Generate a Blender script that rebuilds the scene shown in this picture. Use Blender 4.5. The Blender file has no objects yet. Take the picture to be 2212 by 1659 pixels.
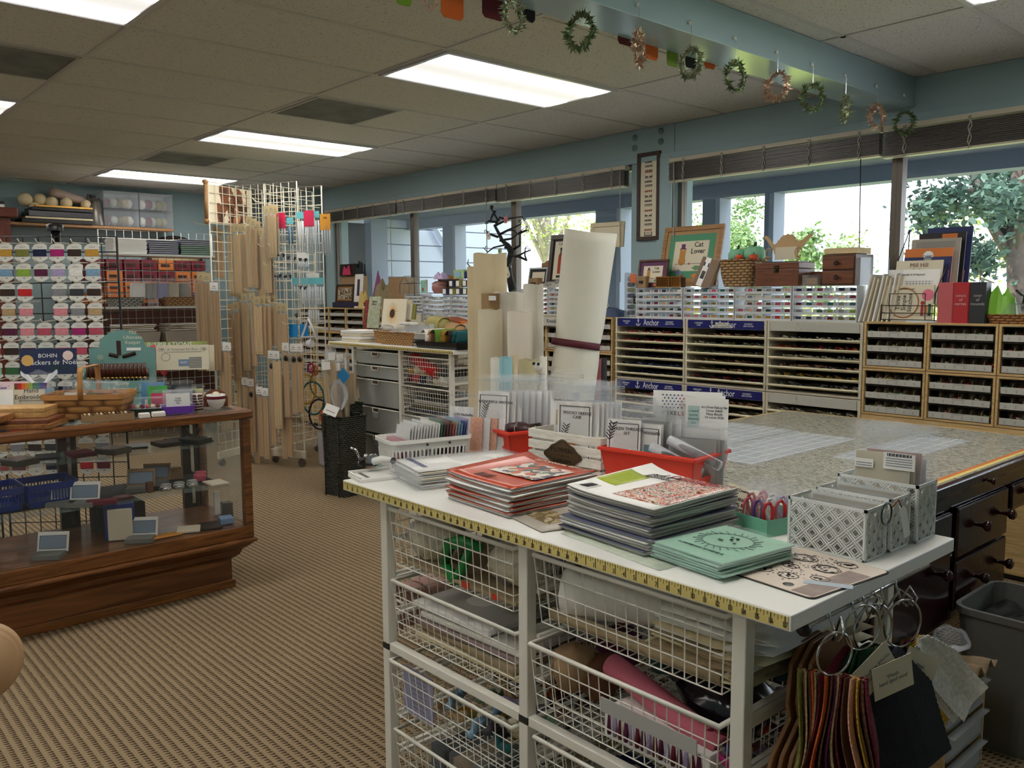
import bpy,bmesh,math,random
from mathutils import Vector,Matrix,Euler
random.seed(7)
S=bpy.context.scene
COL=S.collection
# ------ camera
F_PX,PIT,YAW,ROL=1849.04,0.104243,-0.842457,-0.005233
CAM=Vector((3.2645,-2.5179,1.367))
CE=2.503
fw=Vector((math.sin(YAW)*math.cos(PIT),math.cos(YAW)*math.cos(PIT),-math.sin(PIT)))
_r=Vector((math.cos(YAW),-math.sin(YAW),0));_u=_r.cross(fw)
RV=_r*math.cos(ROL)+_u*math.sin(ROL);UV=-_r*math.sin(ROL)+_u*math.cos(ROL)
cd=bpy.data.cameras.new('camera');co=bpy.data.objects.new('camera',cd);COL.objects.link(co)
cd.sensor_width=36;cd.lens=F_PX/2212*36;cd.clip_start=.05;cd.clip_end=200
mw=Matrix(((RV.x,UV.x,-fw.x,CAM.x),(RV.y,UV.y,-fw.y,CAM.y),(RV.z,UV.z,-fw.z,CAM.z),(0,0,0,1)))
co.matrix_world=mw;S.camera=co
def at(x,y,X=None,Y=None,Z=None):
 """survey helper: the point of the photograph's pixel that lies on a known wall, shelf or table plane"""
 d=fw+RV*((x-1106)/F_PX)-UV*((y-829.5)/F_PX)
 t=(X-CAM.x)/d.x if X is not None else(Y-CAM.y)/d.y if Y is not None else(Z-CAM.z)/d.z
 return CAM+d*t
 # ------ world, sun, exposure
S.view_settings.view_transform='Standard';S.view_settings.look='None'
S.view_settings.gamma=1;S.view_settings.use_curve_mapping=False
S.view_settings.exposure=0.26
W=bpy.data.worlds.new('world');S.world=W;W.use_nodes=True
bg=W.node_tree.nodes['Background'];bg.inputs[0].default_value=(.80,.89,1,1);bg.inputs[1].default_value=3.4
try:
 S.cycles.transparent_max_bounces=40;S.cycles.max_bounces=8
 S.cycles.sample_clamp_indirect=6
except Exception:pass
sl=bpy.data.lights.new('sun','SUN');sl.energy=5.5;sl.angle=.02;sl.color=(1,.93,.8)
so=bpy.data.objects.new('sun',sl);COL.objects.link(so);so.rotation_euler=(math.radians(40),0,math.radians(-28))
LAMP_E=17
# ------ materials
MATS={}
def lin(c):
 o=[]
 for v in c[:3]:
  v=v/255;o.append(v/12.92 if v<=.04045 else((v+.055)/1.055)**2.4)
 return(*o,1)
def new_mat(n):
 m=bpy.data.materials.new(n);m.use_nodes=True
 return m,m.node_tree,m.node_tree.nodes['Principled BSDF']
def M(n,c=None,rough=.55,metal=0,var=0,vs=30,bump=0,bs=200,stretch=None,trans=0,alpha=1,spec=.5,sheen=0):
 """procedural material: colour, noise variation var at scale vs, bump at scale bs"""
 if n in MATS:return MATS[n]
 m,t,p=new_mat(n);MATS[n]=m
 p.inputs['Base Color'].default_value=lin(c);p.inputs['Roughness'].default_value=rough
 p.inputs['Metallic'].default_value=metal;p.inputs['Specular IOR Level'].default_value=spec
 if trans:p.inputs['Transmission Weight'].default_value=trans
 if alpha<1:p.inputs['Alpha'].default_value=alpha
 if sheen:p.inputs['Sheen Weight'].default_value=sheen
 tc=t.nodes.new('ShaderNodeTexCoord');mp=t.nodes.new('ShaderNodeMapping')
 t.links.new(tc.outputs['Object'],mp.inputs[0])
 if stretch:mp.inputs['Scale'].default_value=stretch
 if var:
  nz=t.nodes.new('ShaderNodeTexNoise');nz.inputs['Scale'].default_value=vs;nz.inputs['Detail'].default_value=4
  t.links.new(mp.outputs[0],nz.inputs[0])
  cr=t.nodes.new('ShaderNodeValToRGB');a=lin(c)
  cr.color_ramp.elements[0].position=.3;cr.color_ramp.elements[1].position=.7
  cr.color_ramp.elements[0].color=tuple(max(0,x*(1-var))for x in a[:3])+(1,)
  cr.color_ramp.elements[1].color=tuple(min(1,x*(1+var))for x in a[:3])+(1,)
  t.links.new(nz.outputs[0],cr.inputs[0]);t.links.new(cr.outputs[0],p.inputs['Base Color'])
 if bump:
  nb=t.nodes.new('ShaderNodeTexNoise');nb.inputs['Scale'].default_value=bs
  bp=t.nodes.new('ShaderNodeBump');bp.inputs['Strength'].default_value=bump;bp.inputs['Distance'].default_value=.01
  t.links.new(mp.outputs[0],nb.inputs[0]);t.links.new(nb.outputs[0],bp.inputs['Height']);t.links.new(bp.outputs[0],p.inputs['Normal'])
 return m
def emis(n,c,e):
 if n in MATS:return MATS[n]
 m,t,p=new_mat(n);MATS[n]=m
 p.inputs['Base Color'].default_value=(0,0,0,1);p.inputs['Emission Color'].default_value=lin(c);p.inputs['Emission Strength'].default_value=e
 return m
def film(n,c=(235,240,245),haze=.12,rough=.12,k=.55):
 """clear plastic: mostly see-through, with gloss and a little milky haze"""
 if n in MATS:return MATS[n]
 m,t,p=new_mat(n);MATS[n]=m
 out=[x for x in t.nodes if x.type=='OUTPUT_MATERIAL'][0]
 tr=t.nodes.new('ShaderNodeBsdfTransparent');mx=t.nodes.new('ShaderNodeMixShader');lw=t.nodes.new('ShaderNodeLayerWeight')
 lw.inputs[0].default_value=.25
 ma=t.nodes.new('ShaderNodeMath');ma.operation='MULTIPLY_ADD';ma.inputs[1].default_value=k;ma.inputs[2].default_value=haze;ma.use_clamp=True
 t.links.new(lw.outputs['Fresnel'],ma.inputs[0]);t.links.new(ma.outputs[0],mx.inputs[0])
 p.inputs['Base Color'].default_value=lin(c);p.inputs['Roughness'].default_value=rough
 t.links.new(tr.outputs[0],mx.inputs[1]);t.links.new(p.outputs[0],mx.inputs[2]);t.links.new(mx.outputs[0],out.inputs[0])
 return m
def wood(n,c,c2,scale=9,rough=.4,axis=(1,12,12),coat=0):
 if n in MATS:return MATS[n]
 m,t,p=new_mat(n);MATS[n]=m
 tc=t.nodes.new('ShaderNodeTexCoord');mp=t.nodes.new('ShaderNodeMapping');mp.inputs['Scale'].default_value=axis
 nz=t.nodes.new('ShaderNodeTexNoise');nz.inputs['Scale'].default_value=scale;nz.inputs['Detail'].default_value=6;nz.inputs['Distortion'].default_value=1.2
 cr=t.nodes.new('ShaderNodeValToRGB');cr.color_ramp.elements[0].position=.35;cr.color_ramp.elements[1].position=.65
 cr.color_ramp.elements[0].color=lin(c2);cr.color_ramp.elements[1].color=lin(c)
 t.links.new(tc.outputs['Object'],mp.inputs[0]);t.links.new(mp.outputs[0],nz.inputs[0]);t.links.new(nz.outputs[0],cr.inputs[0])
 t.links.new(cr.outputs[0],p.inputs['Base Color']);p.inputs['Roughness'].default_value=rough
 if coat:p.inputs['Coat Weight'].default_value=coat
 return m
def pattern(n,cols,kind='VORONOI',scale=20,rough=.35,bump=0,stretch=(1,1,1),thr=None):
 """blotchy printed / mixed-colour surface from a cell or noise texture"""
 if n in MATS:return MATS[n]
 m,t,p=new_mat(n);MATS[n]=m
 tc=t.nodes.new('ShaderNodeTexCoord');mp=t.nodes.new('ShaderNodeMapping');mp.inputs['Scale'].default_value=stretch
 t.links.new(tc.outputs['Object'],mp.inputs[0])
 if kind=='VORONOI':
  x=t.nodes.new('ShaderNodeTexVoronoi');x.inputs['Scale'].default_value=scale
  sp=t.nodes.new('ShaderNodeSeparateColor');t.links.new(x.outputs['Color'],sp.inputs[0]);src=sp.outputs[0]
 else:
  x=t.nodes.new('ShaderNodeTexNoise');x.inputs['Scale'].default_value=scale;x.inputs['Detail'].default_value=3;src=x.outputs[0]
 t.links.new(mp.outputs[0],x.inputs[0])
 cr=t.nodes.new('ShaderNodeValToRGB');cr.color_ramp.interpolation='CONSTANT'
 k=len(cols);lo,hi=(0,1)if kind=='VORONOI' else(.32,.68)
 for i,c in enumerate(cols):
  pos=lo+(hi-lo)*i/k if i else 0
  if thr:pos=thr[i]
  e=cr.color_ramp.elements[i]if i<2 else cr.color_ramp.elements.new(pos)
  e.position=pos;e.color=lin(c)
 t.links.new(src,cr.inputs[0]);t.links.new(cr.outputs[0],p.inputs['Base Color']);p.inputs['Roughness'].default_value=rough
 if bump:
  bp=t.nodes.new('ShaderNodeBump');bp.inputs['Strength'].default_value=bump;bp.inputs['Distance'].default_value=.01
  t.links.new(src,bp.inputs['Height']);t.links.new(bp.outputs[0],p.inputs['Normal'])
 return m
 # ------ mesh builder
def fr(o=(0,0,0),rz=0,rx=0,ry=0):
 return Matrix.Translation(Vector(o))@Matrix.Rotation(math.radians(rz),4,'Z')@Matrix.Rotation(math.radians(ry),4,'Y')@Matrix.Rotation(math.radians(rx),4,'X')
def wloc(o):
 v=Vector((0,0,0))
 while o is not None:v+=o.location;o=o.parent
 return v
class B:
 def __init__(s,m,X=None):
  s.v=[];s.f=[];s.mi=[];s.sm=[];s.m=[m];s.X=X or Matrix.Identity(4)
 def mat(s,m):
  if m is None:return 0
  if m not in s.m:s.m.append(m)
  return s.m.index(m)
 def raw(s,vs,fs,m=None,sm=False):
  k=len(s.v);s.v+=[s.X@Vector(q)for q in vs];i=s.mat(m)
  for f in fs:s.f.append([a+k for a in f]);s.mi.append(i);s.sm.append(sm)
  return s
 def box(s,x0,x1,y0,y1,z0,z1,m=None):
  vs=[(x,y,z)for x in(x0,x1)for y in(y0,y1)for z in(z0,z1)]
  return s.raw(vs,[(0,1,3,2),(4,6,7,5),(0,4,5,1),(2,3,7,6),(0,2,6,4),(1,5,7,3)],m)
 def cbox(s,c,sz,m=None):
  return s.box(c[0]-sz[0]/2,c[0]+sz[0]/2,c[1]-sz[1]/2,c[1]+sz[1]/2,c[2]-sz[2]/2,c[2]+sz[2]/2,m)
 def taper(s,x0,x1,y0,y1,z0,z1,dx,dy,m=None):
  """box whose bottom is smaller by dx,dy on each side"""
  vs=[(x0+dx,y0+dy,z0),(x1-dx,y0+dy,z0),(x1-dx,y1-dy,z0),(x0+dx,y1-dy,z0),(x0,y0,z1),(x1,y0,z1),(x1,y1,z1),(x0,y1,z1)]
  return s.raw(vs,[(3,2,1,0),(4,5,6,7),(0,1,5,4),(1,2,6,5),(2,3,7,6),(3,0,4,7)],m)
 def prism(s,poly,z0,z1,m=None):
  n=len(poly)
  return s.raw([(x,y,z0)for x,y in poly]+[(x,y,z1)for x,y in poly],[tuple(range(n-1,-1,-1)),tuple(range(n,2*n))]+[(i,(i+1)%n,(i+1)%n+n,i+n)for i in range(n)],m)
 def tube(s,pts,r,m=None,n=6,closed=False):
  pts=[Vector(q)for q in pts];k=len(pts);vs=[]
  rr=r if isinstance(r,(list,tuple))else[r]*k
  up=None
  for i,q in enumerate(pts):
   a=pts[(i-1)%k]if(i or closed)else q;b=pts[(i+1)%k]if(i<k-1 or closed)else q
   d=(b-a);d=d.normalized()if d.length>1e-9 else Vector((0,0,1))
   if up is None:up=Vector((0,0,1))if abs(d.z)<.9 else Vector((1,0,0))
   w=d.cross(up);w=w.normalized()if w.length>1e-6 else Vector((1,0,0));up=w.cross(d)
   for j in range(n):
    t=2*math.pi*j/n;vs.append(q+w*math.cos(t)*rr[i]+up*math.sin(t)*rr[i])
  fs=[]
  for i in range(k if closed else k-1):
   for j in range(n):
    a=i*n+j;b=i*n+(j+1)%n;c=((i+1)%k)*n+(j+1)%n;d=((i+1)%k)*n+j;fs.append((a,b,c,d))
  if not closed:fs+=[tuple(range(n-1,-1,-1)),tuple(range((k-1)*n,k*n))]
  return s.raw(vs,fs,m,n>4)
 def lathe(s,prof,c=(0,0,0),m=None,n=20,ax='z',sx=1,sy=1,cap=True):
  vs=[]
  for r,z in prof:
   for j in range(n):
    t=2*math.pi*j/n;q=(r*math.cos(t)*sx,r*math.sin(t)*sy,z)
    if ax=='y':q=(q[0],q[2],q[1])
    if ax=='x':q=(q[2],q[0],q[1])
    vs.append((c[0]+q[0],c[1]+q[1],c[2]+q[2]))
  k=len(prof)
  fs=[(i*n+j,i*n+(j+1)%n,(i+1)*n+(j+1)%n,(i+1)*n+j)for i in range(k-1)for j in range(n)]
  s.raw(vs,fs,m,True)
  if cap:s.raw(vs,[tuple(range(n-1,-1,-1)),tuple(range((k-1)*n,k*n))],m)
  return s
 def surf(s,fn,nu,nv,m=None,th=0,sm=True):
  """sheet fn(u,v)->(x,y,z), u,v in 0..1, optional thickness along its normal"""
  P=[[Vector(fn(i/nu,j/nv))for j in range(nv+1)]for i in range(nu+1)]
  vs=[q for row in P for q in row];w=nv+1
  fs=[(i*w+j,(i+1)*w+j,(i+1)*w+j+1,i*w+j+1)for i in range(nu)for j in range(nv)]
  if th:
   N=[]
   for i in range(nu+1):
    for j in range(nv+1):
     a=P[min(i+1,nu)][j]-P[max(i-1,0)][j];b=P[i][min(j+1,nv)]-P[i][max(j-1,0)]
     c=a.cross(b);N.append(c.normalized()if c.length>1e-12 else Vector((0,0,1)))
   k=len(vs);vs=vs+[q-n_*th for q,n_ in zip(vs,N)]
   fs=fs+[tuple(a+k for a in reversed(f))for f in fs]
   rim=[i*w for i in range(nu+1)]+[nu*w+j for j in range(1,nv+1)]+[i*w+nv for i in range(nu-1,-1,-1)]+[j for j in range(nv-1,0,-1)]
   L=len(rim);fs+=[(rim[(i+1)%L],rim[i],rim[i]+k,rim[(i+1)%L]+k)for i in range(L)]
  return s.raw(vs,fs,m,sm)
 def ball(s,c,r,m=None,n=12,sq=(1,1,1)):
  k=n//2;pr_=[(math.sin(math.pi*i/k),-math.cos(math.pi*i/k))for i in range(k+1)]
  vs=[(c[0]+a*math.cos(2*math.pi*j/n)*r*sq[0],c[1]+a*math.sin(2*math.pi*j/n)*r*sq[1],c[2]+z*r*sq[2])for a,z in pr_ for j in range(n)]
  return s.raw(vs,[(i*n+j,i*n+(j+1)%n,(i+1)*n+(j+1)%n,(i+1)*n+j)for i in range(k)for j in range(n)],m,True)
 def base(s):
  xs=[q.x for q in s.v];ys=[q.y for q in s.v];zs=[q.z for q in s.v]
  return Vector(((min(xs)+max(xs))/2,(min(ys)+max(ys))/2,min(zs)))
 def build(s,name,parent=None,org=None,bev=0,sub=0,**tags):
  o_=wloc(parent)if parent is not None else Vector(org)if org is not None else Vector((0,0,0))
  me=bpy.data.meshes.new(name)
  off=Vector((0,0,0))
  if parent is not None:off=Vector(org)-o_ if org is not None else Vector((0,0,0))
  sh=o_+off if parent is not None else o_
  me.from_pydata([tuple(q-sh)for q in s.v],[],s.f)
  for m in s.m:me.materials.append(m)
  me.polygons.foreach_set('material_index',s.mi);me.polygons.foreach_set('use_smooth',s.sm);me.update()
  o=bpy.data.objects.new(name,me);COL.objects.link(o)
  if parent is not None:o.parent=parent;o.location=off
  else:o.location=o_
  if bev:
   md=o.modifiers.new('bevel','BEVEL');md.width=bev;md.segments=2;md.limit_method='ANGLE';md.angle_limit=math.radians(50)
  for k,v in tags.items():o[k]=v
  return o
import re
ORD='zeroth first second third fourth fifth sixth seventh eighth ninth tenth eleventh twelfth thirteenth fourteenth fifteenth sixteenth seventeenth eighteenth nineteenth twentieth'.split()
ORD+=['twenty-'+q for q in ORD[1:10]]
def words(s):
 """spell positions out: number 3 from the left -> third from the left"""
 s=re.sub(r'number (\d+)( from)?',lambda m:ORD[int(m[1])]+(m[2]or ' in line'),s)
 return re.sub(r'(layer|row|column) (\d+)',lambda m:ORD[int(m[2])]+' '+m[1],s)
def thing(name,label,cat,loc=(0,0,0),group=None):
 o=bpy.data.objects.new(name,None);o.empty_display_size=.05;COL.objects.link(o);o.location=Vector(loc)
 o['label']=words(label);o['category']=cat
 if group:o['group']=group
 return o
def one(b,name,label,cat,group=None,**k):
 o=b.build(name,org=b.base(),**k);o['label']=words(label);o['category']=cat
 if group:o['group']=group
 return o
def struct(b,name,**k):
 return b.build(name,kind='structure',**k)
def dup(r0,loc,rz=0,label=None,group=None,rot=None):
 r=r0.copy();COL.objects.link(r);r.location=Vector(loc);r.rotation_euler=rot if rot else(0,0,rz)
 if label:r['label']=label
 if group:r['group']=group
 for ch in list(r0.children):
  c=ch.copy();COL.objects.link(c);c.parent=r
  for g in list(ch.children):
   d=g.copy();COL.objects.link(d);d.parent=c
 return r
_tx={}
def text(s,size,m,X,parent,name='lettering',al='CENTER',ext=.0004,sx=1,sp=None,**tags):
 """lettering as thin raised letters; X places its centre, letters run along local x, face local +z"""
 key=(s,size,al,ext,sp)
 if key not in _tx:
  cu=bpy.data.curves.new('t','FONT');cu.body=s;cu.size=size;cu.align_x=al;cu.align_y='CENTER';cu.extrude=ext;cu.resolution_u=2
  if sp:cu.space_line=sp
  ob=bpy.data.objects.new('t',cu);me=bpy.data.meshes.new_from_object(ob)
  _tx[key]=[tuple(v.co)for v in me.vertices],[tuple(p.vertices)for p in me.polygons]
  bpy.data.objects.remove(ob);bpy.data.curves.remove(cu);bpy.data.meshes.remove(me)
 vs,fs=_tx[key]
 b=B(m,X);b.raw([(x*sx,y,z)for x,y,z in vs],fs)
 if parent is None:return b
 return b.build(name,parent,**tags)
def facing(o,n,up=(0,0,1)):
 """frame at o whose +z looks along n and whose +y is up"""
 z=Vector(n).normalized();x=Vector(up).cross(z).normalized();y=z.cross(x)
 return Matrix(((x.x,y.x,z.x,o[0]),(x.y,y.y,z.y,o[1]),(x.z,y.z,z.z,o[2]),(0,0,0,1)))
R_=random.uniform
# ====== ROOM
WY=2.242;BX=-6.28;RX=5.2;FY=-5.2
def carpet():
 m,t,p=new_mat('carpet');N=t.nodes;L=t.links
 tc=N.new('ShaderNodeTexCoord');sp=N.new('ShaderNodeSeparateXYZ');L.new(tc.outputs['Object'],sp.inputs[0])
 def math_(op,a,b=None,c=None):
  n=N.new('ShaderNodeMath');n.operation=op
  for i,q in enumerate((a,b,c)):
   if q is None:continue
   if isinstance(q,(int,float)):n.inputs[i].default_value=q
   else:L.new(q,n.inputs[i])
  return n.outputs[0]
 nz=N.new('ShaderNodeTexNoise');nz.inputs['Scale'].default_value=160;L.new(tc.outputs['Object'],nz.inputs[0])
 jit=math_('MULTIPLY',math_('SUBTRACT',nz.outputs[0],.5),.010)
 y=math_('ADD',sp.outputs[1],jit);x=math_('ADD',sp.outputs[0],jit)
 ry=math_('FRACT',math_('MULTIPLY',y,1/.029))
 row=math_('FLOOR',math_('MULTIPLY',y,1/.029))
 rx=math_('FRACT',math_('ADD',math_('MULTIPLY',x,1/.0160),math_('MULTIPLY',row,.06)))
 inrow=math_('LESS_THAN',math_('ABSOLUTE',math_('SUBTRACT',ry,.5)),.27)
 wdg=math_('LESS_THAN',rx,math_('MULTIPLY_ADD',ry,1.0,.05))
 msk=math_('MULTIPLY',inrow,wdg)
 n2=N.new('ShaderNodeTexNoise');n2.inputs['Scale'].default_value=420;L.new(tc.outputs['Object'],n2.inputs[0])
 n3=N.new('ShaderNodeTexNoise');n3.inputs['Scale'].default_value=1.3;L.new(tc.outputs['Object'],n3.inputs[0])
 mx=N.new('ShaderNodeMix');mx.data_type='RGBA';L.new(msk,mx.inputs[0])
 mx.inputs[6].default_value=lin((156,136,108));mx.inputs[7].default_value=lin((80,64,49))
 hs=N.new('ShaderNodeHueSaturation');L.new(mx.outputs[2],hs.inputs['Color'])
 L.new(math_('ADD',math_('MULTIPLY',n2.outputs[0],.9),math_('MULTIPLY_ADD',n3.outputs[0],.3,.42)),hs.inputs['Value'])
 L.new(hs.outputs[0],p.inputs['Base Color']);p.inputs['Roughness'].default_value=.95;p.inputs['Specular IOR Level'].default_value=.1
 bp=N.new('ShaderNodeBump');bp.inputs['Strength'].default_value=.5;bp.inputs['Distance'].default_value=.004
 L.new(math_('SUBTRACT',n2.outputs[0],msk),bp.inputs['Height']);L.new(bp.outputs[0],p.inputs['Normal'])
 return m
struct(B(carpet()).box(BX-.1,RX+.1,FY-.1,WY+.2,-.12,0),'floor')
BLUE=M('blue wall paint',(150,174,180),.5,var=.03,vs=2)
def ctile():
 m,t,p=new_mat('ceiling tile');N=t.nodes;L=t.links
 tc=N.new('ShaderNodeTexCoord')
 mp=N.new('ShaderNodeMapping');mp.inputs['Scale'].default_value=(1,.45,1);mp.inputs['Rotation'].default_value=(0,0,.5);L.new(tc.outputs['Object'],mp.inputs[0])
 nz=N.new('ShaderNodeTexNoise');nz.inputs['Scale'].default_value=190;nz.inputs['Detail'].default_value=2;L.new(mp.outputs[0],nz.inputs[0])
 cr=N.new('ShaderNodeValToRGB');cr.color_ramp.elements[0].position=.30;cr.color_ramp.elements[1].position=.38
 cr.color_ramp.elements[0].color=lin((120,116,108));cr.color_ramp.elements[1].color=lin((206,203,197))
 L.new(nz.outputs[0],cr.inputs[0]);L.new(cr.outputs[0],p.inputs['Base Color']);p.inputs['Roughness'].default_value=.9
 return m
GRID=M('ceiling grid bar',(190,188,182),.5)
struct(B(ctile()).box(BX-.1,1.0,FY,WY+.1,CE,CE+.08).box(1.2,RX,FY,WY+.1,CE,CE+.08).box(1.0,1.2,FY,WY+.1,CE+.0,CE+.08),'ceiling')
T=.6096
g=B(GRID)
for yy in[0,2*T,-2*T,-4*T,-6*T,-8*T]:
 for a,b_ in((BX,1.0),(1.2,RX)):g.box(a,b_,yy-.012,yy+.012,CE-.004,CE+.001)
k=-20
while k*T<RX:
 x=-k*T*-1 if False else k*T
 if BX<x<1.0 or x>1.25:g.box(x-.012,x+.012,FY,WY,CE-.0045,CE+.001)
 k+=1
g.box(1.29,1.315,FY,WY,CE-.004,CE+.001);g.box(BX,RX,WY-.025,WY,CE-.006,CE+.001);g.box(BX,BX+.025,FY,WY,CE-.006,CE+.001)
struct(g,'trim_1')
struct(B(M('glossy blue beam paint',(150,174,180),.13,var=.03,vs=2)).box(1.0,1.2,FY,WY-.02,2.35,CE-.002),'trim_2',bev=.002)
w=B(BLUE)
w.box(BX-.1,RX+.1,WY,WY+.18,2.28,CE+.08)
w.box(BX-.1,RX+.1,WY,WY+.18,-.1,.92)
w.box(-.74,-.39,WY,WY+.18,.92,2.28)
w.box(BX-.1,-4.93,WY,WY+.18,.92,2.28)
struct(w,'wall_back')
struct(B(BLUE).box(BX,RX,WY-.032,WY,2.285,CE-.002).box(BX,RX,WY-.045,WY-.03,2.272,2.315),'trim_3',bev=.002)
struct(B(BLUE).box(-5.36,-5.12,WY-.14,WY-.032,0,CE-.003),'trim_4',bev=.003)
struct(B(BLUE).box(-.76,-.44,WY-.03,WY-.001,.92,2.29).box(-.52,-.40,WY-.05,WY-.03,.92,2.285),'trim_5',bev=.003)
struct(B(BLUE).box(-.40,-.385,WY-.04,WY-.031,2.29,CE-.003),'trim_6')
bt=M('painted bolt',(120,146,148),.4)
for x,z in((-.73,2.45),(-.73,2.38),(-.50,2.465),(-.50,2.395)):
 one(B(bt).lathe([(.022,0),(.022,.006),(.013,.007),(.013,.018),(.006,.022)],(x,WY-.045,z),ax='y',n=12).raw([],[]),'wall_bolt','blue-painted bolt head in the fascia above the long dark-framed sampler','bolt','bolts in the fascia over the sampler')if False else one(B(bt,Matrix.Translation((x,WY-.033,z))@Matrix.Rotation(math.radians(90),4,'X')).lathe([(.022,0),(.022,.006),(.013,.007),(.013,.018),(.006,.022)],n=12),'wall_bolt','blue-painted bolt head in the fascia above the long dark-framed sampler','bolt','bolts in the fascia over the sampler')
struct(B(BLUE).box(BX-.2,BX,FY,WY,0,CE),'wall_left')
struct(B(BLUE).box(RX,RX+.2,FY,WY+.18,-.1,CE+.08),'wall_right')
struct(B(BLUE).box(BX-.2,RX+.2,FY-.2,FY,-.1,CE+.08),'wall_front')
FRM=M('bronze window frame',(108,100,92),.35,metal=.5)
glass=film('window glass',(200,215,225),.02,.03,.22)
bounds=[(-4.93,-3.51),(-3.51,-2.065),(-2.065,-.74),(-.39,1.095),(1.095,2.55),(2.55,4.05)]
for i,(a,b_)in enumerate(bounds):
 f=B(FRM)
 for x in(a,b_):f.box(max(a,x-.03)if x==a else x-.03,x+.03 if x==a else x,WY+.02,WY+.08,.92,2.28)
 f.box(a+.03,b_-.03,WY+.02,WY+.08,.92,.96).box(a+.03,b_-.03,WY+.02,WY+.08,2.24,2.28)
 wn=f.build('window_%d'%(i+1),org=((a+b_)/2,WY+.05,.92),kind='structure',bev=.002)
 B(glass).box(a+.03,b_-.03,WY+.045,WY+.051,.96,2.24).build('pane',wn)
struct(B(M('window sill',(170,165,155),.4)).box(-4.93,-.74,WY-.04,WY+.02,.9,.925).box(-.39,4.05,WY-.04,WY+.02,.9,.925),'trim_7')
slat_m=M('dark brown blind slat',(74,68,62),.35,var=.15,vs=8,stretch=(1,1,60))
rail_m=M('cream blind rail',(196,186,166),.4);tape_m=M('pale ladder cord',(170,168,160),.7)
def blind(a,b_,zb,tapes,label,wand=None):
 t=thing('window_blind',label,'blind',((a+b_)/2,WY-.06,zb))
 B(rail_m).box(a,b_,WY-.095,WY-.045,2.235,2.262).build('head_rail',t,bev=.003)
 s=B(slat_m);n=14;zt=2.232
 for i in range(n):
  z=zb+.012+(zt-zb-.014)*i/n;s.box(a+.005,b_-.005,WY-.098+R_(-.003,.003),WY-.046,z,z+(zt-zb)/n*.72)
 s.build('slats',t)
 B(rail_m).box(a+.002,b_-.002,WY-.1,WY-.044,zb,zb+.01).build('bottom_rail',t,bev=.002)
 for x in tapes:
  pts=[(x+.006*math.sin(i*1.9),WY-.103+.003*math.cos(i*2.3),zb-.004+(2.25-zb)*i/9)for i in range(10)]
  B(tape_m).tube(pts,.0035,n=5).tube([(x+.008-.006*math.sin(i*1.7),WY-.101,zb+(2.25-zb)*i/9)for i in range(10)],.003,n=5).build('ladder_cord',t)
 if wand:
  B(tape_m).tube([(wand,WY-.11,2.235),(wand+.01,WY-.11,1.45)],.004,n=6).build('tilt_wand',t)
tp=lambda a,b_,n:[a+.12+(b_-a-.24)*i/(n-1)for i in range(n)]
blind(-4.95,-3.60,2.125,tp(-4.95,-3.6,5),'drawn-up dark blind over the far left window pane',-3.68)
blind(-3.59,-2.15,2.125,tp(-3.59,-2.15,5),'drawn-up dark blind over the siding view, middle of the left windows',-2.26)
blind(-2.14,-.765,2.115,tp(-2.14,-.765,5),'drawn-up dark blind ending beside the framed sampler',-.80)
blind(-.385,1.05,2.105,tp(-.385,1.05,5),'drawn-up dark blind just right of the framed sampler',-.33)
blind(1.06,2.6,2.09,tp(1.06,2.6,5),'drawn-up dark blind at the right edge, under the last wreath')
B(M('blind cord',(60,60,58),.8)).tube([(.95,WY-.11,2.1),(.965,WY-.11,1.42)],.003,n=5).build('cord').__setitem__('label','thin pull cord hanging in front of the right window, left of its post')
bpy.data.objects['cord']['category']='cord'
# ------ ceiling lamps and vents
def lens():
 m,t,p=new_mat('lamp lens');N=t.nodes;L=t.links
 tc=N.new('ShaderNodeTexCoord');sp=N.new('ShaderNodeSeparateXYZ');L.new(tc.outputs['Object'],sp.inputs[0])
 ab=N.new('ShaderNodeMath');ab.operation='ABSOLUTE';L.new(sp.outputs[0],ab.inputs[0])
 cr=N.new('ShaderNodeValToRGB');e=cr.color_ramp.elements;e[0].position=0;e[0].color=(.042,.042,.042,1);e[1].position=.29;e[1].color=(.04,.04,.04,1)
 for ps,v in((.075,.047),(.135,.95),(.185,.95),(.245,.06)):
  q=e.new(ps);q.color=(v,v,v,1)
 L.new(ab.outputs[0],cr.inputs[0])
 mu=N.new('ShaderNodeMath');mu.operation='MULTIPLY';mu.inputs[1].default_value=LAMP_E;L.new(cr.outputs[0],mu.inputs[0])
 p.inputs['Base Color'].default_value=(.3,.3,.3,1);p.inputs['Emission Color'].default_value=(1,.965,.90,1);L.new(mu.outputs[0],p.inputs['Emission Strength'])
 return m
LENS=lens();lf=M('lamp frame',(200,198,205),.3)
lab={(0,1):'large fluorescent ceiling panel, nearest fully visible one, left of the beam',(4,1):'middle fluorescent ceiling panel above the grid rack',(8,1):'farthest fluorescent ceiling panel, by the back wall',(0,0):'fluorescent ceiling panel cut by the top left corner of the photo',(4,0):'fluorescent ceiling panel cut by the left edge of the photo'}
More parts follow.
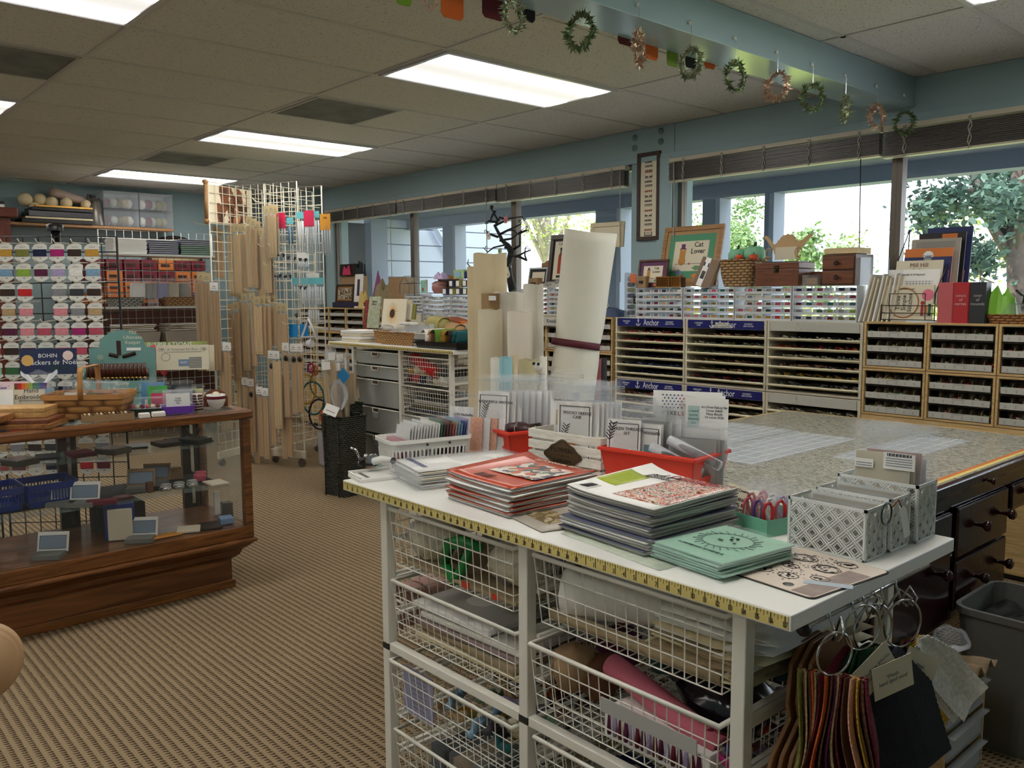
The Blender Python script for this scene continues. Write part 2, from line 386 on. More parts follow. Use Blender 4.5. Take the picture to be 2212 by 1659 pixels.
for(n_,row)in[(0,1),(4,1),(8,1),(0,0),(4,0),(8,0),(-4,1),(-4,0),(-4,-1),(0,-1),(4,-1)]:
 cx=-T/2-n_*T;cy=(T,-3*T,-7*T)[{1:0,0:1,-1:2}[row]]
 t=thing('ceiling_lamp',lab.get((n_,row),'fluorescent ceiling panel out of view'),'ceiling light',(cx,cy,CE-.012))
 if(n_,row)not in lab:t['group']='ceiling panels behind the viewer'
 f=B(lf);a,b_,c,d=cx-T/2+.014,cx+T/2-.014,cy-T+.014,cy+T-.014
 f.box(a,b_,c,c+.02,CE-.012,CE-.001).box(a,b_,d-.02,d,CE-.012,CE-.001).box(a,a+.02,c+.02,d-.02,CE-.012,CE-.001).box(b_-.02,b_,c+.02,d-.02,CE-.012,CE-.001)
 f.build('frame',t)
 B(LENS).box(a+.02,b_-.02,c+.02,d-.02,CE-.008,CE-.003).build('lens',t)
vm=M('vent grille',(134,132,126),.6,var=.25,vs=6);vf=M('vent frame',(170,168,160),.5)
for k_,y0,lb in((2,0,'perforated ceiling air vent between the two nearer light panels'),(6,0,'perforated ceiling air vent between the two farther light panels'),(2,-4*T,'dark ceiling air vent at the upper left edge of the photo')):
 if y0<0:y0=-3*T
 a,b_,c,d=-(k_+1)*T+.015,-k_*T-.015,y0+.015,y0+T-.015
 t=thing('air_vent',lb,'vent',((a+b_)/2,(c+d)/2,CE-.008))
 B(vf).box(a,b_,c,c+.018,CE-.008,CE-.001).box(a,b_,d-.018,d,CE-.008,CE-.001).box(a,a+.018,c+.018,d-.018,CE-.008,CE-.001).box(b_-.018,b_,c+.018,d-.018,CE-.008,CE-.001).build('frame',t)
 s=B(vm).box(a+.018,b_-.018,c+.018,d-.018,CE-.0035,CE-.001)
 n=44
 for i in range(n):x=a+.02+(b_-a-.04)*i/(n-1);s.box(x-.0022,x+.0022,c+.018,d-.018,CE-.007,CE-.004)
 s.build('grille',t)
 # ====== OUTSIDE
struct(B(M('pale paving',(188,186,180),.8,var=.1,vs=2)).box(-40,40,WY+.18,60,-.25,-.12),'floor_outside')
struct(B(M('sunlit lawn',(170,186,92),.9,var=.2,vs=6)).box(-14,8,6.2,15,-.12,-.06),'floor_lawn')
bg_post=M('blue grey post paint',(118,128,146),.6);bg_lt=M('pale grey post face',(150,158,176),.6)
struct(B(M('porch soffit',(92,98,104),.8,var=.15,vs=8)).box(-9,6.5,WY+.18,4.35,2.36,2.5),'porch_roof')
struct(B(bg_post).box(-9,6.5,4.2,4.38,2.235,2.36),'porch_beam')
for i,(a,b_)in enumerate(((-1.60,-1.42),(-.945,-.865),(-2.95,-2.62),(-5.6,-5.35))):
 t=thing('porch_post',('square porch post seen above the cat picture frame','thin porch post behind the wicker basket','wide porch post just left of the framed sampler','porch post in front of the white siding')[i],'post',((a+b_)/2,4.29,-.12))
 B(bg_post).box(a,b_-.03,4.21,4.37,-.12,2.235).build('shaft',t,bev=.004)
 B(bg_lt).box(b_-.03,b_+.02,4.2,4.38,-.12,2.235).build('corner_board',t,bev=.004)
sid=M('white siding',(190,198,214),.6,var=.03,vs=3)
s=B(sid)
for i in range(14):
 z=-.12+i*.215;s.box(-6.5,-6.38,3.87,6.25,z+.014,z+.215);s.box(-6.5,-6.44,3.87,6.25,z,z+.014)
t=thing('siding_wall','white clapboard wall outside the left windows','building',(-6.5,5.0,-.12))
s.build('clapboards',t)
B(bg_lt).box(-6.52,-6.35,3.62,3.87,-.12,2.9).build('corner_board',t)
B(sid).tube([(-6.3,4.6,2.3),(-6.3,5.75,.7)],.045,n=4).build('diagonal_brace',t)
B(M('dark doorway',(40,42,48),.8)).box(-6.6,-6.5,2.6,3.62,-.12,2.3).build('dark_door',t)
t=thing('far_house','low white house with a green roof edge across the lot','building',(-7,17,-.12))
B(M('house wall',(206,210,216),.7)).box(-14,-8.6,16,18,-.12,2.2).build('wall',t)
B(M('pale green roof',(150,176,140),.7)).box(-14.3,-8.3,15.7,18.3,2.2,2.5).build('roof',t)
B(M('house window',(120,140,140),.2)).box(-12.5,-11,15.94,16,.9,2.0).build('window',t)
def tree(x,y,h,rad,n,leaf,label,trunk=(96,84,76),seed=1,z0=None,lean=0,squash=.8,ls=.07):
 rn=random.Random(seed);cz=h if z0 is None else z0
 t=thing('tree',label,'tree',(x,y,-.12))
 b=B(M('bark '+str(trunk),trunk,.9,var=.3,vs=8,bump=.4,bs=20))
 b.tube([(x,y,-.12),(x+.1+lean*.3,y,cz*.4),(x+lean*.7,y,cz*.8),(x+lean,y,cz+.3)],[.14,.12,.09,.04],n=8)
 for i in range(9):
  a=rn.uniform(0,6.28);r_=rad*rn.uniform(.5,.95);zz=cz+rn.uniform(-.4,.6)*rad*squash
  b.tube([(x+lean*.6,y,cz*.65),(x+lean+r_*.5*math.cos(a),y+r_*.5*math.sin(a),(cz*.8+zz)/2+.2),(x+lean+r_*math.cos(a),y+r_*math.sin(a),zz)],[.06,.035,.012],n=5)
 b.build('trunk',t)
 vs=[];fs=[]
 cl=[(rn.gauss(0,.5)*rad,rn.gauss(0,.5)*rad,rn.gauss(0,.45)*rad*squash,rn.uniform(.25,.5)*rad*.6)for _ in range(26)]
 for i in range(n):
  c=cl[rn.randrange(len(cl))];q=Vector((x+lean+c[0]+rn.gauss(0,.5)*c[3],y+c[1]+rn.gauss(0,.5)*c[3],cz+c[2]+rn.gauss(0,.4)*c[3]))
  d=Vector((rn.gauss(0,1),rn.gauss(0,1),rn.gauss(0,.6))).normalized();e=d.orthogonal().normalized();e.rotate(Matrix.Rotation(rn.uniform(0,6),3,d))
  L=ls*rn.uniform(.6,1.3);k=len(vs);vs+=[q,q+d*L*.5+e*L*.25,q+d*L,q+d*L*.5-e*L*.25];fs.append((k,k+1,k+2,k+3))
 B(leaf).raw(vs,fs).build('foliage',t)
def leafm(n,c):
 m=M(n,c,.6,var=.3,vs=3);p=m.node_tree.nodes['Principled BSDF']
 try:p.inputs['Subsurface Weight'].default_value=0
 except Exception:pass
 return m
for i_,(x_,y_)in enumerate(((-7.2,12.4),(-5.2,13.0),(-3.2,12.4),(-1.2,13.0))):tree(x_,y_,.5,1.0,3500,leafm('lime leaves',(186,200,70)),'low sunlit lime green bush outside, %s from the left'%('first','second','third','fourth')[i_],seed=20+i_,ls=.10,z0=.45,squash=.55)
lg=leafm('light leaves',(170,184,110));dg=leafm('dark leaves',(72,100,84));mg=leafm('mid leaves',(120,148,92))
tree(.25,6.7,2.9,1.05,12000,dg,'dark-leaved tree filling the upper right window',seed=3,ls=.09,z0=2.55)
tree(-3.9,8.6,2.3,1.15,9000,mg,'bushy green tree behind the wicker basket',seed=4,ls=.08,z0=1.7)
tree(-2.0,10.8,2.0,.95,3000,lg,'sunlit yellow-green tree behind the tall card rack',seed=5,ls=.07,z0=1.7)
tree(-3.9,11.3,1.4,1.0,3200,lg,'low sunlit shrub behind the wooden drawer box',seed=8,ls=.07,z0=.9)
tree(-8.4,8.8,3.2,1.1,2200,lg,'tree with a pale trunk seen above the tall fabric roll',trunk=(150,140,130),seed=6,ls=.08,z0=2.9)
# ====== THREAD WALL UNDER THE WINDOWS
YC=1.88
PINE=wood('pine edge',(216,186,132),(188,154,100),6,.45)
BLK=M('black plastic',(26,24,26),.35);LAB=M('grey label strip',(190,188,180),.6);DIV=M('cardboard divider',(164,148,120),.8)
INK=M('black ink',(28,26,28),.6);INKG=M('grey ink',(120,120,120),.6);INKR=M('red ink',(170,40,44),.5);INKB=M('blue ink',(30,50,130),.5)
THR={n:M('thread '+n,c,.85,var=.16,vs=120,bump=.3,bs=400)for n,c in dict(maroon=(110,24,44),red=(196,36,40),pink=(226,140,150),rose=(196,84,104),orange=(222,106,52),peach=(232,176,146),yellow=(226,184,66),olive=(126,124,60),lime=(142,176,66),green=(58,110,66),forest=(28,70,50),teal=(40,104,110),sky=(128,166,196),blue=(44,66,140),navy=(26,30,66),purple=(92,60,124),lilac=(176,160,200),brown=(104,66,44),dark_brown=(58,40,34),tan=(190,160,118),cream=(226,216,190),grey=(138,138,142),charcoal=(58,58,64),white=(236,234,228),magenta=(168,36,110),gold=(196,150,60),plum=(92,28,62),mint=(150,200,170),night=(20,28,36)).items()}
TN=list(THR)
def skeins(b,x0,x1,y0,y1,z,n,cols,r=.006,rn=random):
 for i in range(n):
  c=(rn.uniform(x0,x1),rn.uniform(y0,y1),z+rn.uniform(0,.012));a=rn.uniform(-.6,.6);L=.022
  d=Vector((math.sin(a)*.6,-math.cos(a),.25)).normalized()*L
  p0=Vector(c)-d;p1=Vector(c)+d
  b.tube([p0,Vector(c),p1],[r*.5,r,r*.5],THR[rn.choice(cols)],n=5)
def cube(x0,z0,label,group,rn,cols,w=.323,h=.243,d=.33,y=YC):
 t=thing('thread_cube',label,'drawer unit',(x0+w/2,y+d/2,z0),group)
 e=.011
 B(PINE).box(x0,x0+w,y,y+d,z0,z0+e).box(x0,x0+w,y,y+d,z0+h-e,z0+h).box(x0,x0+e,y,y+d,z0+e,z0+h-e).box(x0+w-e,x0+w,y,y+d,z0+e,z0+h-e).box(x0+e,x0+w-e,y+d-.006,y+d,z0+e,z0+h-e).build('case',t,bev=.001)
 hh=(h-2*e)/3
 for i in range(3):
  z=z0+e+i*hh;a=x0+e+.002;b_=x0+w-e-.002
  dr=B(BLK).box(a,b_,y+.012,y+d-.02,z+.002,z+.006).box(a,a+.004,y+.02,y+d-.02,z+.006,z+hh-.012).box(b_-.004,b_,y+.02,y+d-.02,z+.006,z+hh-.012).raw([(a,y+.006,z+hh-.004),(b_,y+.006,z+hh-.004),(b_-.016,y+.05,z+hh-.014),(a+.016,y+.05,z+hh-.014),(a,y+.006,z+hh-.001),(b_,y+.006,z+hh-.001),(b_-.016,y+.05,z+hh-.01),(a+.016,y+.05,z+hh-.01)],[(0,3,2,1),(4,5,6,7),(0,1,5,4),(1,2,6,5),(2,3,7,6),(3,0,4,7)]).build('drawer',t)
  s=B(LAB).box(a+.006,b_-.008,y+.001,y+.006,z+.004,z+.035)
  for k in range(6):
   u=a+.03+k*(b_-a-.05)/5.4
   s.box(u-.004,u+.004,y,y+.002,z+.020,z+.0225,INKG).box(u-.004,u+.004,y,y+.002,z+.012,z+.0145,INKG)
  s.box((a+b_)/2-.03,(a+b_)/2+.03,y,y+.002,z+.029,z+.031,INKG)
  s.build('label_strip',dr)
  v=B(DIV)
  for k in range(1,6):
   u=a+(b_-a)*k/6;v.raw([(u-.001,y+.01,z+.008),(u-.001,y+.12,z+.008),(u-.001,y+.12,z+hh-.012),(u-.001,y+.03,z+hh-.022),(u+.001,y+.01,z+.008),(u+.001,y+.12,z+.008),(u+.001,y+.12,z+hh-.012),(u+.001,y+.03,z+hh-.022)],[(0,1,2,3),(7,6,5,4),(0,4,5,1),(1,5,6,2),(2,6,7,3),(3,7,4,0)])
  v.box(a+.006,b_-.006,y+.12,y+.123,z+.006,z+hh-.012).build('dividers',dr)
  m_=B(THR['grey'])
  for k in range(6):
   if rn.random()<.62:
    c=rn.sample(cols,2)
    u=a+(b_-a)*k/6;skeins(m_,u+.012,u+(b_-a)/6-.012,y+.03,y+.1,z+.022,rn.randint(3,8),c,rn=rn)
  if m_.v:m_.build('thread_skeins',dr,kind='stuff')
rn=random.Random(11)
warm=['lime','olive','yellow','green','cream','grey'];mixc=['maroon','rose','pink','red','teal','cream','lime','green']
k=0
for r_,z0 in enumerate((.727+.246,.727)):
 for c in range(3):
  cube(1.128+c*.327,z0,'pine thread cube, %s in the %s row right of the cream cabinets'%(('first','second','third')[c],('upper','lower')[r_]),'pine thread cubes at the right',rn,(warm if c==0 else mixc))
for c in range(2):
 cube(1.128+(3+c)*.327,.973,'pine thread cube beyond the right edge','pine thread cubes at the right',rn,mixc)
wb=thing('base_cabinet','low pine base carrying the thread cubes at the right','cabinet',(1.9,2.05,0))
B(PINE).box(1.128,2.76,YC,2.2,.03,.724).build('case',wb);B(BLK).box(1.14,2.75,YC+.02,2.19,0,.03).build('plinth',wb)
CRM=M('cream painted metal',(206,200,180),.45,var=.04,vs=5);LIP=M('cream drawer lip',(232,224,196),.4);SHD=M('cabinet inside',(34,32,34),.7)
NAVY=M('navy header',(22,28,104),.35);WHT=M('white print',(238,240,240),.5);FADE=M('faded print',(190,192,184),.6)
def anchor(x0,x1,z1,n,hd,label,rn,cols,zb=None,dz=None):
 w=x1-x0;dz=dz or.0533;z0=zb if zb is not None else z1-.06-n*dz-.03
 t=thing('floss_cabinet',label,'drawer cabinet',((x0+x1)/2,YC+.15,z0),'cream floss cabinets')
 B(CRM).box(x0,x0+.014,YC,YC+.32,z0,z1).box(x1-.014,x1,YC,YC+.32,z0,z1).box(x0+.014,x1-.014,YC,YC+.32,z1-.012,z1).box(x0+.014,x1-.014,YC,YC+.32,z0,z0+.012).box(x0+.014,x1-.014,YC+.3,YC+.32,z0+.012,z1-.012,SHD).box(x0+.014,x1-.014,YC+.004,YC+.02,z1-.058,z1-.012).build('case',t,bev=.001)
 hp=B(NAVY if hd=='blue' else M('faded header',(186,186,176),.6)).box(x0+.02,x1-.02,YC-.003,YC+.004,z1-.056,z1-.004).build('header',t)
 cx=(x0+x1)/2;zc=z1-.03;X=lambda x,z:facing((x,YC-.0035,z),(0,-1,0))
 tm=WHT if hd=='blue' else FADE
 text('Anchor',.058,tm,X(cx+.02,zc),hp,'brand_lettering',sx=.72)
 a=B(tm);ax=cx-.088
 a.tube([(ax,YC-.004,zc+.018),(ax,YC-.004,zc-.018)],.0022,n=4).tube([(ax-.008,YC-.004,zc+.010),(ax+.008,YC-.004,zc+.010)],.002,n=4)
 a.tube([(ax+.017*math.cos(q),YC-.004,zc-.004+.016*math.sin(q))for q in[math.pi+.1+i*(math.pi-.2)/8 for i in range(9)]],.0025,n=4)
 a.tube([(ax+.004*math.cos(q),YC-.004,zc+.02+.004*math.sin(q))for q in[i*math.pi/4 for i in range(8)]],.0013,n=4,closed=True).build('anchor_emblem',hp)
 if hd=='blue':
  text('EMBROIDERY\nFLOSS',.013,tm,X(x0+.1,zc),hp,'small_lettering',sx=.8);text('COLORFAST\n100% COTTON',.013,tm,X(x1-.12,zc),hp,'small_lettering',sx=.8)
 for i in range(n):
  z=z1-.06-(i+1)*dz
  dr=B(CRM).box(x0+.016,x1-.016,YC+.012,YC+.29,z+.001,z+.004).box(x0+.016,x0+.02,YC+.012,YC+.29,z+.004,z+.032).box(x1-.02,x1-.016,YC+.012,YC+.29,z+.004,z+.032).build('drawer',t)
  B(LIP).raw([(x0+.012,YC-.022,z+.011),(x1-.012,YC-.022,z+.011),(x1-.012,YC+.006,z+.001),(x0+.012,YC+.006,z+.001),(x0+.012,YC-.022,z+.014),(x1-.012,YC-.022,z+.014),(x1-.012,YC+.006,z+.018),(x0+.012,YC+.006,z+.018)],[(0,3,2,1),(4,5,6,7),(0,1,5,4),(1,2,6,5),(2,3,7,6),(3,0,4,7)]).build('lip',dr,bev=.0015)
  m_=B(THR['grey'])
  skeins(m_,x0+.04,x1-.04,YC+.03,YC+.1,z+.012,46,cols[i%len(cols)],rn=rn,r=.0055);m_.build('thread_skeins',dr,kind='stuff')
mr_=[['red','cream','rose'],['rose','maroon','red'],['plum','maroon'],['plum','navy'],['navy','sky','blue'],['navy','charcoal']]
mb_=[['tan','peach','brown'],['grey','olive','cream'],['olive','charcoal','grey'],['brown','tan'],['peach','brown','olive'],['charcoal','red','navy']]
mc_=[['white','cream','charcoal'],['red','orange','charcoal'],['white','cream'],['peach','charcoal'],['yellow','gold','charcoal'],['white','grey','charcoal']]
anchor(-.607,-.03,1.209,6,'blue','cream floss cabinet with a blue header, leftmost of three, beside the tall fabric roll',rn,mr_)
anchor(-.025,.548,1.209,6,'blue','cream floss cabinet with paper slips on its blue header, middle of three',rn,mb_)
anchor(.553,1.122,1.209,6,'grey','cream floss cabinet with a faded grey header, rightmost of three',rn,mc_)
anchor(-.607,-.03,.795,6,'blue','lower cream floss cabinet at the left, mostly behind the bagged kits',rn,mr_)
anchor(-.025,.548,.795,6,'blue','lower cream floss cabinet with a blue header, behind the art-fabric cards',rn,mb_)
anchor(.553,1.122,.795,6,'grey','lower cream floss cabinet with a faded grey header, behind the speckled table',rn,mc_)
fb=thing('base_cabinet','low cream base carrying the floss cabinets','cabinet',(.26,2.04,0))
B(CRM).box(-.607,1.122,YC,2.2,.03,.382).build('case',fb);B(BLK).box(-.6,1.115,YC+.02,2.19,0,.03).build('plinth',fb)
s=B(M('paper slip',(220,220,210),.8)).box(.20,.29,YC-.0065,YC-.0055,1.178,1.192).box(.175,.32,YC-.0065,YC-.0055,1.160,1.176)
s=one(s,'paper_label','white paper slips stuck over the middle blue cabinet header','label')
text('Anchor Tins',.012,INK,facing((.245,YC-.007,1.185),(0,-1,0)),s);text('Anchor Variegated Tins',.012,INK,facing((.247,YC-.007,1.168),(0,-1,0)),s)
for i,x0 in enumerate((-1.61,-1.285,-.96)):
 for j,z0 in enumerate((.965,.718,.471)):
  cube(x0,z0,'pine thread cube behind the %s, %s of three'%(('short fabric rolls','tall fabric roll','tall roll, beside the cream cabinets')[i],('topmost','middle','lowest')[j]),'pine thread cubes behind the fabric rolls',rn,['maroon','plum','charcoal','dark_brown'])
for i in range(5):
 for j,z0 in enumerate((1.0,.755,.51)):
  cube(-5.10+i*.327,z0,'pine thread cube at the far left, %s from the corner, %s row'%(('first','second','third','fourth','fifth')[i],('top','middle','bottom')[j]),'pine thread cubes at the far left',rn,['dark_brown','plum','charcoal','maroon'])
for(a,b_,zt,lb)in((-5.10,-3.465,.508,'under the far left thread cubes'),(-1.61,-.635,.469,'behind the fabric rolls')):
 q=thing('base_cabinet','low pine base cabinet '+lb,'cabinet',((a+b_)/2,2.04,0));B(PINE).box(a,b_,YC,2.2,.03,zt).build('case',q);B(BLK).box(a+.01,b_-.01,YC+.02,2.19,0,.03).build('plinth',q)
q=thing('base_cabinet','pale cabinet under the white spool racks behind the brown wicker basket','cabinet',(-2.55,2.04,0))
B(CRM).box(-3.46,-1.62,YC,2.2,.03,1.10).build('case',q);B(BLK).box(-3.45,-1.63,YC+.02,2.19,0,.03).build('plinth',q)
RKM=film('white acrylic rack',(236,240,246),.62,.18)
SPW=M('spool end',(226,226,222),.4)
SPOOL={}
for n in TN:
 b=B(THR[n]).lathe([(.0085,-.017),(.0098,-.015),(.0098,.015),(.0085,.017)],m=THR[n],n=10,ax='x')
 b.lathe([(.0115,-.0215),(.0115,-.0175)],m=SPW,n=10,ax='x').lathe([(.0115,.0175),(.0115,.0215)],m=SPW,n=10,ax='x')
 SPOOL[n]=b
_sp={}
def spool(n,loc,label,group):
 if n not in _sp:
  o=SPOOL[n].build('thread_spool',org=(0,0,0));o.location=loc;_sp[n]=o
  o['category']='spool'
 else:
  o=_sp[n].copy();COL.objects.link(o);o.location=loc
 o['label']=label;o['group']=group
def rack(x0,x1,z0,z1,rows,cols,label,which,fill,rn,y0=YC+.02,spools=True):
 t=thing('spool_rack',label,'thread rack',((x0+x1)/2,y0+.05,z0),'white spool racks')
 f=B(RKM);d=.10
 f.box(x0,x0+.007,y0,y0+d,z0,z1).box(x1-.007,x1,y0,y0+d,z0,z1)
 H=(z1-z0)/rows
 for i in range(rows+1):f.box(x0+.007,x1-.007,y0,y0+d,z0+i*H-(.003 if i else 0),z0+i*H+(.004 if i<rows else 0))
 for i in range(rows):
  f.box(x0+.007,x1-.007,y0,y0+.003,z0+i*H+.004,z0+i*H+.0115)
  for k in range(1,cols):u=x0+(x1-x0)*k/cols;f.box(u-.0015,u+.0015,y0+.004,y0+d,z0+i*H+.004,z0+i*H+H*.75)
 f.build('frame',t)
 if spools:
  for i in range(rows):
   for k in range(cols):
    if rn.random()<.95:
     c=rn.choice(fill[i%len(fill)])
     spool(c,((x0+(x1-x0)*(k+.5)/cols),y0+.022,z0+i*H+.0165),'%s spool, %s row of the %s'%(c.replace('_',' '),('bottom','fourth','third','second','top')[i]if rows==5 else('lowest','low','middle','high','upper','topmost')[i],which),'thread spools in the white racks')
R1=[['maroon','red','grey','olive','brown','sky'],['grey','charcoal','olive','brown','forest'],['gold','tan','charcoal','maroon','grey'],['charcoal','tan','navy','plum'],['charcoal','navy','cream','plum','grey']]
R2=[['pink','gold','charcoal','olive','rose'],['green','yellow','lime','cream','charcoal'],['blue','olive','grey','teal'],['rose','red','brown','orange','olive'],['navy','plum','charcoal','rose','teal']]
R3=[['red','gold','teal','green','olive'],['rose','maroon','forest','peach','brown'],['rose','tan','peach','brown'],['cream','grey','brown','tan'],['grey','red','peach','rose','charcoal']]
R4=[['grey','maroon','olive','charcoal'],['lime','grey','green'],['navy','teal','rose','plum','grey'],['rose','maroon','pink','peach'],['navy','gold','maroon','red','yellow']]
zr0,zr1=1.209,1.405
for i,(a,b_,R)in enumerate(((-.447,-.070,R1),(-.062,.312,R2),(.318,.688,R3),(.695,1.075,R4))):
 o_=('leftmost','second','third','rightmost')[i]
 rack(a,b_,zr0,zr1,5,6,'white five-row spool rack, %s of four on the cream cabinets'%o_,o_+' white rack on the cream cabinets',R,rn)
rack(-1.60,-1.29,1.21,1.41,6,5,'white spool rack seen left of the tall fabric roll, on a lettered header','rack left of the tall roll',[['maroon','brown','grey'],['orange','red','gold'],['maroon','charcoal'],['pink','red','peach'],['olive','brown','orange'],['white','grey']],rn)
rack(-1.28,-.97,1.21,1.41,6,5,'white spool rack behind the tall fabric roll','rack behind the tall roll',[['maroon','brown','grey'],['orange','red','gold'],['maroon','charcoal'],['pink','red','peach'],['olive','brown','orange'],['white','grey']],rn)
for i,(a,b_)in enumerate(((-3.13,-2.86),(-2.85,-2.46),(-2.45,-2.07))):
 rack(a,b_,1.135 if i else 1.2,1.36 if i else 1.375,6,5,'bluish white spool rack behind the wicker basket, %s of three'%('left','middle','right')[i],'rack %s behind the wicker basket'%('left','middle','right')[i],[['cream','grey','white','lilac'],['grey','cream'],['cream','tan','grey'],['white','rose','grey'],['cream','tan'],['grey','white']],rn)
q=B(CRM).box(-3.12,-2.87,YC+.01,YC+.14,1.102,1.198);one(q,'rack_stand','pale riser under the left spool rack behind the wicker basket','stand')
for x0,x1,zb,zt,lb in((-2.85,-2.07,1.102,1.133,'behind the folded fabrics'),(-1.605,-1.0,1.209,1.2095,'')):
 if lb:
  q=B(CRM).box(x0,x1,YC-.02,YC+.14,zb,zt);h=one(q,'rack_header','pale spool rack base with a dark maker name, '+lb,'stand')
HD=M('spool header',(200,198,190),.5)
for cx,zc,lb in((-2.45,1.07,'behind the folded fabrics'),(-1.20,1.168,'left of the tall fabric roll')):
 h=one(B(HD).box(cx-.2,cx+.2,YC-.028,YC-.022,zc-.03,zc+.035),'rack_sign','cream sign strip lettered Kreinik '+lb,'sign')
 text('Kreinik',.042,INK,facing((cx,YC-.0285,zc+.004),(0,-1,0)),h,sx=.8)
 # ====== COMMON HOUSEHOLD BUILDERS
def rrect(w,d,r,n=4):
 pts=[]
 for cx,cy,a0 in((w/2-r,d/2-r,0),(-w/2+r,d/2-r,90),(-w/2+r,-d/2+r,180),(w/2-r,-d/2+r,270)):
  for i in range(n+1):
   a=math.radians(a0+90*i/n);pts.append((cx+r*math.cos(a),cy+r*math.sin(a)))
 return pts
def tub(b,c,w,d,z0,z1,tp,th=.003,m=None,r=.02,steps=1,bulge=0,bottom=True):
 """open rounded-rectangular vessel, bottom smaller by tp each side"""
 rings=[]
 def ring(f,off,z):
  k=-tp*(1-f)+bulge*math.sin(math.pi*f)
  return[(c[0]+x,c[1]+y,z)for x,y in rrect(w+2*k-2*off,d+2*k-2*off,max(.002,r-off*.5))]
 for i in range(steps+1):rings.append(ring(i/steps,0,z0+(z1-z0)*i/steps))
 for i in range(steps,-1,-1):rings.append(ring(i/steps,th,max(z0+th,z0+(z1-z0)*i/steps)if i==0 else z0+(z1-z0)*i/steps))
 n=len(rings[0]);vs=[q for rg in rings for q in rg]
 fs=[(i*n+j,i*n+(j+1)%n,(i+1)*n+(j+1)%n,(i+1)*n+j)for i in range(len(rings)-1)for j in range(n)]
 if bottom:fs+=[tuple(range(n-1,-1,-1)),tuple((len(rings)-1)*n+j for j in range(n))]
 return b.raw(vs,fs,m,False)
def wicker(n,c,c2,sx=90,sz=60,bump=1.0):
 if n in MATS:return MATS[n]
 m,t,p=new_mat(n);MATS[n]=m;N=t.nodes;L=t.links
 tc=N.new('ShaderNodeTexCoord');outs=[]
 sp=N.new('ShaderNodeSeparateXYZ');L.new(tc.outputs['Object'],sp.inputs[0])
 def mt(op,a,b=None):
  q=N.new('ShaderNodeMath');q.operation=op
  for i,v in enumerate((a,b)):
   if v is None:continue
   if isinstance(v,(int,float)):q.inputs[i].default_value=v
   else:L.new(v,q.inputs[i])
  return q.outputs[0]
 u=mt('MULTIPLY',mt('ADD',sp.outputs[0],sp.outputs[1]),sx);v=mt('MULTIPLY',sp.outputs[2],sz)
 row=mt('FLOOR',v);h=mt('MULTIPLY',mt('ABSOLUTE',mt('SINE',mt('ADD',u,mt('MULTIPLY',row,1.5708)))),mt('ABSOLUTE',mt('SINE',mt('MULTIPLY',v,math.pi))))
 cr=N.new('ShaderNodeValToRGB');cr.color_ramp.elements[0].color=lin(c2);cr.color_ramp.elements[1].color=lin(c);cr.color_ramp.elements[1].position=.55
 L.new(h,cr.inputs[0]);L.new(cr.outputs[0],p.inputs['Base Color']);p.inputs['Roughness'].default_value=.6
 bp=N.new('ShaderNodeBump');bp.inputs['Strength'].default_value=bump;bp.inputs['Distance'].default_value=.006
 L.new(h,bp.inputs['Height']);L.new(bp.outputs[0],p.inputs['Normal'])
 return m
def braid(b,loop,r,m=None,turns=3):
 k=len(loop)
 for ph in(0,math.pi):
  pts=[]
  for i,q in enumerate(loop):
   a=i*turns+ph;pts.append((q[0]+r*.45*math.cos(a),q[1]+r*.45*math.cos(a),q[2]+r*.6*math.sin(a)))
  b.tube(pts,r*.7,m,n=5,closed=True)
 return b
def loop_rr(c,w,d,z,r=.02,n=3,sub=3):
 p=rrect(w,d,r,n);o=[]
 for i in range(len(p)):
  a=p[i];q=p[(i+1)%len(p)];L=math.hypot(q[0]-a[0],q[1]-a[1]);s=max(1,int(L/.012))
  for j in range(s):o.append((c[0]+a[0]+(q[0]-a[0])*j/s,c[1]+a[1]+(q[1]-a[1])*j/s,z))
 return o
def frame(name,label,cat,X,w,h,bw,fm,mats,art=None,th=.018,group=None):
 """picture in local XY of X (face +z): border bw of material fm, then mat layers [(inset, material)...], art(parent, X)"""
 o=X.translation;t=thing(name,label,cat,tuple(o),group)
 b=B(fm,X)
 for(x0,x1,y0,y1)in((-w/2,w/2,h/2-bw,h/2),(-w/2,w/2,-h/2,-h/2+bw),(-w/2,-w/2+bw,-h/2+bw,h/2-bw),(w/2-bw,w/2,-h/2+bw,h/2-bw)):b.box(x0,x1,y0,y1,-th,0)
 b.build('frame',t,bev=.002)
 for i,(ins,m_)in enumerate(mats):
  B(m_,X).box(-w/2+ins,w/2-ins,-h/2+ins,h/2-ins,-th*.8,-th*.5+.0012*i).build('picture' if i==len(mats)-1 else 'mat_board',t)
 if art:art(t,X@Matrix.Translation((0,0,-th*.5+.0012*len(mats))))
 return t
def ink(X,t,name,m,boxes=(),balls=(),lines=(),z=.0006):
 b=B(m,X)
 for(x0,x1,y0,y1)in boxes:b.box(x0,x1,y0,y1,-.0003,z)
 for(x,y,r)in balls:b.prism([(x+r*math.cos(i*math.pi/5),y+r*math.sin(i*math.pi/5))for i in range(10)],-.0003,z)
 for ln in lines:b.tube([(q[0],q[1],0)for q in ln[0]],ln[1],n=4)
 return b.build(name,t)
CLEAR=film('clear plastic bag',haze=.045);CLEAR2=film('thick clear plastic',(225,232,240),.11,.08)
PAPER=M('white paper',(244,242,238),.7);PAP2=M('cream paper',(224,214,190),.7);GREYP=M('grey paper',(176,174,170),.7)
PAPB=M('kraft paper',(158,128,92),.75,var=.08,vs=20);LINEN=M('natural linen',(222,208,176),.85,var=.05,vs=60,bump=.2,bs=600)
WALN=wood('walnut brown',(100,62,42),(74,44,30),5,.4);DKW=wood('dark frame wood',(64,42,32),(44,28,22),6,.4);OAKF=wood('light oak frame',(176,132,84),(146,104,62),6,.45)
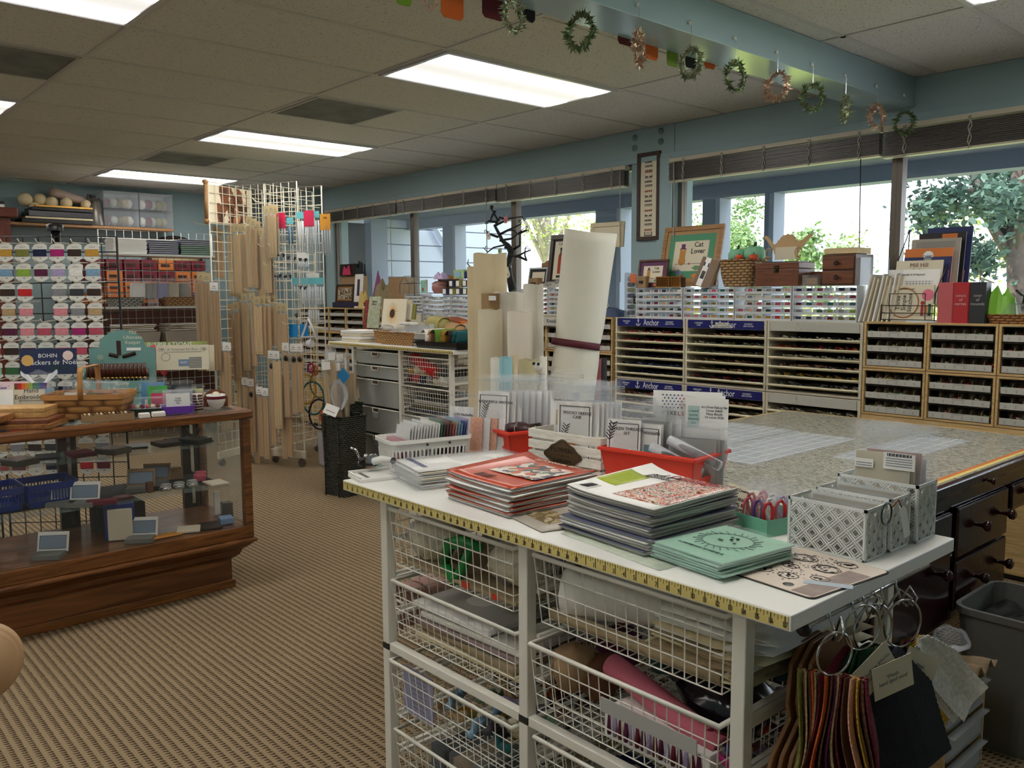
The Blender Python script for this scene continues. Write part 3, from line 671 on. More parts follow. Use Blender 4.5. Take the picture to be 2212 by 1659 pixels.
def bag(b,X,w,h,d=.006,seal=True,m=None,rn=random,nu=6,nv=8):
 """zip bag standing in local XY (y up), bulging in z, rumpled top; origin bottom centre"""
 ph=rn.uniform(0,6)
 def side(sg):
  def f(u,v):
   bul=d*math.sin(math.pi*min(1,max(0,u)))*math.sin(math.pi*min(1,v*1.02))
   wob=.0025*math.sin(u*7+ph+v*3)*(v**2)+.0018*math.sin(u*17+ph)*v
   return((u-.5)*w,v*h+.003*math.sin(u*9+ph)*v*v,sg*bul+wob)
  return f
 old=b.X;b.X=old@X
 b.surf(side(1),nu,nv,m);b.surf(side(-1),nu,nv,m)
 if seal:
  for yy in(h*.90,h*.925):b.surf(lambda u,v:((u-.5)*w*.995,yy+v*.0022,.0012+.0025*math.sin(u*7+ph+2.7)*.85),nu,1,m,.001)
 b.X=old
 return b
 # ====== ON TOP OF THE THREAD WALL
XF=lambda x,y,z,tilt=0,turn=0:facing((x,y,z),(0,-1,0))@Matrix.Rotation(math.radians(turn),4,'Y')@Matrix.Rotation(math.radians(-tilt),4,'X')
def art_sampler(t,X):
 rn=random.Random(5);bx=[];rx=[]
 for k in range(15):
  y=.235-k*.033
  kind=k%4
  if kind==0:bx+=[(-.032+i*.009,-.032+i*.009+.005,y-.008,y+.006)for i in range(7)]
  elif kind==1:bx+=[(-.034,.034,y-.002,y+.001)]+[(-.03+i*.013,-.03+i*.013+.009,y+.004,y+.011)for i in range(5)]
  elif kind==2:rx+=[(-.032+i*.017,-.032+i*.017+.011,y-.006,y+.006)for i in range(4)]
  else:bx+=[(-.028,-.006,y-.006,y+.002),(.006,.028,y-.006,y+.002),(-.03,-.026,y-.006,y+.009),(.026,.03,y-.006,y+.009),(-.034,.034,y-.012,y-.010)]
 bx+=[(-.034,.034,-.268,-.262),(-.034,-.028,-.262,-.24),(.028,.034,-.262,-.24)]
 ink(X,t,'cross_stitch_bands',INK,bx,lines=[([(-.02,-.24),(-.01,-.258),(0,-.24),(.01,-.258),(.02,-.24)],.0015)])
 ink(X,t,'red_motifs',M('stitched brick red',(140,50,44),.8),rx+[(-.006,.012,.232,.246)])
 text('Village Sampler',.010,INK,X@Matrix.Translation((0,.180,.0008)),t)
frame('framed_sampler','long narrow black-and-red stitched sampler in a dark frame on the blue pier','picture',XF(-.595,WY-.052,2.035),.20,.60,.028,DKW,[(.026,PAP2)],art_sampler)
zt=1.407
PUR=M('purple mat',(98,58,92),.8);GRM=M('green mat',(84,150,116),.8)
def art_cat(sc,big):
 def f(t,X):
  S_=lambda*q:[tuple(v*sc for v in r)for r in q]
  ink(X,t,'stitched_cat',M('cat tan',(196,140,72),.8),S_((-.075,-.035,-.01,.035),(-.078,-.068,.035,.045),(-.042,-.032,.035,.045)),S_((-.055,-.028,.026)))
  ink(X,t,'stitched_hat',M('hat plum',(110,60,110),.8),S_((-.068,-.042,.042,.07),(-.075,-.035,.04,.045)))
  ink(X,t,'stitched_flowers',M('bird blue',(120,136,160),.8),S_((-.09,-.05,-.10,-.085)),S_((-.07,-.09,.014),(-.05,-.10,.01)))
  ink(X,t,'stitched_rose',INKR,[],S_((-.03,-.13,.009),(-.04,-.115,.008),(0,-.045,.006),(-.055,-.145,.005)))
  for i,(m_,y)in enumerate(((M('fish green',(110,150,110),.8),-.07),(M('fish orange',(214,132,64),.8),-.115),(M('fish grey',(120,150,136),.8),-.16))):
   b=B(m_,X);x=.055
   b.prism([(sc*(x-.035),sc*y),(sc*(x-.01),sc*(y+.014)),(sc*(x+.02),sc*(y+.01)),(sc*(x+.03),sc*y),(sc*(x+.045),sc*(y+.012)),(sc*(x+.045),sc*(y-.012)),(sc*(x+.03),sc*(y-.002)),(sc*(x+.02),sc*(y-.011)),(sc*(x-.01),sc*(y-.014))],-.0003,.0006).build('stitched_fish',t)
  ink(X,t,'stitched_divider',INKG,S_((-.1,-.008,-.047,-.044),(.01,.1,-.047,-.044)))
  text('Cat\nLover',.042*sc,INK,X@Matrix.Translation((.05*sc,.045*sc,.0008)),t,sp=.9)
 return f
def small_feet():pass
c=at(1490,537,Y=2.10)
frame('framed_picture','large Cat Lover stitched picture with a green mat in an oak frame','picture',XF(c.x,2.10,zt+.205,12),.47,.40,.030,OAKF,[(.028,M('tan fabric mat',(176,140,100),.8)),(.055,GRM),(.10,PAP2)],art_cat(1.15,1))
frame('framed_picture','small Cat Lover stitched picture with a purple mat, left of the larger one','picture',XF(-.385,1.985,zt+.09,10),.245,.195,.014,WALN,[(.012,PUR),(.042,PAP2)],art_cat(.62,0))
t=thing('card_packet','brown linen pack in plastic with a white label band, leaning by the cat picture','packet',(.02,1.97,zt))
X=XF(.02,1.96,zt+.002,16,-12)@Matrix.Rotation(math.radians(-14),4,'Z')
B(M('brown linen',(134,112,92),.8),X).box(-.085,.085,.0,.185,-.022,0).build('folded_linen',t,bev=.004)
lbp=B(PAPER,X).box(-.045,.005,.002,.187,0,.0015).build('label_band',t)
B(INK,X).box(-.035,.0,.05,.10,.0015,.002).build('printed_photo',lbp);B(M('navy tab',(44,52,108),.6),X).box(-.045,-.033,.13,.155,.0015,.002).box(-.006,.005,.13,.155,.0015,.002).build('blue_flags',lbp)
b=B(CLEAR);bag(b,X@Matrix.Translation((0,-.002,-.01)),.185,.2,.016,False);b.build('clear_bag',t)
t=thing('filigree_box','small gold openwork box in front of the cat pictures','box',(-.20,1.935,zt))
g_=M('antique gold',(176,126,66),.35,metal=.8)
b=B(g_)
for x0,x1 in((-.285,-.175),(-.165,-.09)):
 for i in range(7):
  for j in range(4):
   cx=x0+.008+(x1-x0-.016)*(i+.5)/7;cz=zt+.008+.055*(j+.5)/4
   b.tube([(cx+.0075*math.cos(a*1.05),1.905,cz+.0065*math.sin(a*1.05))for a in range(6)],.0017,n=4,closed=True)
 b.box(x0,x1,1.902,1.908,zt,zt+.007).box(x0,x1,1.902,1.908,zt+.063,zt+.07).box(x0,x0+.006,1.902,1.908,zt+.007,zt+.063).box(x1-.006,x1,1.902,1.908,zt+.007,zt+.063)
b.build('openwork_front',t);B(M('box inside brown',(84,56,36),.8)).box(-.284,-.091,1.915,1.96,zt,zt+.062).build('body',t)
q=thing('small_pouch','small brown pouch left of the gold box','pouch',(-.415,1.93,zt));B(PAPB).taper(-.455,-.375,1.91,1.95,zt,zt+.075,.004,.004).build('body',q,bev=.006);B(DKW).box(-.43,-.40,1.905,1.911,zt+.03,zt+.045).build('flap',q)
bx_,by_=.29,2.02
t=thing('wicker_basket','deep tan wicker basket on the white spool racks','basket',(bx_,by_,zt))
wk=wicker('tan wicker',(176,140,92),(96,68,40),70,60)
tub(B(wk),(bx_,by_),.235,.19,zt,zt+.155,.018,.006,r=.04,steps=5,bulge=.006).build('body',t)
braid(B(wk),loop_rr((bx_,by_),.235,.19,zt+.157,.04),.007).build('rim',t)
pm=lambda n,c:M(n,c,.7)
def pumpkin(c,r,m,label,name='cloth_pumpkin'):
 t=thing(name,label,'ornament',(c[0],c[1],c[2]-r*.8))
 b=B(m)
 for i in range(8):
  a=i*math.pi/4;b.ball((c[0]+r*.45*math.cos(a),c[1]+r*.45*math.sin(a),c[2]),r*.6,n=10,sq=(1,1,1.25))
 b.build('body',t);B(M('stem green',(50,70,44),.7)).tube([(c[0],c[1],c[2]+r*.6),(c[0]+r*.1,c[1],c[2]+r*1.15)],[r*.16,r*.1],n=6).build('stem',t)
pumpkin((.245,2.03,zt+.185),.058,pm('mint cloth',(134,196,160)),'left mint green cloth pumpkin in the tan basket')
pumpkin((.355,2.04,zt+.195),.062,pm('mint cloth',(134,196,160)),'right mint green cloth pumpkin in the tan basket')
pumpkin((.30,1.96,zt+.172),.024,pm('orange cloth',(220,90,50)),'small orange cloth pumpkin at the basket front')
pumpkin((.395,1.965,zt+.170),.026,pm('orange cloth',(220,90,50)),'small orange cloth pumpkin at the right side of the basket')
t=thing('wooden_box','reddish wooden box with a dark clasp under the scroll-topped stand','box',(.56,2.02,zt))
MAH=wood('reddish wood',(128,76,48),(100,56,36),5,.38)
B(MAH).box(.432,.71,1.93,2.11,zt,zt+.098).build('body',t,bev=.003);B(MAH).box(.432,.71,1.93,2.11,zt+.0995,zt+.135).build('lid',t,bev=.003)
B(M('dark brass',(70,60,44),.35,metal=.8)).box(.558,.584,1.924,1.93,zt+.078,zt+.118).ball((.571,1.922,zt+.09),.008).build('clasp',t)
t=thing('scroll_stand','pale laser-cut scroll-topped wooden stand on the reddish box','stand',(.56,2.0,zt+.136))
PLY=M('pale plywood',(196,160,112),.6,var=.06,vs=10)
z0=zt+.136;zz=z0+.006
poly=[(-.085,.07),(-.115,.105),(-.135,.125),(-.15,.128),(-.156,.117),(-.150,.107),(-.142,.106),(-.12,.08),(-.09,.045),(-.07,.0),(.07,.0),(.09,.045),(.12,.08),(.142,.106),(.150,.107),(.156,.117),(.15,.128),(.135,.125),(.10,.095),(.065,.085),(.06,.10),(.052,.092),(.05,.108),(.03,.125),(0,.13),(-.03,.125),(-.05,.108),(-.052,.092),(-.06,.10),(-.065,.085)]
B(PLY,XF(.57,2.03,zz,8)).prism([(x,y+.03)for x,y in poly],0,.005).build('scroll_back',t)
B(PAP2,XF(.57,2.024,zz,8)).box(-.07,.07,.012,.085,0,.004).build('front_panel',t)
b=B(PLY)
for s in(-1,1):
 b.tube([(.57+s*.095+.022*math.cos(a)*1.0,2.0,zz+.05+.028*math.sin(a))for a in[i*.7 for i in range(9)]],.004,n=5)
 b.tube([(.57+s*.1+.014*math.cos(a),1.99,zz+.018+.013*math.sin(a))for a in[i*.7 for i in range(9)]],.0035,n=5)
b.build('side_scrolls',t);B(DKW).box(.46,.69,1.955,2.08,z0,z0+.005).build('base',t)
t=thing('clear_box','small clear plastic box with something brown, between the wooden boxes','box',(.785,1.97,zt))
B(PAPB).box(.745,.82,1.94,1.99,zt+.002,zt+.045).build('contents',t,bev=.008);B(CLEAR2).box(.735,.832,1.93,2.0,zt,zt+.06).build('lid',t)
b=B(MAH).box(.72,.83,2.04,2.14,zt,zt+.08);one(b,'small_box','low dark wooden box behind the small clear box','box',bev=.002)
t=thing('drawer_chest','small dark wooden chest with two knobbed drawers','chest',(.94,2.03,zt))
B(WALN).box(.85,1.04,1.935,2.14,zt,zt+.168).build('case',t,bev=.002)
for k_ in range(2):
 z=zt+.008+k_*.078;d_=B(MAH).box(.856,1.034,1.926,1.94,z,z+.07).build('drawer',t,bev=.004)
 B(M('dark knob',(50,34,26),.3)).lathe([(.005,.0),(.006,-.008),(.013,-.014),(.014,-.02),(.006,-.026)],(.945,1.926,z+.035),ax='y',n=14).build('knob',d_)
b=B(M('pale patterned box',(222,196,152),.7,var=.08,vs=60)).box(.862,1.045,1.93,2.1,zt+.17,zt+.202);one(b,'jewelry_box','flat pale patterned box on the drawer chest','box',bev=.003)
t=thing('acrylic_riser','clear acrylic block right of the drawer chest','block',(1.085,2.05,zt));B(CLEAR2).box(1.046,1.13,1.98,2.14,zt+.0,zt+.15).build('block',t)
t=thing('bobbin_case','tall clear case of dark bobbins left of the white racks','case',(-.51,1.98,1.2))
B(CLEAR2).box(-.60,-.46,1.96,2.02,1.211,1.51).build('case',t)
b=B(THR['charcoal'])
for i in range(7):b.lathe([(.016,-.022),(.016,.022)],(-.565,1.99,1.24+i*.038),THR[['navy','charcoal','grey','navy','olive','charcoal','grey'][i]],n=10,ax='x')
b.build('bobbins',t);q=B(BLK).box(-.515,-.455,1.952,1.957,1.30,1.35).build('black_card',t);text('S',.036,WHT,facing((-.49,1.9515,1.325),(0,-1,0)),q)
B(M('orange print',(204,110,70),.7)).box(-.545,-.495,1.953,1.958,1.44,1.50).build('printed_card',t)
def heap(name,label,c,w,d,h,m,rn,cat='cloth',nu=14,nv=10,am=.25):
 ph=[rn.uniform(0,6)for _ in range(6)]
 def f(u,v):
  e=(1-(2*u-1)**4)*(1-(2*v-1)**4)
  k=1+am*(math.sin(u*9+ph[0])*math.sin(v*7+ph[1])+.5*math.sin(u*19+ph[2]+v*8))
  return(c[0]+(u-.5)*w*(1+.06*math.sin(v*9+ph[3])),c[1]+(v-.5)*d*(1+.06*math.sin(u*8+ph[4])),c[2]+.001+max(0,e)**.5*h*max(.2,k))
 return one(B(m).surf(f,nu,nv,th=0),name,label,cat)
heap('cloth_bundle','dark blue cloth bundle left of the lettered clear case',(-.78,1.99,1.208),.3,.16,.06,M('denim blue',(62,76,104),.85,var=.2,vs=40),rn)
heap('yarn_bundle','small bundle of teal and rust yarn on the blue cloth',(-.83,1.97,1.255),.12,.09,.07,pattern('teal rust yarn',[(40,90,90),(150,80,50),(30,40,60),(180,160,150)],'NOISE',40),rn)
BT=M('black glitter',(18,18,20),.5,bump=.6,bs=300)
tx,ty,tz=-1.80,1.99,1.203
t=thing('ornament_tree','black curly-branched ornament tree before the left windows','decoration',(tx,ty,tz))
b=B(BT)
def TP(px,py):return at(px,py,Y=ty)
tr=[(1108,628),(1101,600),(1098,575),(1105,545),(1097,530),(1085,520),(1078,505),(1070,490),(1075,475),(1068,462),(1062,452)]
b.tube([TP(*q)for q in tr],[.034,.026,.022,.028,.02,.015,.013,.012,.009,.007,.005],n=8)
br=[((1101,540),(1120,530),(1128,515),(1125,500),(1137,492)),((1105,550),(1122,555),(1135,545),(1143,540)),((1098,535),(1088,528),(1070,535),(1058,545),(1050,535)),((1085,520),(1100,515),(1112,505),(1105,497),(1095,500)),((1076,505),(1095,497),(1110,492),(1125,485),(1122,478)),((1072,488),(1090,480),(1108,472),(1128,468),(1133,475)),((1070,480),(1060,478),(1050,482)),((1078,512),(1060,505),(1048,500)),((1115,552),(1132,562),(1140,552),(1138,535)),((1075,476),(1085,470),(1097,475)),((1064,456),(1057,470),(1056,480)),((1098,570),(1085,560),(1075,555)),((1122,505),(1132,497),(1140,500))]
for q in br:b.tube([TP(x,y)+Vector((0,.03*math.sin(x+i),0))for i,(x,y)in enumerate(q)],[.011,.009,.007,.005,.003][:len(q)],n=6)
for(px,py)in((1137,492),(1133,475),(1122,478),(1048,500),(1050,482),(1050,535),(1143,540),(1140,500),(1138,535)):
 c=TP(px,py);b.tube([(c.x+.014*math.cos(a)*(1-a/9),c.y,c.z+.014*math.sin(a)*(1-a/9))for a in[i*.7 for i in range(9)]],.003,n=5)
b.build('branches',t);B(BT).lathe([(.06,0),(.05,.012),(.035,.02)],(tx+.02,ty,tz),n=14).build('base',t);B(BT).ball(TP(1062,448),.018,sq=(1,.8,1)).build('bird',t)
t2=thing('ornament_tree_small','small black curly twig tree poking up left of the tan rolls','decoration',TP(1024,640))
b=B(BT).tube([TP(1030,640),TP(1026,600),TP(1018,578)],[.012,.008,.005],n=6)
for q in(((1026,600),(1018,590),(1010,592)),((1022,588),(1030,575),(1028,562)),((1019,580),(1010,570),(1012,560))):b.tube([TP(*a)for a in q],[.006,.005,.003],n=5)
b.build('branches',t2);
FELT=M('white felt',(226,222,210),.9)
def orn(px,py,label,m,drop=.0,kind='drop',s=1):
 c=TP(px,py)+Vector((0,-.05,0));t=thing('felt_ornament',label,'ornament',(c.x,c.y,c.z-.03))
 B(FELT).tube([(c.x,c.y,c.z+.03*s),(c.x,c.y+.03,c.z+.075*s)],.0012,n=4).build('hanging_loop',t)
 if kind=='drop':prof=[(-.0,.05),(.014,.02),(.026,-.008),(.022,-.03),(0,-.04),(-.022,-.03),(-.026,-.008),(-.014,.02)]
 else:prof=[(-.02,.03),(.02,.035),(.03,.0),(.015,-.03),(-.018,-.03),(-.028,0)]
 B(m,XF(c.x,c.y,c.z)).prism([(x*s,y*s)for x,y in prof],-.004,.004).build('felt_shape',t,bev=.002)
 ink(XF(c.x,c.y-.0045,c.z),t,'stitched_motif',INKR if kind=='drop' else INK,[(-.012*s+i*.006*s,-.010*s+i*.006*s,-.018*s,-.004*s)for i in range(5)]if s>.9 else[(-.006,.006,-.004,.006)])
orn(1107,590,'white teardrop ornament with red stitched rays, lowest on the black tree',FELT)
orn(1066,510,'white pointed ornament with a red heart, left side of the black tree',FELT,s=.8)
orn(1103,476,'pink felt ornament high on the black tree',M('pink felt',(214,130,130),.9),kind='x',s=.8)
orn(1090,543,'pale green felt ornament mid-height on the black tree',M('green felt',(176,190,140),.9),kind='x',s=.7)
orn(1024,590,'peach felt ornament on the small twig tree',M('peach felt',(214,160,120),.9),kind='x',s=.5)
def art_tall(t,X):
 ink(X,t,'red_cat_shape',M('brick stitch',(170,70,50),.8),[(-.022,.022,-.10,.03)],[(0,.035,.02)]);ink(X,t,'black_cat',INK,[(-.006,.006,.04,.085),(-.03,.03,-.13,-.112)],[(0,.085,.011)])
 text('Cats',.035,INKG,X@Matrix.Translation((0,.125,.0008)),t)
frame('framed_picture','tall dark-framed stitched picture with a red figure, tucked behind the tall roll','picture',XF(-1.315,2.05,1.62,8),.235,.385,.035,DKW,[(.033,M('charcoal mat',(60,60,62),.8)),(.05,PAP2)],art_tall)
frame('framed_picture','silver and black framed picture facing the fabric rolls','picture',XF(-1.535,2.03,1.50,10),.205,.145,.014,M('silver frame',(160,166,170),.3,metal=.6),[(.012,M('black mat',(36,36,38),.7)),(.034,PAP2)],None)
t=thing('wooden_plaque','wooden easel back with a scalloped top behind the silver frame','easel',(-1.52,2.12,zt+.03));B(OAKF,XF(-1.5,2.12,1.42,4)).prism([(-.085,0),(.085,0),(.085,.19),(.06,.185),(.03,.205),(-.03,.205),(-.06,.185),(-.085,.19)],0,.01).build('board',t)
B(DKW).box(-1.58,-1.575,2.05,2.12,zt+.004,zt+.03).box(-1.45,-1.445,2.05,2.12,zt+.004,zt+.03).build('foot',t)
b=B(PAPB).box(-1.52,-1.43,1.93,1.98,zt+.006,zt+.082).box(-1.50,-1.45,1.926,1.93,zt+.02,zt+.05,DKW);one(b,'small_box','small brown box with a dark square in front of the silver frame','box')
heap('cloth_bundle','crumpled striped grey cloth on the rack left of the tall roll',(-1.25,1.97,zt+.006),.26,.13,.05,pattern('striped cloth',[(110,104,96),(190,186,176),(90,80,76)],'NOISE',30,stretch=(1,1,6)),rn)
frame('framed_canvas','pale stretched canvas frame rising behind the tall fabric roll','frame',XF(-.93,2.14,1.79,6,8),.29,.18,.03,LINEN,[(.028,PAP2)],None)
t=thing('printed_box','green and white printed box above the small floss drawers','box',(-2.42,2.0,1.52));b=B(M('lime print',(170,200,150),.6,var=.2,vs=50)).box(-2.50,-2.36,1.97,2.03,1.502,1.575);b.build('box',t);B(M('sky tab',(150,190,220),.6)).box(-2.48,-2.40,1.968,1.97,1.52,1.555).build('label',t)
b=B(NAVY).box(-2.35,-2.25,1.96,2.03,1.502,1.56);one(b,'navy_pouch','navy pouch beside the green printed box','pouch',bev=.01)
for j,(z,n_,x0)in enumerate(((1.366,5,-2.62),(1.432,4,-2.53))):
 b=B(RKM).box(x0,-2.13,1.93,2.02,z-.002,z);one(b,'shelf_riser','clear riser under the %s row of small floss boxes'%('lower','upper')[j],'riser')
 for i in range(n_):
  x=x0+.01+i*.092
  if x+.08>-2.12:continue
  t=thing('floss_box','small floss box with white label, %s row, %s from the left'%(('lower','upper')[j],('first','second','third','fourth','fifth')[i]),'box',(x+.04,1.96,z),'small floss boxes')
  B(THR[('navy','olive','charcoal','forest','navy')[i]]).box(x,x+.082,1.935,1.99,z+.001,z+.055).build('floss',t);B(PAPER).box(x+.004,x+.044,1.932,1.935,z+.008,z+.05).build('label',t)
for x0 in(-2.60,-2.3):pass
t=thing('lidded_jar','rose-coloured shiny lidded bowl left of the small floss boxes','jar',(-2.74,2.0,1.378))
rs=M('rose glaze',(166,112,106),.25);B(rs).lathe([(.045,0),(.065,.03),(.068,.06),(.06,.075)],(-2.74,2.0,1.378),n=20).build('bowl',t);B(rs).lathe([(.067,.077),(.067,.088),(.04,.105),(.012,.11),(.012,.122)],(-2.74,2.0,1.378),n=20).build('lid',t)
b=B(OAKF).box(-2.87,-2.56,2.08,2.12,1.378,1.535).box(-2.86,-2.57,2.075,2.08,1.39,1.50,DKW);one(b,'wooden_shelf','small reddish wooden shelf behind the rose bowl','shelf')
heap('wrapped_packet','lilac tissue packet on the rose bowl',(-2.70,1.99,1.50),.13,.08,.05,M('lilac tissue',(190,170,206),.6),rn)
b=B(PAPER).box(-2.98,-2.90,1.97,1.99,1.378,1.50).box(-2.975,-2.905,1.967,1.97,1.385,1.495,M('mint print',(140,196,170),.7)).box(-2.95,-2.93,1.965,1.967,1.40,1.43,INKR);one(b,'booklet','mint and white booklet left of the rose bowl','booklet')
b=B(PAPB).raw([(-3.44,1.96,1.101),(-3.22,1.96,1.101),(-3.22,2.05,1.101),(-3.44,2.05,1.101),(-3.46,1.95,1.53),(-3.20,1.95,1.53),(-3.20,2.06,1.52),(-3.46,2.06,1.53)],[(3,2,1,0),(0,1,5,4),(1,2,6,5),(2,3,7,6),(3,0,4,7)]);one(b,'paper_bag','open kraft paper bag standing below the left mullion','bag')
t=thing('glass_house','small clear glass house ornament with dark edges before the left window','ornament',(-3.12,1.93,1.378))
gx=[(-3.2,1.90),(-3.02,1.90),(-3.02,2.0),(-3.2,2.0)];b=B(BLK)
for x,y in gx:b.tube([(x,y,1.378),(x,y,1.47)],.002,n=4)
for x in(-3.2,-3.02):b.tube([(x,1.90,1.47),(x,1.95,1.535),(x,2.0,1.47)],.002,n=4)
b.tube([(-3.2,1.95,1.535),(-3.02,1.95,1.535)],.002,n=4).tube([(q[0],q[1],1.47)for q in gx],.002,n=4,closed=True);b.build('edges',t)
B(CLEAR).raw([(-3.2,1.9,1.378),(-3.02,1.9,1.378),(-3.02,1.9,1.47),(-3.2,1.9,1.47),(-3.2,1.95,1.535),(-3.02,1.95,1.535)],[(0,1,2,3),(3,2,5,4)]).build('panes',t)
b=B(PAPB).box(-4.42,-4.10,1.93,2.08,1.245,1.285);one(b,'cardboard_tray','flat brown tray under the dark-framed stitched picture','tray')
b=B(pattern('dark print',[(30,28,60),(60,60,90),(40,36,50)],'NOISE',60)).box(-4.4,-3.72,1.90,1.92,1.245,1.30);one(b,'dark_pouch','dark printed pouch lying along the far left cabinet edge','pouch')
frame('framed_picture','brown and gold framed sepia house picture on the far left cubes','picture',XF(-4.25,1.95,1.385,6),.34,.185,.022,DKW,[(.02,M('gold liner',(190,150,90),.4,metal=.5)),(.038,pattern('sepia print',[(70,60,50),(180,166,140),(120,104,84),(210,196,170)],'VORONOI',60))],None)
b=B(PAPB).box(-4.50,-4.18,2.06,2.18,1.245,1.56);one(b,'cardboard_box','brown box behind the sepia picture','box')
t=thing('tote_bag','black and hot pink bag on the brown box at the far left','bag',(-4.33,2.1,1.561))
B(BLK).taper(-4.47,-4.19,2.04,2.16,1.562,1.68,-.02,0).build('body',t);B(M('hot pink',(200,50,96),.7),XF(-4.33,2.035,1.60)).prism([(-.08,-.03),(-.05,.06),(.0,.03),(.05,.07),(.08,-.03)],0,.006).build('pink_panels',t)
B(BLK).tube([(-4.20,2.08,1.63),(-4.13,2.06,1.70),(-4.07,2.06,1.67),(-4.08,2.06,1.60)],.008,n=6).build('handle',t)
t=thing('display_card','white card with a dark stitched strip beside the sepia picture','card',(-4.0,1.93,1.30));B(PAPER,XF(-4.0,1.95,1.302,5)).box(-.075,.075,0,.27,-.004,0).build('card',t);B(M('plum strip',(66,48,80),.7),XF(-4.0,1.949,1.302,5)).box(-.022,.022,.06,.22,.0004,.002).build('strip',t)
b=B(M('mauve felt',(150,84,130),.9)).lathe([(.085,0),(.06,.1),(.03,.24),(.003,.36)],(-3.83,2.08,1.245),n=14);one(b,'gnome_hat','tall mauve cone hat behind the white card at the far left','ornament')
heap('yellow_cloth','pale yellow folded cloth beside the white card',(-3.86,1.93,1.245),.10,.08,.14,M('butter yellow',(224,196,120),.8),rn,nu=8,nv=8)
heap('tan_cloth','tan burlap bundle at the far left by the mauve cone',(-3.66,2.05,1.245),.24,.16,.22,M('burlap',(150,134,104),.9,var=.1,vs=60),rn)
b=B(PAPER).box(-3.98,-3.55,1.895,1.93,1.245,1.262);one(b,'white_booklets','thin white booklets lying on the far left cubes','booklet')
for i in range(8):
 x=.985+i*.025;tilt=9
 m_=PAP2 if i%3 else PAPER
 t=thing('leaflet_pack','bagged chart leaflet leaning beside the card rack, %s from the left'%('first','second','third','fourth','fifth','sixth','seventh','eighth')[i],'leaflet',(x,1.94,1.212),'leaning chart leaflets')
 X=Matrix.Translation((x+.1,1.89,1.212))@Matrix.Rotation(math.radians(80),4,'Z')@Matrix.Rotation(math.radians(90),4,'X')@Matrix.Rotation(math.radians(-0),4,'Y')
 X=Matrix(((0,0,1,x+.10),(1,0,0,1.90),(0,1,0,1.213),(0,0,0,1)))@Matrix.Rotation(math.radians(14-i*.8),4,'X')
 B(m_,X).box(0,.16,0,.255-(i%3)*.012,-.004,.004).build('leaflet',t)
 if i in(0,3):B(pattern('leaflet print',[(224,214,190),(90,90,84),(150,150,140),(210,180,110),(224,214,190)],'NOISE',18),X).box(.004,.156,.004,.25,-.0055,-.0041).build('printed_front',t)
 b=B(CLEAR,X);b.surf(lambda u,v:(u*.165-.002,v*.275,-.0065+.002*math.sin(u*9+i)*v),5,6).build('clear_sleeve',t)
WIRE=M('dark wire',(70,58,46),.35,metal=.8)
t=thing('wire_rack','wire rack of stepped instruction books at the right window','rack',(1.34,1.98,1.222))
b=B(WIRE);x0,x1=1.205,1.475
b.tube([(x0,1.90,1.30),(x0,1.90,1.226),(x0,2.17,1.226),(x0,2.20,1.70)],.003,n=6).tube([(x1,1.90,1.36),(x1,1.90,1.226),(x1,2.17,1.226),(x1,2.20,1.70)],.003,n=6)
for z,y in((1.30,1.895),(1.262,1.897),(1.228,1.9)):b.tube([(x0,y,z),(x1,y,z)],.0025,n=6)
for x in(1.25,1.43):b.tube([(x,1.9,1.228),(x,1.893,1.30),(x,1.893,1.36)],.002,n=5)
b.tube([(1.25,1.893,1.36),(1.43,1.893,1.36)],.002,n=5).tube([(x1,1.90,1.36),(x1,2.20,1.70)],.003,n=6).tube([(x0,1.90,1.30),(x0,2.20,1.70)],.003,n=6)
b.build('wire_frame',t)
ORG=M('orange cover',(214,120,50),.5);NV=M('navy cover',(40,50,100),.5)
def book(i,y,z0,x,w,h,tilt,cov,label,deco=None):
 t=thing('instruction_book',label,'book',(x,y,z0),'books in the wire rack');X=XF(x,y,z0,tilt)
 B(cov,X).box(-w/2,w/2,0,h,-.006,0).build('cover',t)
 if deco:deco(t,X@Matrix.Translation((0,0,.0006)),w,h)
def dA(t,X,w,h):
 b=B(PAP2,X)
 ink(X,t,'hoop',M('hoop tan',(178,130,90),.6),lines=[([(-.02+.075*math.cos(a*.2618),.085+.075*math.sin(a*.2618))for a in range(25)],.004)])
 text('Three\nSimple\nStitches',.030,INK,X@Matrix.Translation((-.018,.085,.001))@Matrix.Rotation(math.radians(90),4,'Z'),t)
 ink(X,t,'tassels',INKR,[(.068,.082,.02,.075)],[(.075,.085,.01)]);ink(X,t,'tassels',ORG,[(.088,.1,.03,.07)]);ink(X,t,'tassels',THR['green'],[(.104,.118,.02,.08)])
 ink(X,t,'pink_sticker',M('pink sticker',(226,120,140),.6),[],[(.098,.125,.03)]);ink(X,t,'scissors',INK,lines=[([(-.09,.12),(-.06,.15),(-.03,.155),(.03,.155)],.0015)])
def dB(t,X,w,h):
 ink(X,t,'stitch_diagram',INK,[(-.03+.016*i,-.0288+.016*i,.075,.115)for i in range(8)]+[(-.04,.1,.08+.011*j,.0812+.011*j)for j in range(4)])
 text('Needle In A Haystack',.013,INK,X@Matrix.Translation((0,.148,.001)),t);text('Kreinik',.013,INK,X@Matrix.Translation((-.01,.045,.001)),t)
 ink(X,t,'text_lines',INKG,[(-.105,-.055,.04+.007*k,.0425+.007*k)for k in range(10)])
def dC(t,X,w,h):text('Mill Hill',.030,M('script brown',(120,70,60),.6),X@Matrix.Translation((0,h-.025,.001)),t);text('Glass Beads',.014,INK,X@Matrix.Translation((0,h-.048,.001)),t)
def dD(t,X,w,h):
 ink(X,t,'blue_band',NV,[(-w/2,w/2,0,h-.045)]);ink(X,t,'white_badge',WHT,[],[(0,h-.04,.027)]);text('DMC',.022,NV,X@Matrix.Translation((0,h-.045,.0015)),t)
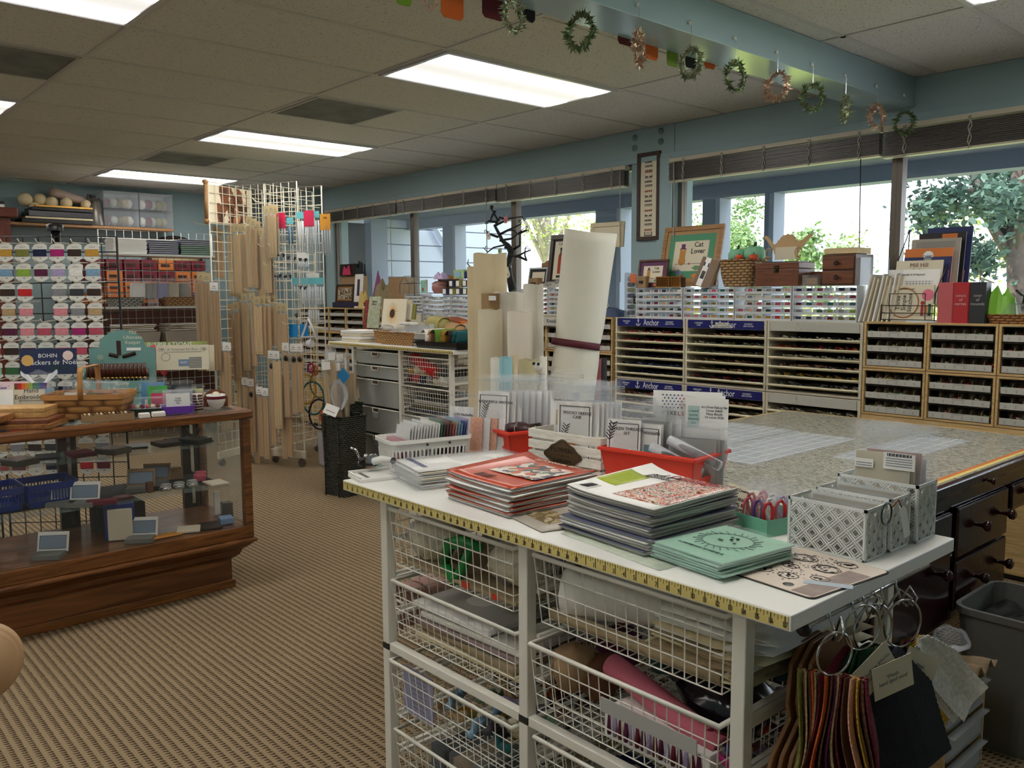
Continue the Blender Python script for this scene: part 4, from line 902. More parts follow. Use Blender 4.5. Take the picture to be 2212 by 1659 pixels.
def dE(t,X,w,h):ink(X,t,'text_lines',INKG,[(-w*.4,w*.4,h-.02-.008*k,h-.017-.008*k)for k in range(4)])
def dF(t,X,w,h):ink(X,t,'orange_panel',ORG,[(.0,.075,h-.05,h-.006)]);text('BRAIDS',.018,INKR,X@Matrix.Translation((.038,h-.04,.001)),t)
book(0,1.905,1.229,1.335,.255,.175,5,PAP2,'cream book with a hoop and the words Three Simple Stitches, front of the wire rack',dA)
book(1,1.925,1.31,1.345,.255,.175,8,PAPER,'white stitch diagram sheet behind the hoop book in the rack',dB)
book(2,1.96,1.31,1.352,.235,.222,9,PAP2,'book lettered Mill Hill in the wire rack',dC)
book(3,2.0,1.31,1.375,.24,.285,9,ORG,'orange and navy DMC book in the wire rack',dD)
book(4,2.045,1.31,1.39,.245,.335,8,M('silver cover',(170,164,152),.4),'grey silvery book near the top of the rack',dE)
book(5,2.085,1.31,1.405,.235,.365,7,BLK,'black book with an orange panel near the top of the rack',dF)
book(6,2.125,1.31,1.425,.225,.395,7,NV,'tallest navy book at the back of the rack',None)
for i,(x,m_,n_,tx_)in enumerate(((1.487,M('dusty pink box',(190,92,96),.55),'dusty pink',''),(1.56,M('red box',(176,36,44),.5),'red','sweet\nof\nnerves'),(1.637,M('charcoal box',(40,44,48),.45),'charcoal','over\nof\nmounds'))):
 t=thing('tall_box',n_+' tall tin with a string standing at the right window','tin',(x+.037,1.94,1.206),'tall tins at the right window')
 B(m_).box(x,x+.072,1.90,1.97,1.208,1.415).build('body',t,bev=.004);B(M('string rose',(150,70,80),.8)).tube([(x+.03,1.93,1.415),(x+.034,1.932,1.475)],.0022,n=5).build('straw',t)
 if tx_:text(tx_,.020,M('silver print',(200,190,190),.3,metal=.5),facing((x+.036,1.8995,1.33),(0,-1,0)),t)
t=thing('wicker_tray','shallow brown basket cut by the right edge, with green tissue','basket',(1.80,1.99,1.203))
tub(B(wicker('brown weave',(170,118,66),(90,56,30),80,80)),(1.82,2.0),.26,.18,1.205,1.262,.02,.005,r=.05,steps=3).build('body',t)
heap('tissue_paper','bright green tissue paper in the basket at the right edge',(1.745,2.0,1.245),.13,.13,.12,M('green tissue',(130,190,60),.5),rn,cat='tissue')
heap('clear_packets','clear packets in the basket at the right edge',(1.84,1.98,1.262),.13,.12,.05,CLEAR2,rn,cat='packet')
b=B(M('dark pot',(50,44,44),.4)).lathe([(.03,0),(.045,.02),(.04,.09),(.025,.10)],(1.86,2.05,1.262),n=16).tube([(1.83,2.05,1.34),(1.79,2.05,1.375)],.006,n=6);one(b,'dark_pot','dark pot with a spout in the basket at the right edge','pot')
# ====== WHITE DRAWER-FRAME TABLE IN FRONT
TZ=.862
WPL=M('white laminate',(244,243,238),.3);WMET=M('white enamel',(234,231,220),.35);TAPE=M('yellow tape measure',(226,206,128),.5)
JOIN=M('black joint',(30,30,32),.4)
t=thing('work_table','white worktop with a yellow tape measure along its front edge','table',(1.9,-1.0,.834))
B(WPL).box(1.226,2.585,-1.325,-.69,.834,TZ).build('worktop',t,bev=.002)
tpm=B(TAPE).box(1.228,2.58,-1.3262,-1.3252,.8375,.8585).build('tape_measure',t)
def tape_marks(x0,x1,y,z0,z1,parent,n_start=0,flip=36):
 b=B(INK);h=z1-z0;n=int((x1-x0)/.0254)
 for i in range(n+1):
  x=x0+i*.0254
  b.box(x-.0007,x+.0007,y-.0006,y,z0+h*.1 if True else z0,z0+h*.98)
  for k,f in((.5,.4),(.25,.25),(.75,.25)):
   if x+k*.0254<x1:b.box(x+k*.0254-.0003,x+k*.0254+.0003,y-.0006,y,z1-h*f,z1)
 b.build('inch_marks',parent)
 for i in range(1,n+1):
  v=i if i<flip else i-flip
  if v==0 or i==flip:continue
  s=str(v);text(s,h*.62,INK,facing((x0+i*.0254-(.0042 if len(s)==1 else 0),y-.0004,z0+h*.32),(0,-1,0)),parent,'inch_number',sx=.8,ext=.0003)
tape_marks(1.2285,2.58,-1.3262,.8375,.8585,tpm)
def basket(name,label,x0,x1,y0,y1,zt,dep,parent=None,gap=.026,slide=0,hz=4,tpx=.012,mat_=None,group='white wire basket drawers'):
 """wire drawer: rim tube, hanging mesh of front, back, sides, bottom"""
 m_=mat_ or WMET;y0-=slide;y1-=slide
 t=B(m_).tube([(x0,y0,zt),(x1,y0,zt),(x1,y1,zt),(x0,y1,zt)],.0055,n=6,closed=True).build('wire_drawer',parent)
 b=B(m_);a,c,d,e=x0+tpx,x1-tpx,y0+tpx,y1-tpx;r=.0016;zb=zt-dep
 nx=int((c-a)/gap);ny=int((e-d)/gap)
 for i in range(nx+1):
  u=a+(c-a)*i/nx;U=x0+(x1-x0)*i/nx;b.tube([(U,y0,zt),(u,d,zb),(u,e,zb),(U,y1,zt)],r,n=4)
 for i in range(ny+1):
  v=d+(e-d)*i/ny;V=y0+(y1-y0)*i/ny;b.tube([(x0,V,zt),(a,v,zb),(c,v,zb),(x1,V,zt)],r,n=4)
 for k in range(1,hz+1):
  f=k/hz;z=zt-dep*f;b.tube([(x0+tpx*f,y0+tpx*f,z),(x1-tpx*f,y0+tpx*f,z),(x1-tpx*f,y1-tpx*f,z),(x0+tpx*f,y1-tpx*f,z)],r,n=4,closed=True)
 b.build('wire_mesh',t);return t
def unit(name,label,xs,y0,y1,zt,zj,slots,lw=.028):
 """frame of uprights at xs, side rails every .1"""
 t=thing(name,label,'drawer unit',((xs[0]+xs[-1])/2,(y0+y1)/2,0))
 for x in xs:
  for y in(y0,y1-lw):
   b=B(WMET).box(x-lw/2,x+lw/2,y,y+lw,0,zt)
   if zj:b.box(x-lw/2-.001,x+lw/2+.001,y-.001,y+lw+.001,zj-.01,zj+.008,JOIN)
   b.build('upright',t,bev=.002)
 for i,x in enumerate(xs):
  s=B(WMET)
  for z in slots:
   s.box(x-lw/2-.010,x-lw/2,y0+lw,y1-lw,z-.004,z+.004)if i else None
   s.box(x+lw/2,x+lw/2+.010,y0+lw,y1-lw,z-.004,z+.004)if i<len(xs)-1 else None
   s.box(x-.006,x+.006,y0+lw,y1-lw,z-.008,z+.008)
  s.build('side_runners',t)
 for a,b_ in zip(xs,xs[1:]):
  for q in([(y1-lw,y1-lw+.014,zt-.02,zt)]+([(y0+.002,y0+.024,zj-.012,zj+.010),(y1-lw,y1-lw+.014,zj-.012,zj+.010)]if zj else[])):B(WMET).box(a+lw/2,b_-lw/2,*q).build('crossbar',t,bev=.002)
 return t
UN1=unit('storage_unit','white metal unit of wire drawers under the front worktop',(1.385,1.930,2.474),-1.30,-.74,.833,.432,(.72,.62,.52,.33,.23,.13))
C1,C2=(1.415,1.90),(1.962,2.444)
for c,(a,b_)in enumerate((C1,C2)):
 for r_,(z,sl)in enumerate(((.812,.005),(.617,.0),(.402,.012),(.205,0))):
  if c==1:sl=(.0,.012,.0,.0)[r_]
  basket('wire_drawer','white wire drawer, %s column, %s from the top, under the front worktop'%(('left','right')[c],('first','second','third','lowest')[r_]),a,b_,-1.296,-.78,z,.148,parent=UN1,slide=sl)
  # --- drawer contents
BATT=M('cream batting',(232,222,196),.95,var=.15,vs=14,bump=.8,bs=60);WFAB=M('white fabric',(240,237,228),.85,bump=.3,bs=500);CFAB=M('cream fabric',(230,214,170),.85,bump=.3,bs=500);TFAB=M('tan fabric',(170,150,116),.9,bump=.3,bs=500)
rn=random.Random(21)
def blob(b,c,rx,ry,rz,m,rn,n=14):
 ph=[rn.uniform(0,6)for _ in range(4)]
 def f(u,v):
  th=u*2*math.pi;p_=(v-.5)*math.pi;k=1+.10*math.sin(3*th+ph[0])*math.cos(p_)+.07*math.sin(5*p_+ph[1]+2*th)+.05*math.sin(7*th+ph[2])*math.cos(p_)
  return(c[0]+rx*k*math.cos(th)*math.cos(p_),c[1]+ry*k*math.sin(th)*math.cos(p_),c[2]+rz*k*math.sin(p_))
 return b.surf(f,n,n//2+2,m)
GRN=M('green plastic',(30,136,66),.35)
for i,(x,y,s)in enumerate(((1.50,-1.20,1),(1.62,-1.05,1.0),(1.50,-.95,1),(1.80,-1.17,1.15),(1.78,-.92,1.0))):
 t=thing('batting_bag',('cream batting bag at the left front of the top left drawer','cream batting in the middle of the top left drawer','cream batting at the back left of the top left drawer','large round batting bag at the right front of the top left drawer','batting at the back right of the top left drawer')[i],'batting',(x,y,.67))
 blob(B(BATT),(x,y,.735),.075*s,.07*s,.062,None,rn).build('batting',t);b=B(CLEAR);blob(b,(x,y,.737),.080*s,.075*s,.066,None,rn);b.build('clear_bag',t)
b=B(GRN);X=fr((1.655,-1.255,.735),0)
b.tube([(1.60,-1.262,.70),(1.62,-1.262,.755),(1.68,-1.262,.775),(1.735,-1.255,.765)],[.012,.018,.016,.012],n=6).tube([(1.60,-1.262,.70),(1.64,-1.262,.668),(1.67,-1.262,.70),(1.70,-1.26,.765)],[.012,.016,.014,.01],n=6)
one(b,'plastic_strap','bright green plastic strap in the top left drawer','strap')
t=thing('fabric_pack','folded tan fabric pack with a red tag under the batting','fabric',(1.66,-1.04,.668))
B(TFAB).box(1.435,1.88,-1.275,-.80,.667,.677).build('fabric',t,bev=.004);B(M('orange tag',(216,70,40),.5)).box(1.69,1.715,-1.279,-1.276,.667,.682).box(1.80,1.82,-1.279,-1.276,.667,.68).build('red_tags',t)
for i in range(5):
 z=.472+i*.020;m_=(CFAB,TFAB,M('mauve fabric',(164,140,140),.9),WFAB,PAPER)[i]
 t=thing('fabric_pack','flat bagged fabric pack in the second left drawer, %s layer'%('bottom','second','third','fourth','top')[i],'fabric',(1.66,-1.04,z),'bagged fabric packs in the second left drawer')
 X=fr((1.655+R_(-.01,.01),-1.04,z),rn.uniform(-3,3))
 B(m_,X).box(-.20+.02*(i%2),.20-.10*(i==4),-.215,.2-.06*(i==4),0,.016).build('fabric',t,bev=.005)
 b=B(CLEAR,X);b.surf(lambda u,v:((u-.5)*.43,(v-.5)*.44,.0185+.006*math.sin(u*11+i)*math.sin(v*9+2*i)),14,14);b.build('clear_bag',t)
def twist(b,pts,r,m,n=5):
 for ph in(0,math.pi):
  b.tube([(p[0]+r*.55*math.cos(i*1.1+ph),p[1]+r*.3,p[2]+r*.55*math.sin(i*1.1+ph))for i,p in enumerate(pts)],r*.75,m,n=n)
def hank(x,y,z,L,ang,r,colr,label,group,nm='thread_hank',dz=0):
 pts=[(x+math.cos(ang)*L*(i/9-.5),y+math.sin(ang)*L*(i/9-.5),z+.012*math.sin(i*.7)+dz*(i/9-.5))for i in range(10)]
 b=B(THR[colr]);twist(b,pts,r,None);one(b,nm,label,'thread',group)
cs=['tan','cream','gold','sky','teal','blue','mint','orange','white','brown','tan','peach','maroon','olive','grey','cream','gold','charcoal','lilac','navy']
where=['front','middle','back']
for i in range(40):
 x=rn.uniform(1.58,1.85);y=rn.uniform(-1.26,-.85);c=cs[i%20]
 hank(x,y,.275+.085*rn.random(),.14,rn.uniform(-.6,2.2),.012,c,'%s twisted skein, %s %s of the third left drawer'%(c,where[min(2,int((y+1.26)/.14))],'left' if x<1.72 else 'right'),'twisted skeins in the third left drawer',dz=rn.uniform(-.06,.06))
X=facing((1.50,-1.279,.325),(0,-1,0));b=B(M('lilac card',(156,156,190),.8),X).box(-.065,.065,-.06,.065,-.002,0);o=one(b,'notice_card','lilac notice card behind the mesh of the third left drawer','card')
for k in range(8):ink(X@Matrix.Translation((0,.045-.012*k,0)),o,'text_line',INKG,[(-.035+.008*(k%3),.04-.006*(k%2),0,.003)])
for i in range(8):
 x=rn.uniform(1.60,1.86);y=rn.uniform(-1.22,-.86);X=fr((x,y,.375+.01*(i%3)),rn.uniform(0,90),rn.uniform(-20,20),rn.uniform(-25,10))
 o=one(B((PAPER,BLK,GREYP,PAPER)[i%4],X).box(-.035,.035,-.024,.024,0,.0012),'thread_tag','%s tag on the skeins in the third left drawer, %s half'%(('white','black','grey','white')[i%4],'left' if x<1.73 else 'right'),'tag','tags in the third left drawer')
for i in range(4):
 b=B(CLEAR2,fr((1.52+i*.09,-1.05,.07),4*i-6));b.box(-.04,.04,-.18,.2,0,.10+.008*i);b.box(-.035,.035,-.17,.19,.003,.09,(M('slate fabric',(60,70,70),.9),TFAB,M('dark green fabric',(40,56,46),.9),CFAB)[i]);one(b,'fabric_pack',('slate','tan','dark green','cream')[i]+' pack standing in the lowest left drawer','fabric')
def roll(name,label,p0,p1,r,m,core=True,wraps=4,group=None,cat='fabric roll',ph=0,sq=1):
 a=Vector(p0);c=Vector(p1);t=thing(name,label,cat,a,group);ax=(c-a).normalized();s1=ax.orthogonal().normalized();s2=ax.cross(s1)
 N=64
 def f(u,v):
  th=ph+u*2*math.pi*wraps;rr=r*(1-(.05*(1-u)*wraps))+.0022*math.sin(v*6+th*.5)*0+r*.03*math.sin(v*5+ph+th*.3)
  return a+(c-a)*v+s1*math.cos(th)*rr*sq+s2*math.sin(th)*rr/sq
 B(m).surf(f,int(N*wraps/2),6,th=.0012).build('rolled_fabric',t)
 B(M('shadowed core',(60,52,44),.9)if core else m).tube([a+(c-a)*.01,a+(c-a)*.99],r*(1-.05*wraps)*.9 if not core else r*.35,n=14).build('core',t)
 return t
roll('fabric_roll','thick white fabric roll in the top right drawer, left side',(2.01,-1.245,.735),(2.235,-1.14,.735),.052,WFAB)
roll('fabric_roll','cream vinyl roll end at the far left of the top right drawer',(1.995,-1.20,.715),(2.0,-.85,.72),.030,CFAB)
roll('fabric_roll','long tan roll on the bottom of the top right drawer',(1.985,-1.262,.682),(2.42,-1.262,.682),.013,TFAB,core=False,wraps=2)
roll('fabric_roll','grey-white roll behind the thick roll in the top right drawer',(2.03,-1.02,.77),(2.25,-.94,.765),.040,M('grey fabric',(186,182,170),.9),core=False)
for i,(z,m_,n_)in enumerate(((.671,CFAB,'cream'),(.692,TFAB,'tan'),(.713,CFAB,'pale cream'),(.734,WFAB,'white'),(.755,WFAB,'white top'))):
 t=thing('folded_fabric',n_+' folded fabric in the right part of the top right drawer, layer %s'%('one','two','three','four','five')[i],'fabric',(2.34,-1.05,z),'folded fabrics in the top right drawer')
 X=fr((2.335+.004*i,-1.06,z+.009),-6+2*i);b=B(m_,X)
 b.surf(lambda u,v:((.08+.009*math.cos((u-.5)*2*math.pi*.5)*0 if.45<u<.55 else 0)+(-.085+.17*(2*u if u<.5 else 2-2*u)),-.2+.38*v,(-.009 if u<.5 else.009)*(1-0*u)+.003*math.sin(v*9+i)),10,8,th=.004);b.build('cloth',t)
roll('fabric_roll','pink fabric roll in the second right drawer',(2.10,-1.20,.585),(2.40,-1.235,.530),.026,M('pink fabric',(206,110,128),.85),core=False,wraps=3)
t=thing('tassel_box','white box of plum tassels with a blank label plate, second right drawer','box',(2.28,-1.24,.475))
B(PAPER).box(2.15,2.405,-1.277,-1.20,.475,.535).build('box',t,bev=.002);b=B(THR['plum'])
for i in range(16):x=2.165+i*.0145;b.tube([(x,-1.279,.53-.003*(i%3)),(x+.002,-1.280,.50),(x,-1.279,.485)],[.003,.006,.005],(THR['plum'],THR['lilac'],THR['maroon'])[i%3],n=5)
b.build('tassels',t);B(GREYP).box(2.17,2.40,-1.311,-1.309,.545,.575).build('label_plate',t)
text('TASSELS',.014,INKG,facing((2.25,-1.2775,.5275),(0,-1,0)),t)
blackp=M('black plastic wrap',(28,24,34),.15)
for i,(x,y,w_)in enumerate(((2.33,-1.10,.2),(2.20,-1.0,.18))):
 b=B(blackp);blob(b,(x,y,.555),w_/2,.09,.055,None,rn,18);one(b,'wrapped_pack',('shiny black wrapped pack at the right of the second right drawer','second black wrapped pack behind it, toward the middle of the drawer')[i],'packet')
for i,(x,y,m_,n_)in enumerate(((2.05,-1.18,THR['brown'],'rust brown'),(2.08,-.98,M('dark teal bag',(30,90,90),.5),'teal'),(2.01,-1.22,PAPB,'tan'),(2.02,-1.08,THR['plum'],'plum'))):
 b=B(m_);blob(b,(x,y,.535+.01*i),.05,.06,.05,None,rn,12);one(b,'yarn_bundle',n_+' soft bundle at the left of the second right drawer','yarn')
for i in range(26):
 c=['plum','maroon','blue','orange','lilac','brown','teal','magenta'][i%8];x=rn.uniform(2.36,2.43);y=rn.uniform(-1.26,-.82)
 hank(x,y,.49+.06*rn.random(),.09,rn.uniform(-.4,.8),.007,c,'%s skein bundle at the right end of the second right drawer, %s'%(c,where[min(2,int((y+1.26)/.15))]),'skeins at the right end of the second right drawer')
for i in range(20):
 c=['cream','navy','tan','plum','charcoal'][i%5];x=rn.uniform(2.0,2.4);y=rn.uniform(-1.25,-.85)
 hank(x,y,.29+.05*rn.random(),.14,rn.uniform(-.5,1.5),.012,c,'%s skein in the third right drawer, %s %s'%(c,'left' if x<2.2 else 'right',where[min(2,int((y+1.26)/.14))]),'skeins in the third right drawer')
t=thing('side_basket','small white wire basket hooked to the left side of the frame','basket',(1.325,-1.05,.47))
b=B(WMET).tube([(1.375,-1.22,.52),(1.27,-1.22,.52),(1.27,-.9,.52),(1.375,-.9,.52)],.004,n=6)
for i in range(12):b.tube([(1.27,-1.22+.32*i/11,.52),(1.29,-1.22+.32*i/11,.44),(1.37,-1.22+.32*i/11,.44)],.0015,n=4)
b.build('wire',t)
MAUVE=M('mauve cloth',(182,140,132),.9,var=.06,vs=20);b=B(MAUVE)
for i in range(6):
 y=-1.20+i*.05;b.surf(lambda u,v:(1.365-.115*min(1,v*2.2)+(.012*math.sin(v*3+i)),y+.05*u+.008*math.sin(u*6.3+i),.545-.0*v+(-.15*(v-.42)*1.7 if v>.42 else.01*math.sin(v*7))),6,12,th=.002)
one(b,'draped_cloth','mauve cloth hanging over the wire basket at the left side of the frame','cloth')
# ------ things on the worktop
WPLA=M('white plastic',(242,240,234),.35);REDP=M('orange red plastic',(228,66,46),.35)
X=fr((1.245,-1.065,TZ),-12)
t=thing('slotted_basket','white plastic basket with slotted sides full of small packets','basket',(1.245,-1.065,TZ))
b=B(WPLA,X);w_,d_,h_=.135,.25,.098
tub(b,(0,0),w_,d_,.066,h_,.005,.0025,r=.02,bottom=False);tub(b,(0,0),w_+.010,d_+.010,h_-.010,h_,.0,.007,r=.024,bottom=False)
tub(b,(0,0),w_-.018,d_-.018,.001,.018,.002,.0025,r=.018)
ring=loop_rr((0,0),w_-.012,d_-.012,0,.02,3)
for i,q in enumerate(ring):
 b.tube([(q[0]*.95,q[1]*.97,.016),(q[0]*1.02,q[1]*1.01,.068)],.0032,n=4)
tub(b,(0,0),w_-.012,d_-.012,.040,.047,.0015,.0025,r=.018,bottom=False)
b.build('body',t);B(BLK,X).ball((w_/2+.006,-.02,h_-.016),.004).ball((w_/2+.006,.05,h_-.016),.004).build('rivets',t)
pk=['pink']*3+['white']*11+['green','charcoal','maroon','brown','rose','tan','sky','sky','blue','lilac']
for i,c in enumerate(pk):
 y=-.105+i*.0092;m_={'white':PAPER,'pink':M('pink packet',(218,160,170),.5)}.get(c,THR[c])
 t=thing('needlework_packet','%s packet in the slotted white basket, number %d from the front'%(c,i+1),'packet',X@Vector((0,y,.01)),'packets in the slotted white basket')
 Y=X@fr((0,y,.012),0,0,0)@Matrix.Rotation(math.radians(90-8),4,'X');hh=.085 if i<3 else.118+.006*(i%3)
 B(m_,Y).box(-.048,.048,0,hh,-.0015,.0015).build('card',t);b=B(CLEAR,Y);b.surf(lambda u,v:((u-.5)*.105,v*(hh+.012),.0028+.0015*math.sin(u*8+i)),4,4);b.build('clear_sleeve',t)
 if i==0:B(M('olive seal',(130,130,60),.5),Y).prism([(.018*math.cos(a*.45)-.01,.05+.018*math.sin(a*.45))for a in range(14)],.0032,.004).build('green_seal',t)
t=thing('cutting_ruler','white slotted cutting guide at the left end of the worktop','ruler',(1.20,-1.22,TZ));X=fr((1.235,-1.20,TZ),-12)
B(WPLA,X).box(-.012,.085,-.10,.06,0,.010).box(-.012,-.006,-.10,.06,.010,.018).box(-.004,.08,-.098,-.092,.010,.016).build('body',t,bev=.002);B(M('grey slot',(90,94,92),.5),X).box(.0,.07,-.075,-.065,.010,.0107).build('slot',t)
t=thing('rotary_cutter','chrome and white rotary cutting tool on the guide at the left end','tool',(1.21,-1.21,TZ+.012));X=fr((1.225,-1.235,TZ+.02),35)
CHR=M('chrome',(200,200,200),.15,metal=1)
B(CHR,X).lathe([(.018,-.003),(.020,0),(.018,.003)],(.01,0,.022),ax='y',n=22).lathe([(.008,-.008),(.008,.008)],(.01,0,.022),ax='y',n=12).build('wheel',t)
B(WPLA,X).tube([(.012,-.008,.02),(.04,-.008,.03),(.075,-.006,.026)],[.011,.010,.006],n=8).build('arm',t);B(BLK,X).ball((.072,-.008,.026),.009).build('black_screw',t);B(BLK,X).ball((-.025,0,.02),.010).box(-.03,.02,-.012,-.004,.008,.016).build('black_grip',t)
B(CHR,X).tube([(-.03,0,.02),(-.045,.004,.05),(-.06,.004,.055)],.004,n=6).ball((-.032,.008,.012),.010).ball((-.018,.012,.030),.008).build('lever',t)
t=thing('tape_roll','roll of printed tape beside the slotted basket','tape',(1.165,-1.145,TZ));B(PAP2).lathe([(.022,0),(.03,0),(.03,.022),(.022,.022),(.022,0)],(1.165,-1.145,TZ),n=24,cap=False).build('tape',t);B(M('aqua print',(150,196,190),.5)).lathe([(.0303,.005),(.0303,.017)],(1.165,-1.145,TZ),n=24,cap=False).build('printed_band',t)
for i in range(11):
 X=fr((1.43+rn.uniform(-.006,.006),-1.06+rn.uniform(-.006,.006),TZ+.0005+i*.0046),-14+rn.uniform(-2,2))
 t=thing('bagged_pattern','bagged pattern sheet, %s of the left stack'%('bottom' if i==0 else 'top sheet' if i==10 else 'layer %s from the bottom'%('','two','three','four','five','six','seven','eight','nine','ten')[i]),'pattern',X.translation,'stack of bagged patterns')
 B(PAPER if i%3 else PAP2,X).surf(lambda u,v:((u-.5)*.19,(v-.5)*.33,.002+.004*math.sin(math.pi*(1-v))*(1 if v<.5 else.3)*.4),3,10,th=.002).build('sheet',t)
 b=B(CLEAR,X);b.surf(lambda u,v:((u-.5)*.215,(v-.5)*.365-.005,.0032+.0022*math.sin(u*9+i*2)*math.sin(v*13+i)),10,16);b.build('clear_sleeve',t)
 if i==10:
  ink(X@Matrix.Translation((.045,.10,.0042)),t,'label',PAPER,[(-.032,.032,-.018,.018)]);text('Mirabilia kit\npattern 18 ct',.009,INKG,X@Matrix.Translation((.045,.10,.005)),t)
  ink(X@Matrix.Translation((-.0,-.14,.0045)),t,'printed_lines',INKB,[(-.085,.06,.004*k,.004*k+.0012)for k in range(4)])
def mag(X,w,h,th,cover,pages,droop,label,group,art=None,nm='magazine'):
 t=thing(nm,label,'magazine',X.translation,group)
 def z(u,v):return th+droop*(math.exp(-u*5)*(.4+.6*v)+.25*math.exp(-(1-u)*6)*v)
 def shape(zo,m_,g=0):return B(m_,X).surf(lambda u,v:((u-.5)*w,(v-.5)*h,z(u,v)+zo),12,8,m_,th=.0008)
 B(pages,X).surf(lambda u,v:((u-.5)*w*.99,(v-.5)*h*.985,z(u,v)-.0009),12,8,th=th-.0022).build('pages',t)
 shape(0,cover).build('cover',t)
 if art:art(t,X,w,h,z)
 return t
PGS=M('magazine page edges',(176,172,164),.8,var=.12,vs=300,stretch=(.02,.02,4));ORC=M('rust orange cover',(196,76,48),.25);
def art_orange(t,X,w,h,z):
 Y=X@Matrix.Translation((.01,0,z(.3,.6)+.0006))
 b=B(pattern('floral photo',[(228,220,206),(48,40,44),(206,96,50),(90,120,70),(70,48,84),(228,220,206),(200,60,44),(240,236,226)],'VORONOI',55,.3),Y);b.box(-.075,.095,-.05,.085,0,.0008);b.build('cover_photo',t)
 text('2019 ANNUAL GIFT',.018,M('glitter title',(226,200,180),.4),Y@Matrix.Translation((.0,.112,.004)),t)
 for k in range(6):ink(Y@Matrix.Translation((-.06+.010*k,-.095,.0)),t,'text_line',INK,[(0,.003,-.014,.014)])
for i in range(12):
 X=fr((1.735+rn.uniform(-.006,.006),-1.125+rn.uniform(-.006,.006),TZ+.0008+i*.0058),-2+rn.uniform(-3,3))
 mag(X,.25,.275,.0055,ORC if i%2 or i==11 else PAPER,PGS,.018*i/11,'orange-covered magazine, %s'%('on top, with flowers on its cover' if i==11 else 'layer %d from the bottom of its stack'%(i+1)),'stack of orange magazines',art_orange if i==11 else None)
def art_quilt(t,X,w,h,z):
 def zz(x,y):return z(x/w+.5,y/h+.5)+.0007
 def patch(nm,m_,x0,x1,y0,y1):B(m_,X).surf(lambda u,v:(x0+(x1-x0)*u,y0+(y1-y0)*v,zz(x0+(x1-x0)*u,y0+(y1-y0)*v)),6,6,th=.0004).build(nm,t)
 patch('cover_photo',pattern('quilt photo',[(150,36,34),(214,150,110),(228,222,214),(200,80,60),(236,232,226),(120,60,44),(224,214,190)],'NOISE',28,.25,stretch=(1,2.2,1)),-.02,.118,-.10,.13)
 patch('green_patch',M('lime photo',(176,190,70),.3),-.118,-.06,-.05,.06);patch('green_leaf',M('leaf photo',(60,110,60),.3),-.10,-.07,-.02,.04)
 patch('barcode',PAPER,-.118,-.075,-.118,-.075)
 ink(X@Matrix.Translation((-.096,-.096,zz(-.096,-.096)+.0006)),t,'barcode_bars',INK,[(-.016,.016,-.016+.004*k,-.0145+.004*k+.001*(k%2))for k in range(8)])
 Y=X@Matrix.Translation((.088,.02,zz(.088,.02)+.0008))@Matrix.Rotation(math.radians(90),4,'Z')
 text('Just CrossStitch',.036,INKR,X@Matrix.Translation((-.0,.108,zz(0,.108)+.0022)),t,sx=.75)
 text('20 Splendid Canvas\nEXQUISITE\nNEEDLEWORK',.013,INK,X@Matrix.Translation((-.05,.076,zz(-.05,.08)+.0022)),t)
SIL=M('pale cover',(206,206,204),.3)
for i in range(17):
 s=.96+.04*(i/17)if i>5 else 1.05;X=fr((2.135+rn.uniform(-.005,.005)-(.008 if i<6 else 0),-1.115+rn.uniform(-.004,.004),TZ+.0010+i*.0056),-4+rn.uniform(-2.5,2.5))
 mag(X,.245*s,.265*s,.0053,(SIL,M('navy cover edge',(70,76,104),.4),GREYP,SIL)[i%4]if i<16 else PAPER,PGS,.020*i/16,'craft magazine, %s'%('top one with a red script title and barcode' if i==16 else 'layer %d from the bottom of the tall stack'%(i+1)),'tall stack of craft magazines',art_quilt if i==16 else None)
X=fr((1.915,-1.12,TZ+.0006),-14);t=mag(X,.21,.30,.003,M('soft grey cover',(176,168,156),.4,var=.08,vs=20),PGS,0,'flat magazine lying between the orange and the tall stacks','loose magazines')
text('Last Finesse',.028,M('plum script',(90,50,70),.6),X@Matrix.Translation((.03,.03,.0045))@Matrix.Rotation(math.radians(0),4,'Z'),t)
ink(X@Matrix.Translation((-.02,-.06,.0032)),t,'photo_patch',pattern('old linen photo',[(176,160,120),(120,104,70),(200,190,160)],'NOISE',40),[(-.06,.08,-.05,.02)])
X=fr((2.17,-1.20,TZ+.0006),-8);
b=B(M('green leaf print',(196,206,188),.5,var=.1,vs=60),X).surf(lambda u,v:((u-.5)*.30,-.085+.05*v,.0005),6,4,th=.0004);
one(b,'newsprint','thin green-printed leaflet poking out below the tall stack','leaflet')
MINT=M('mint cover',(156,200,176),.4)
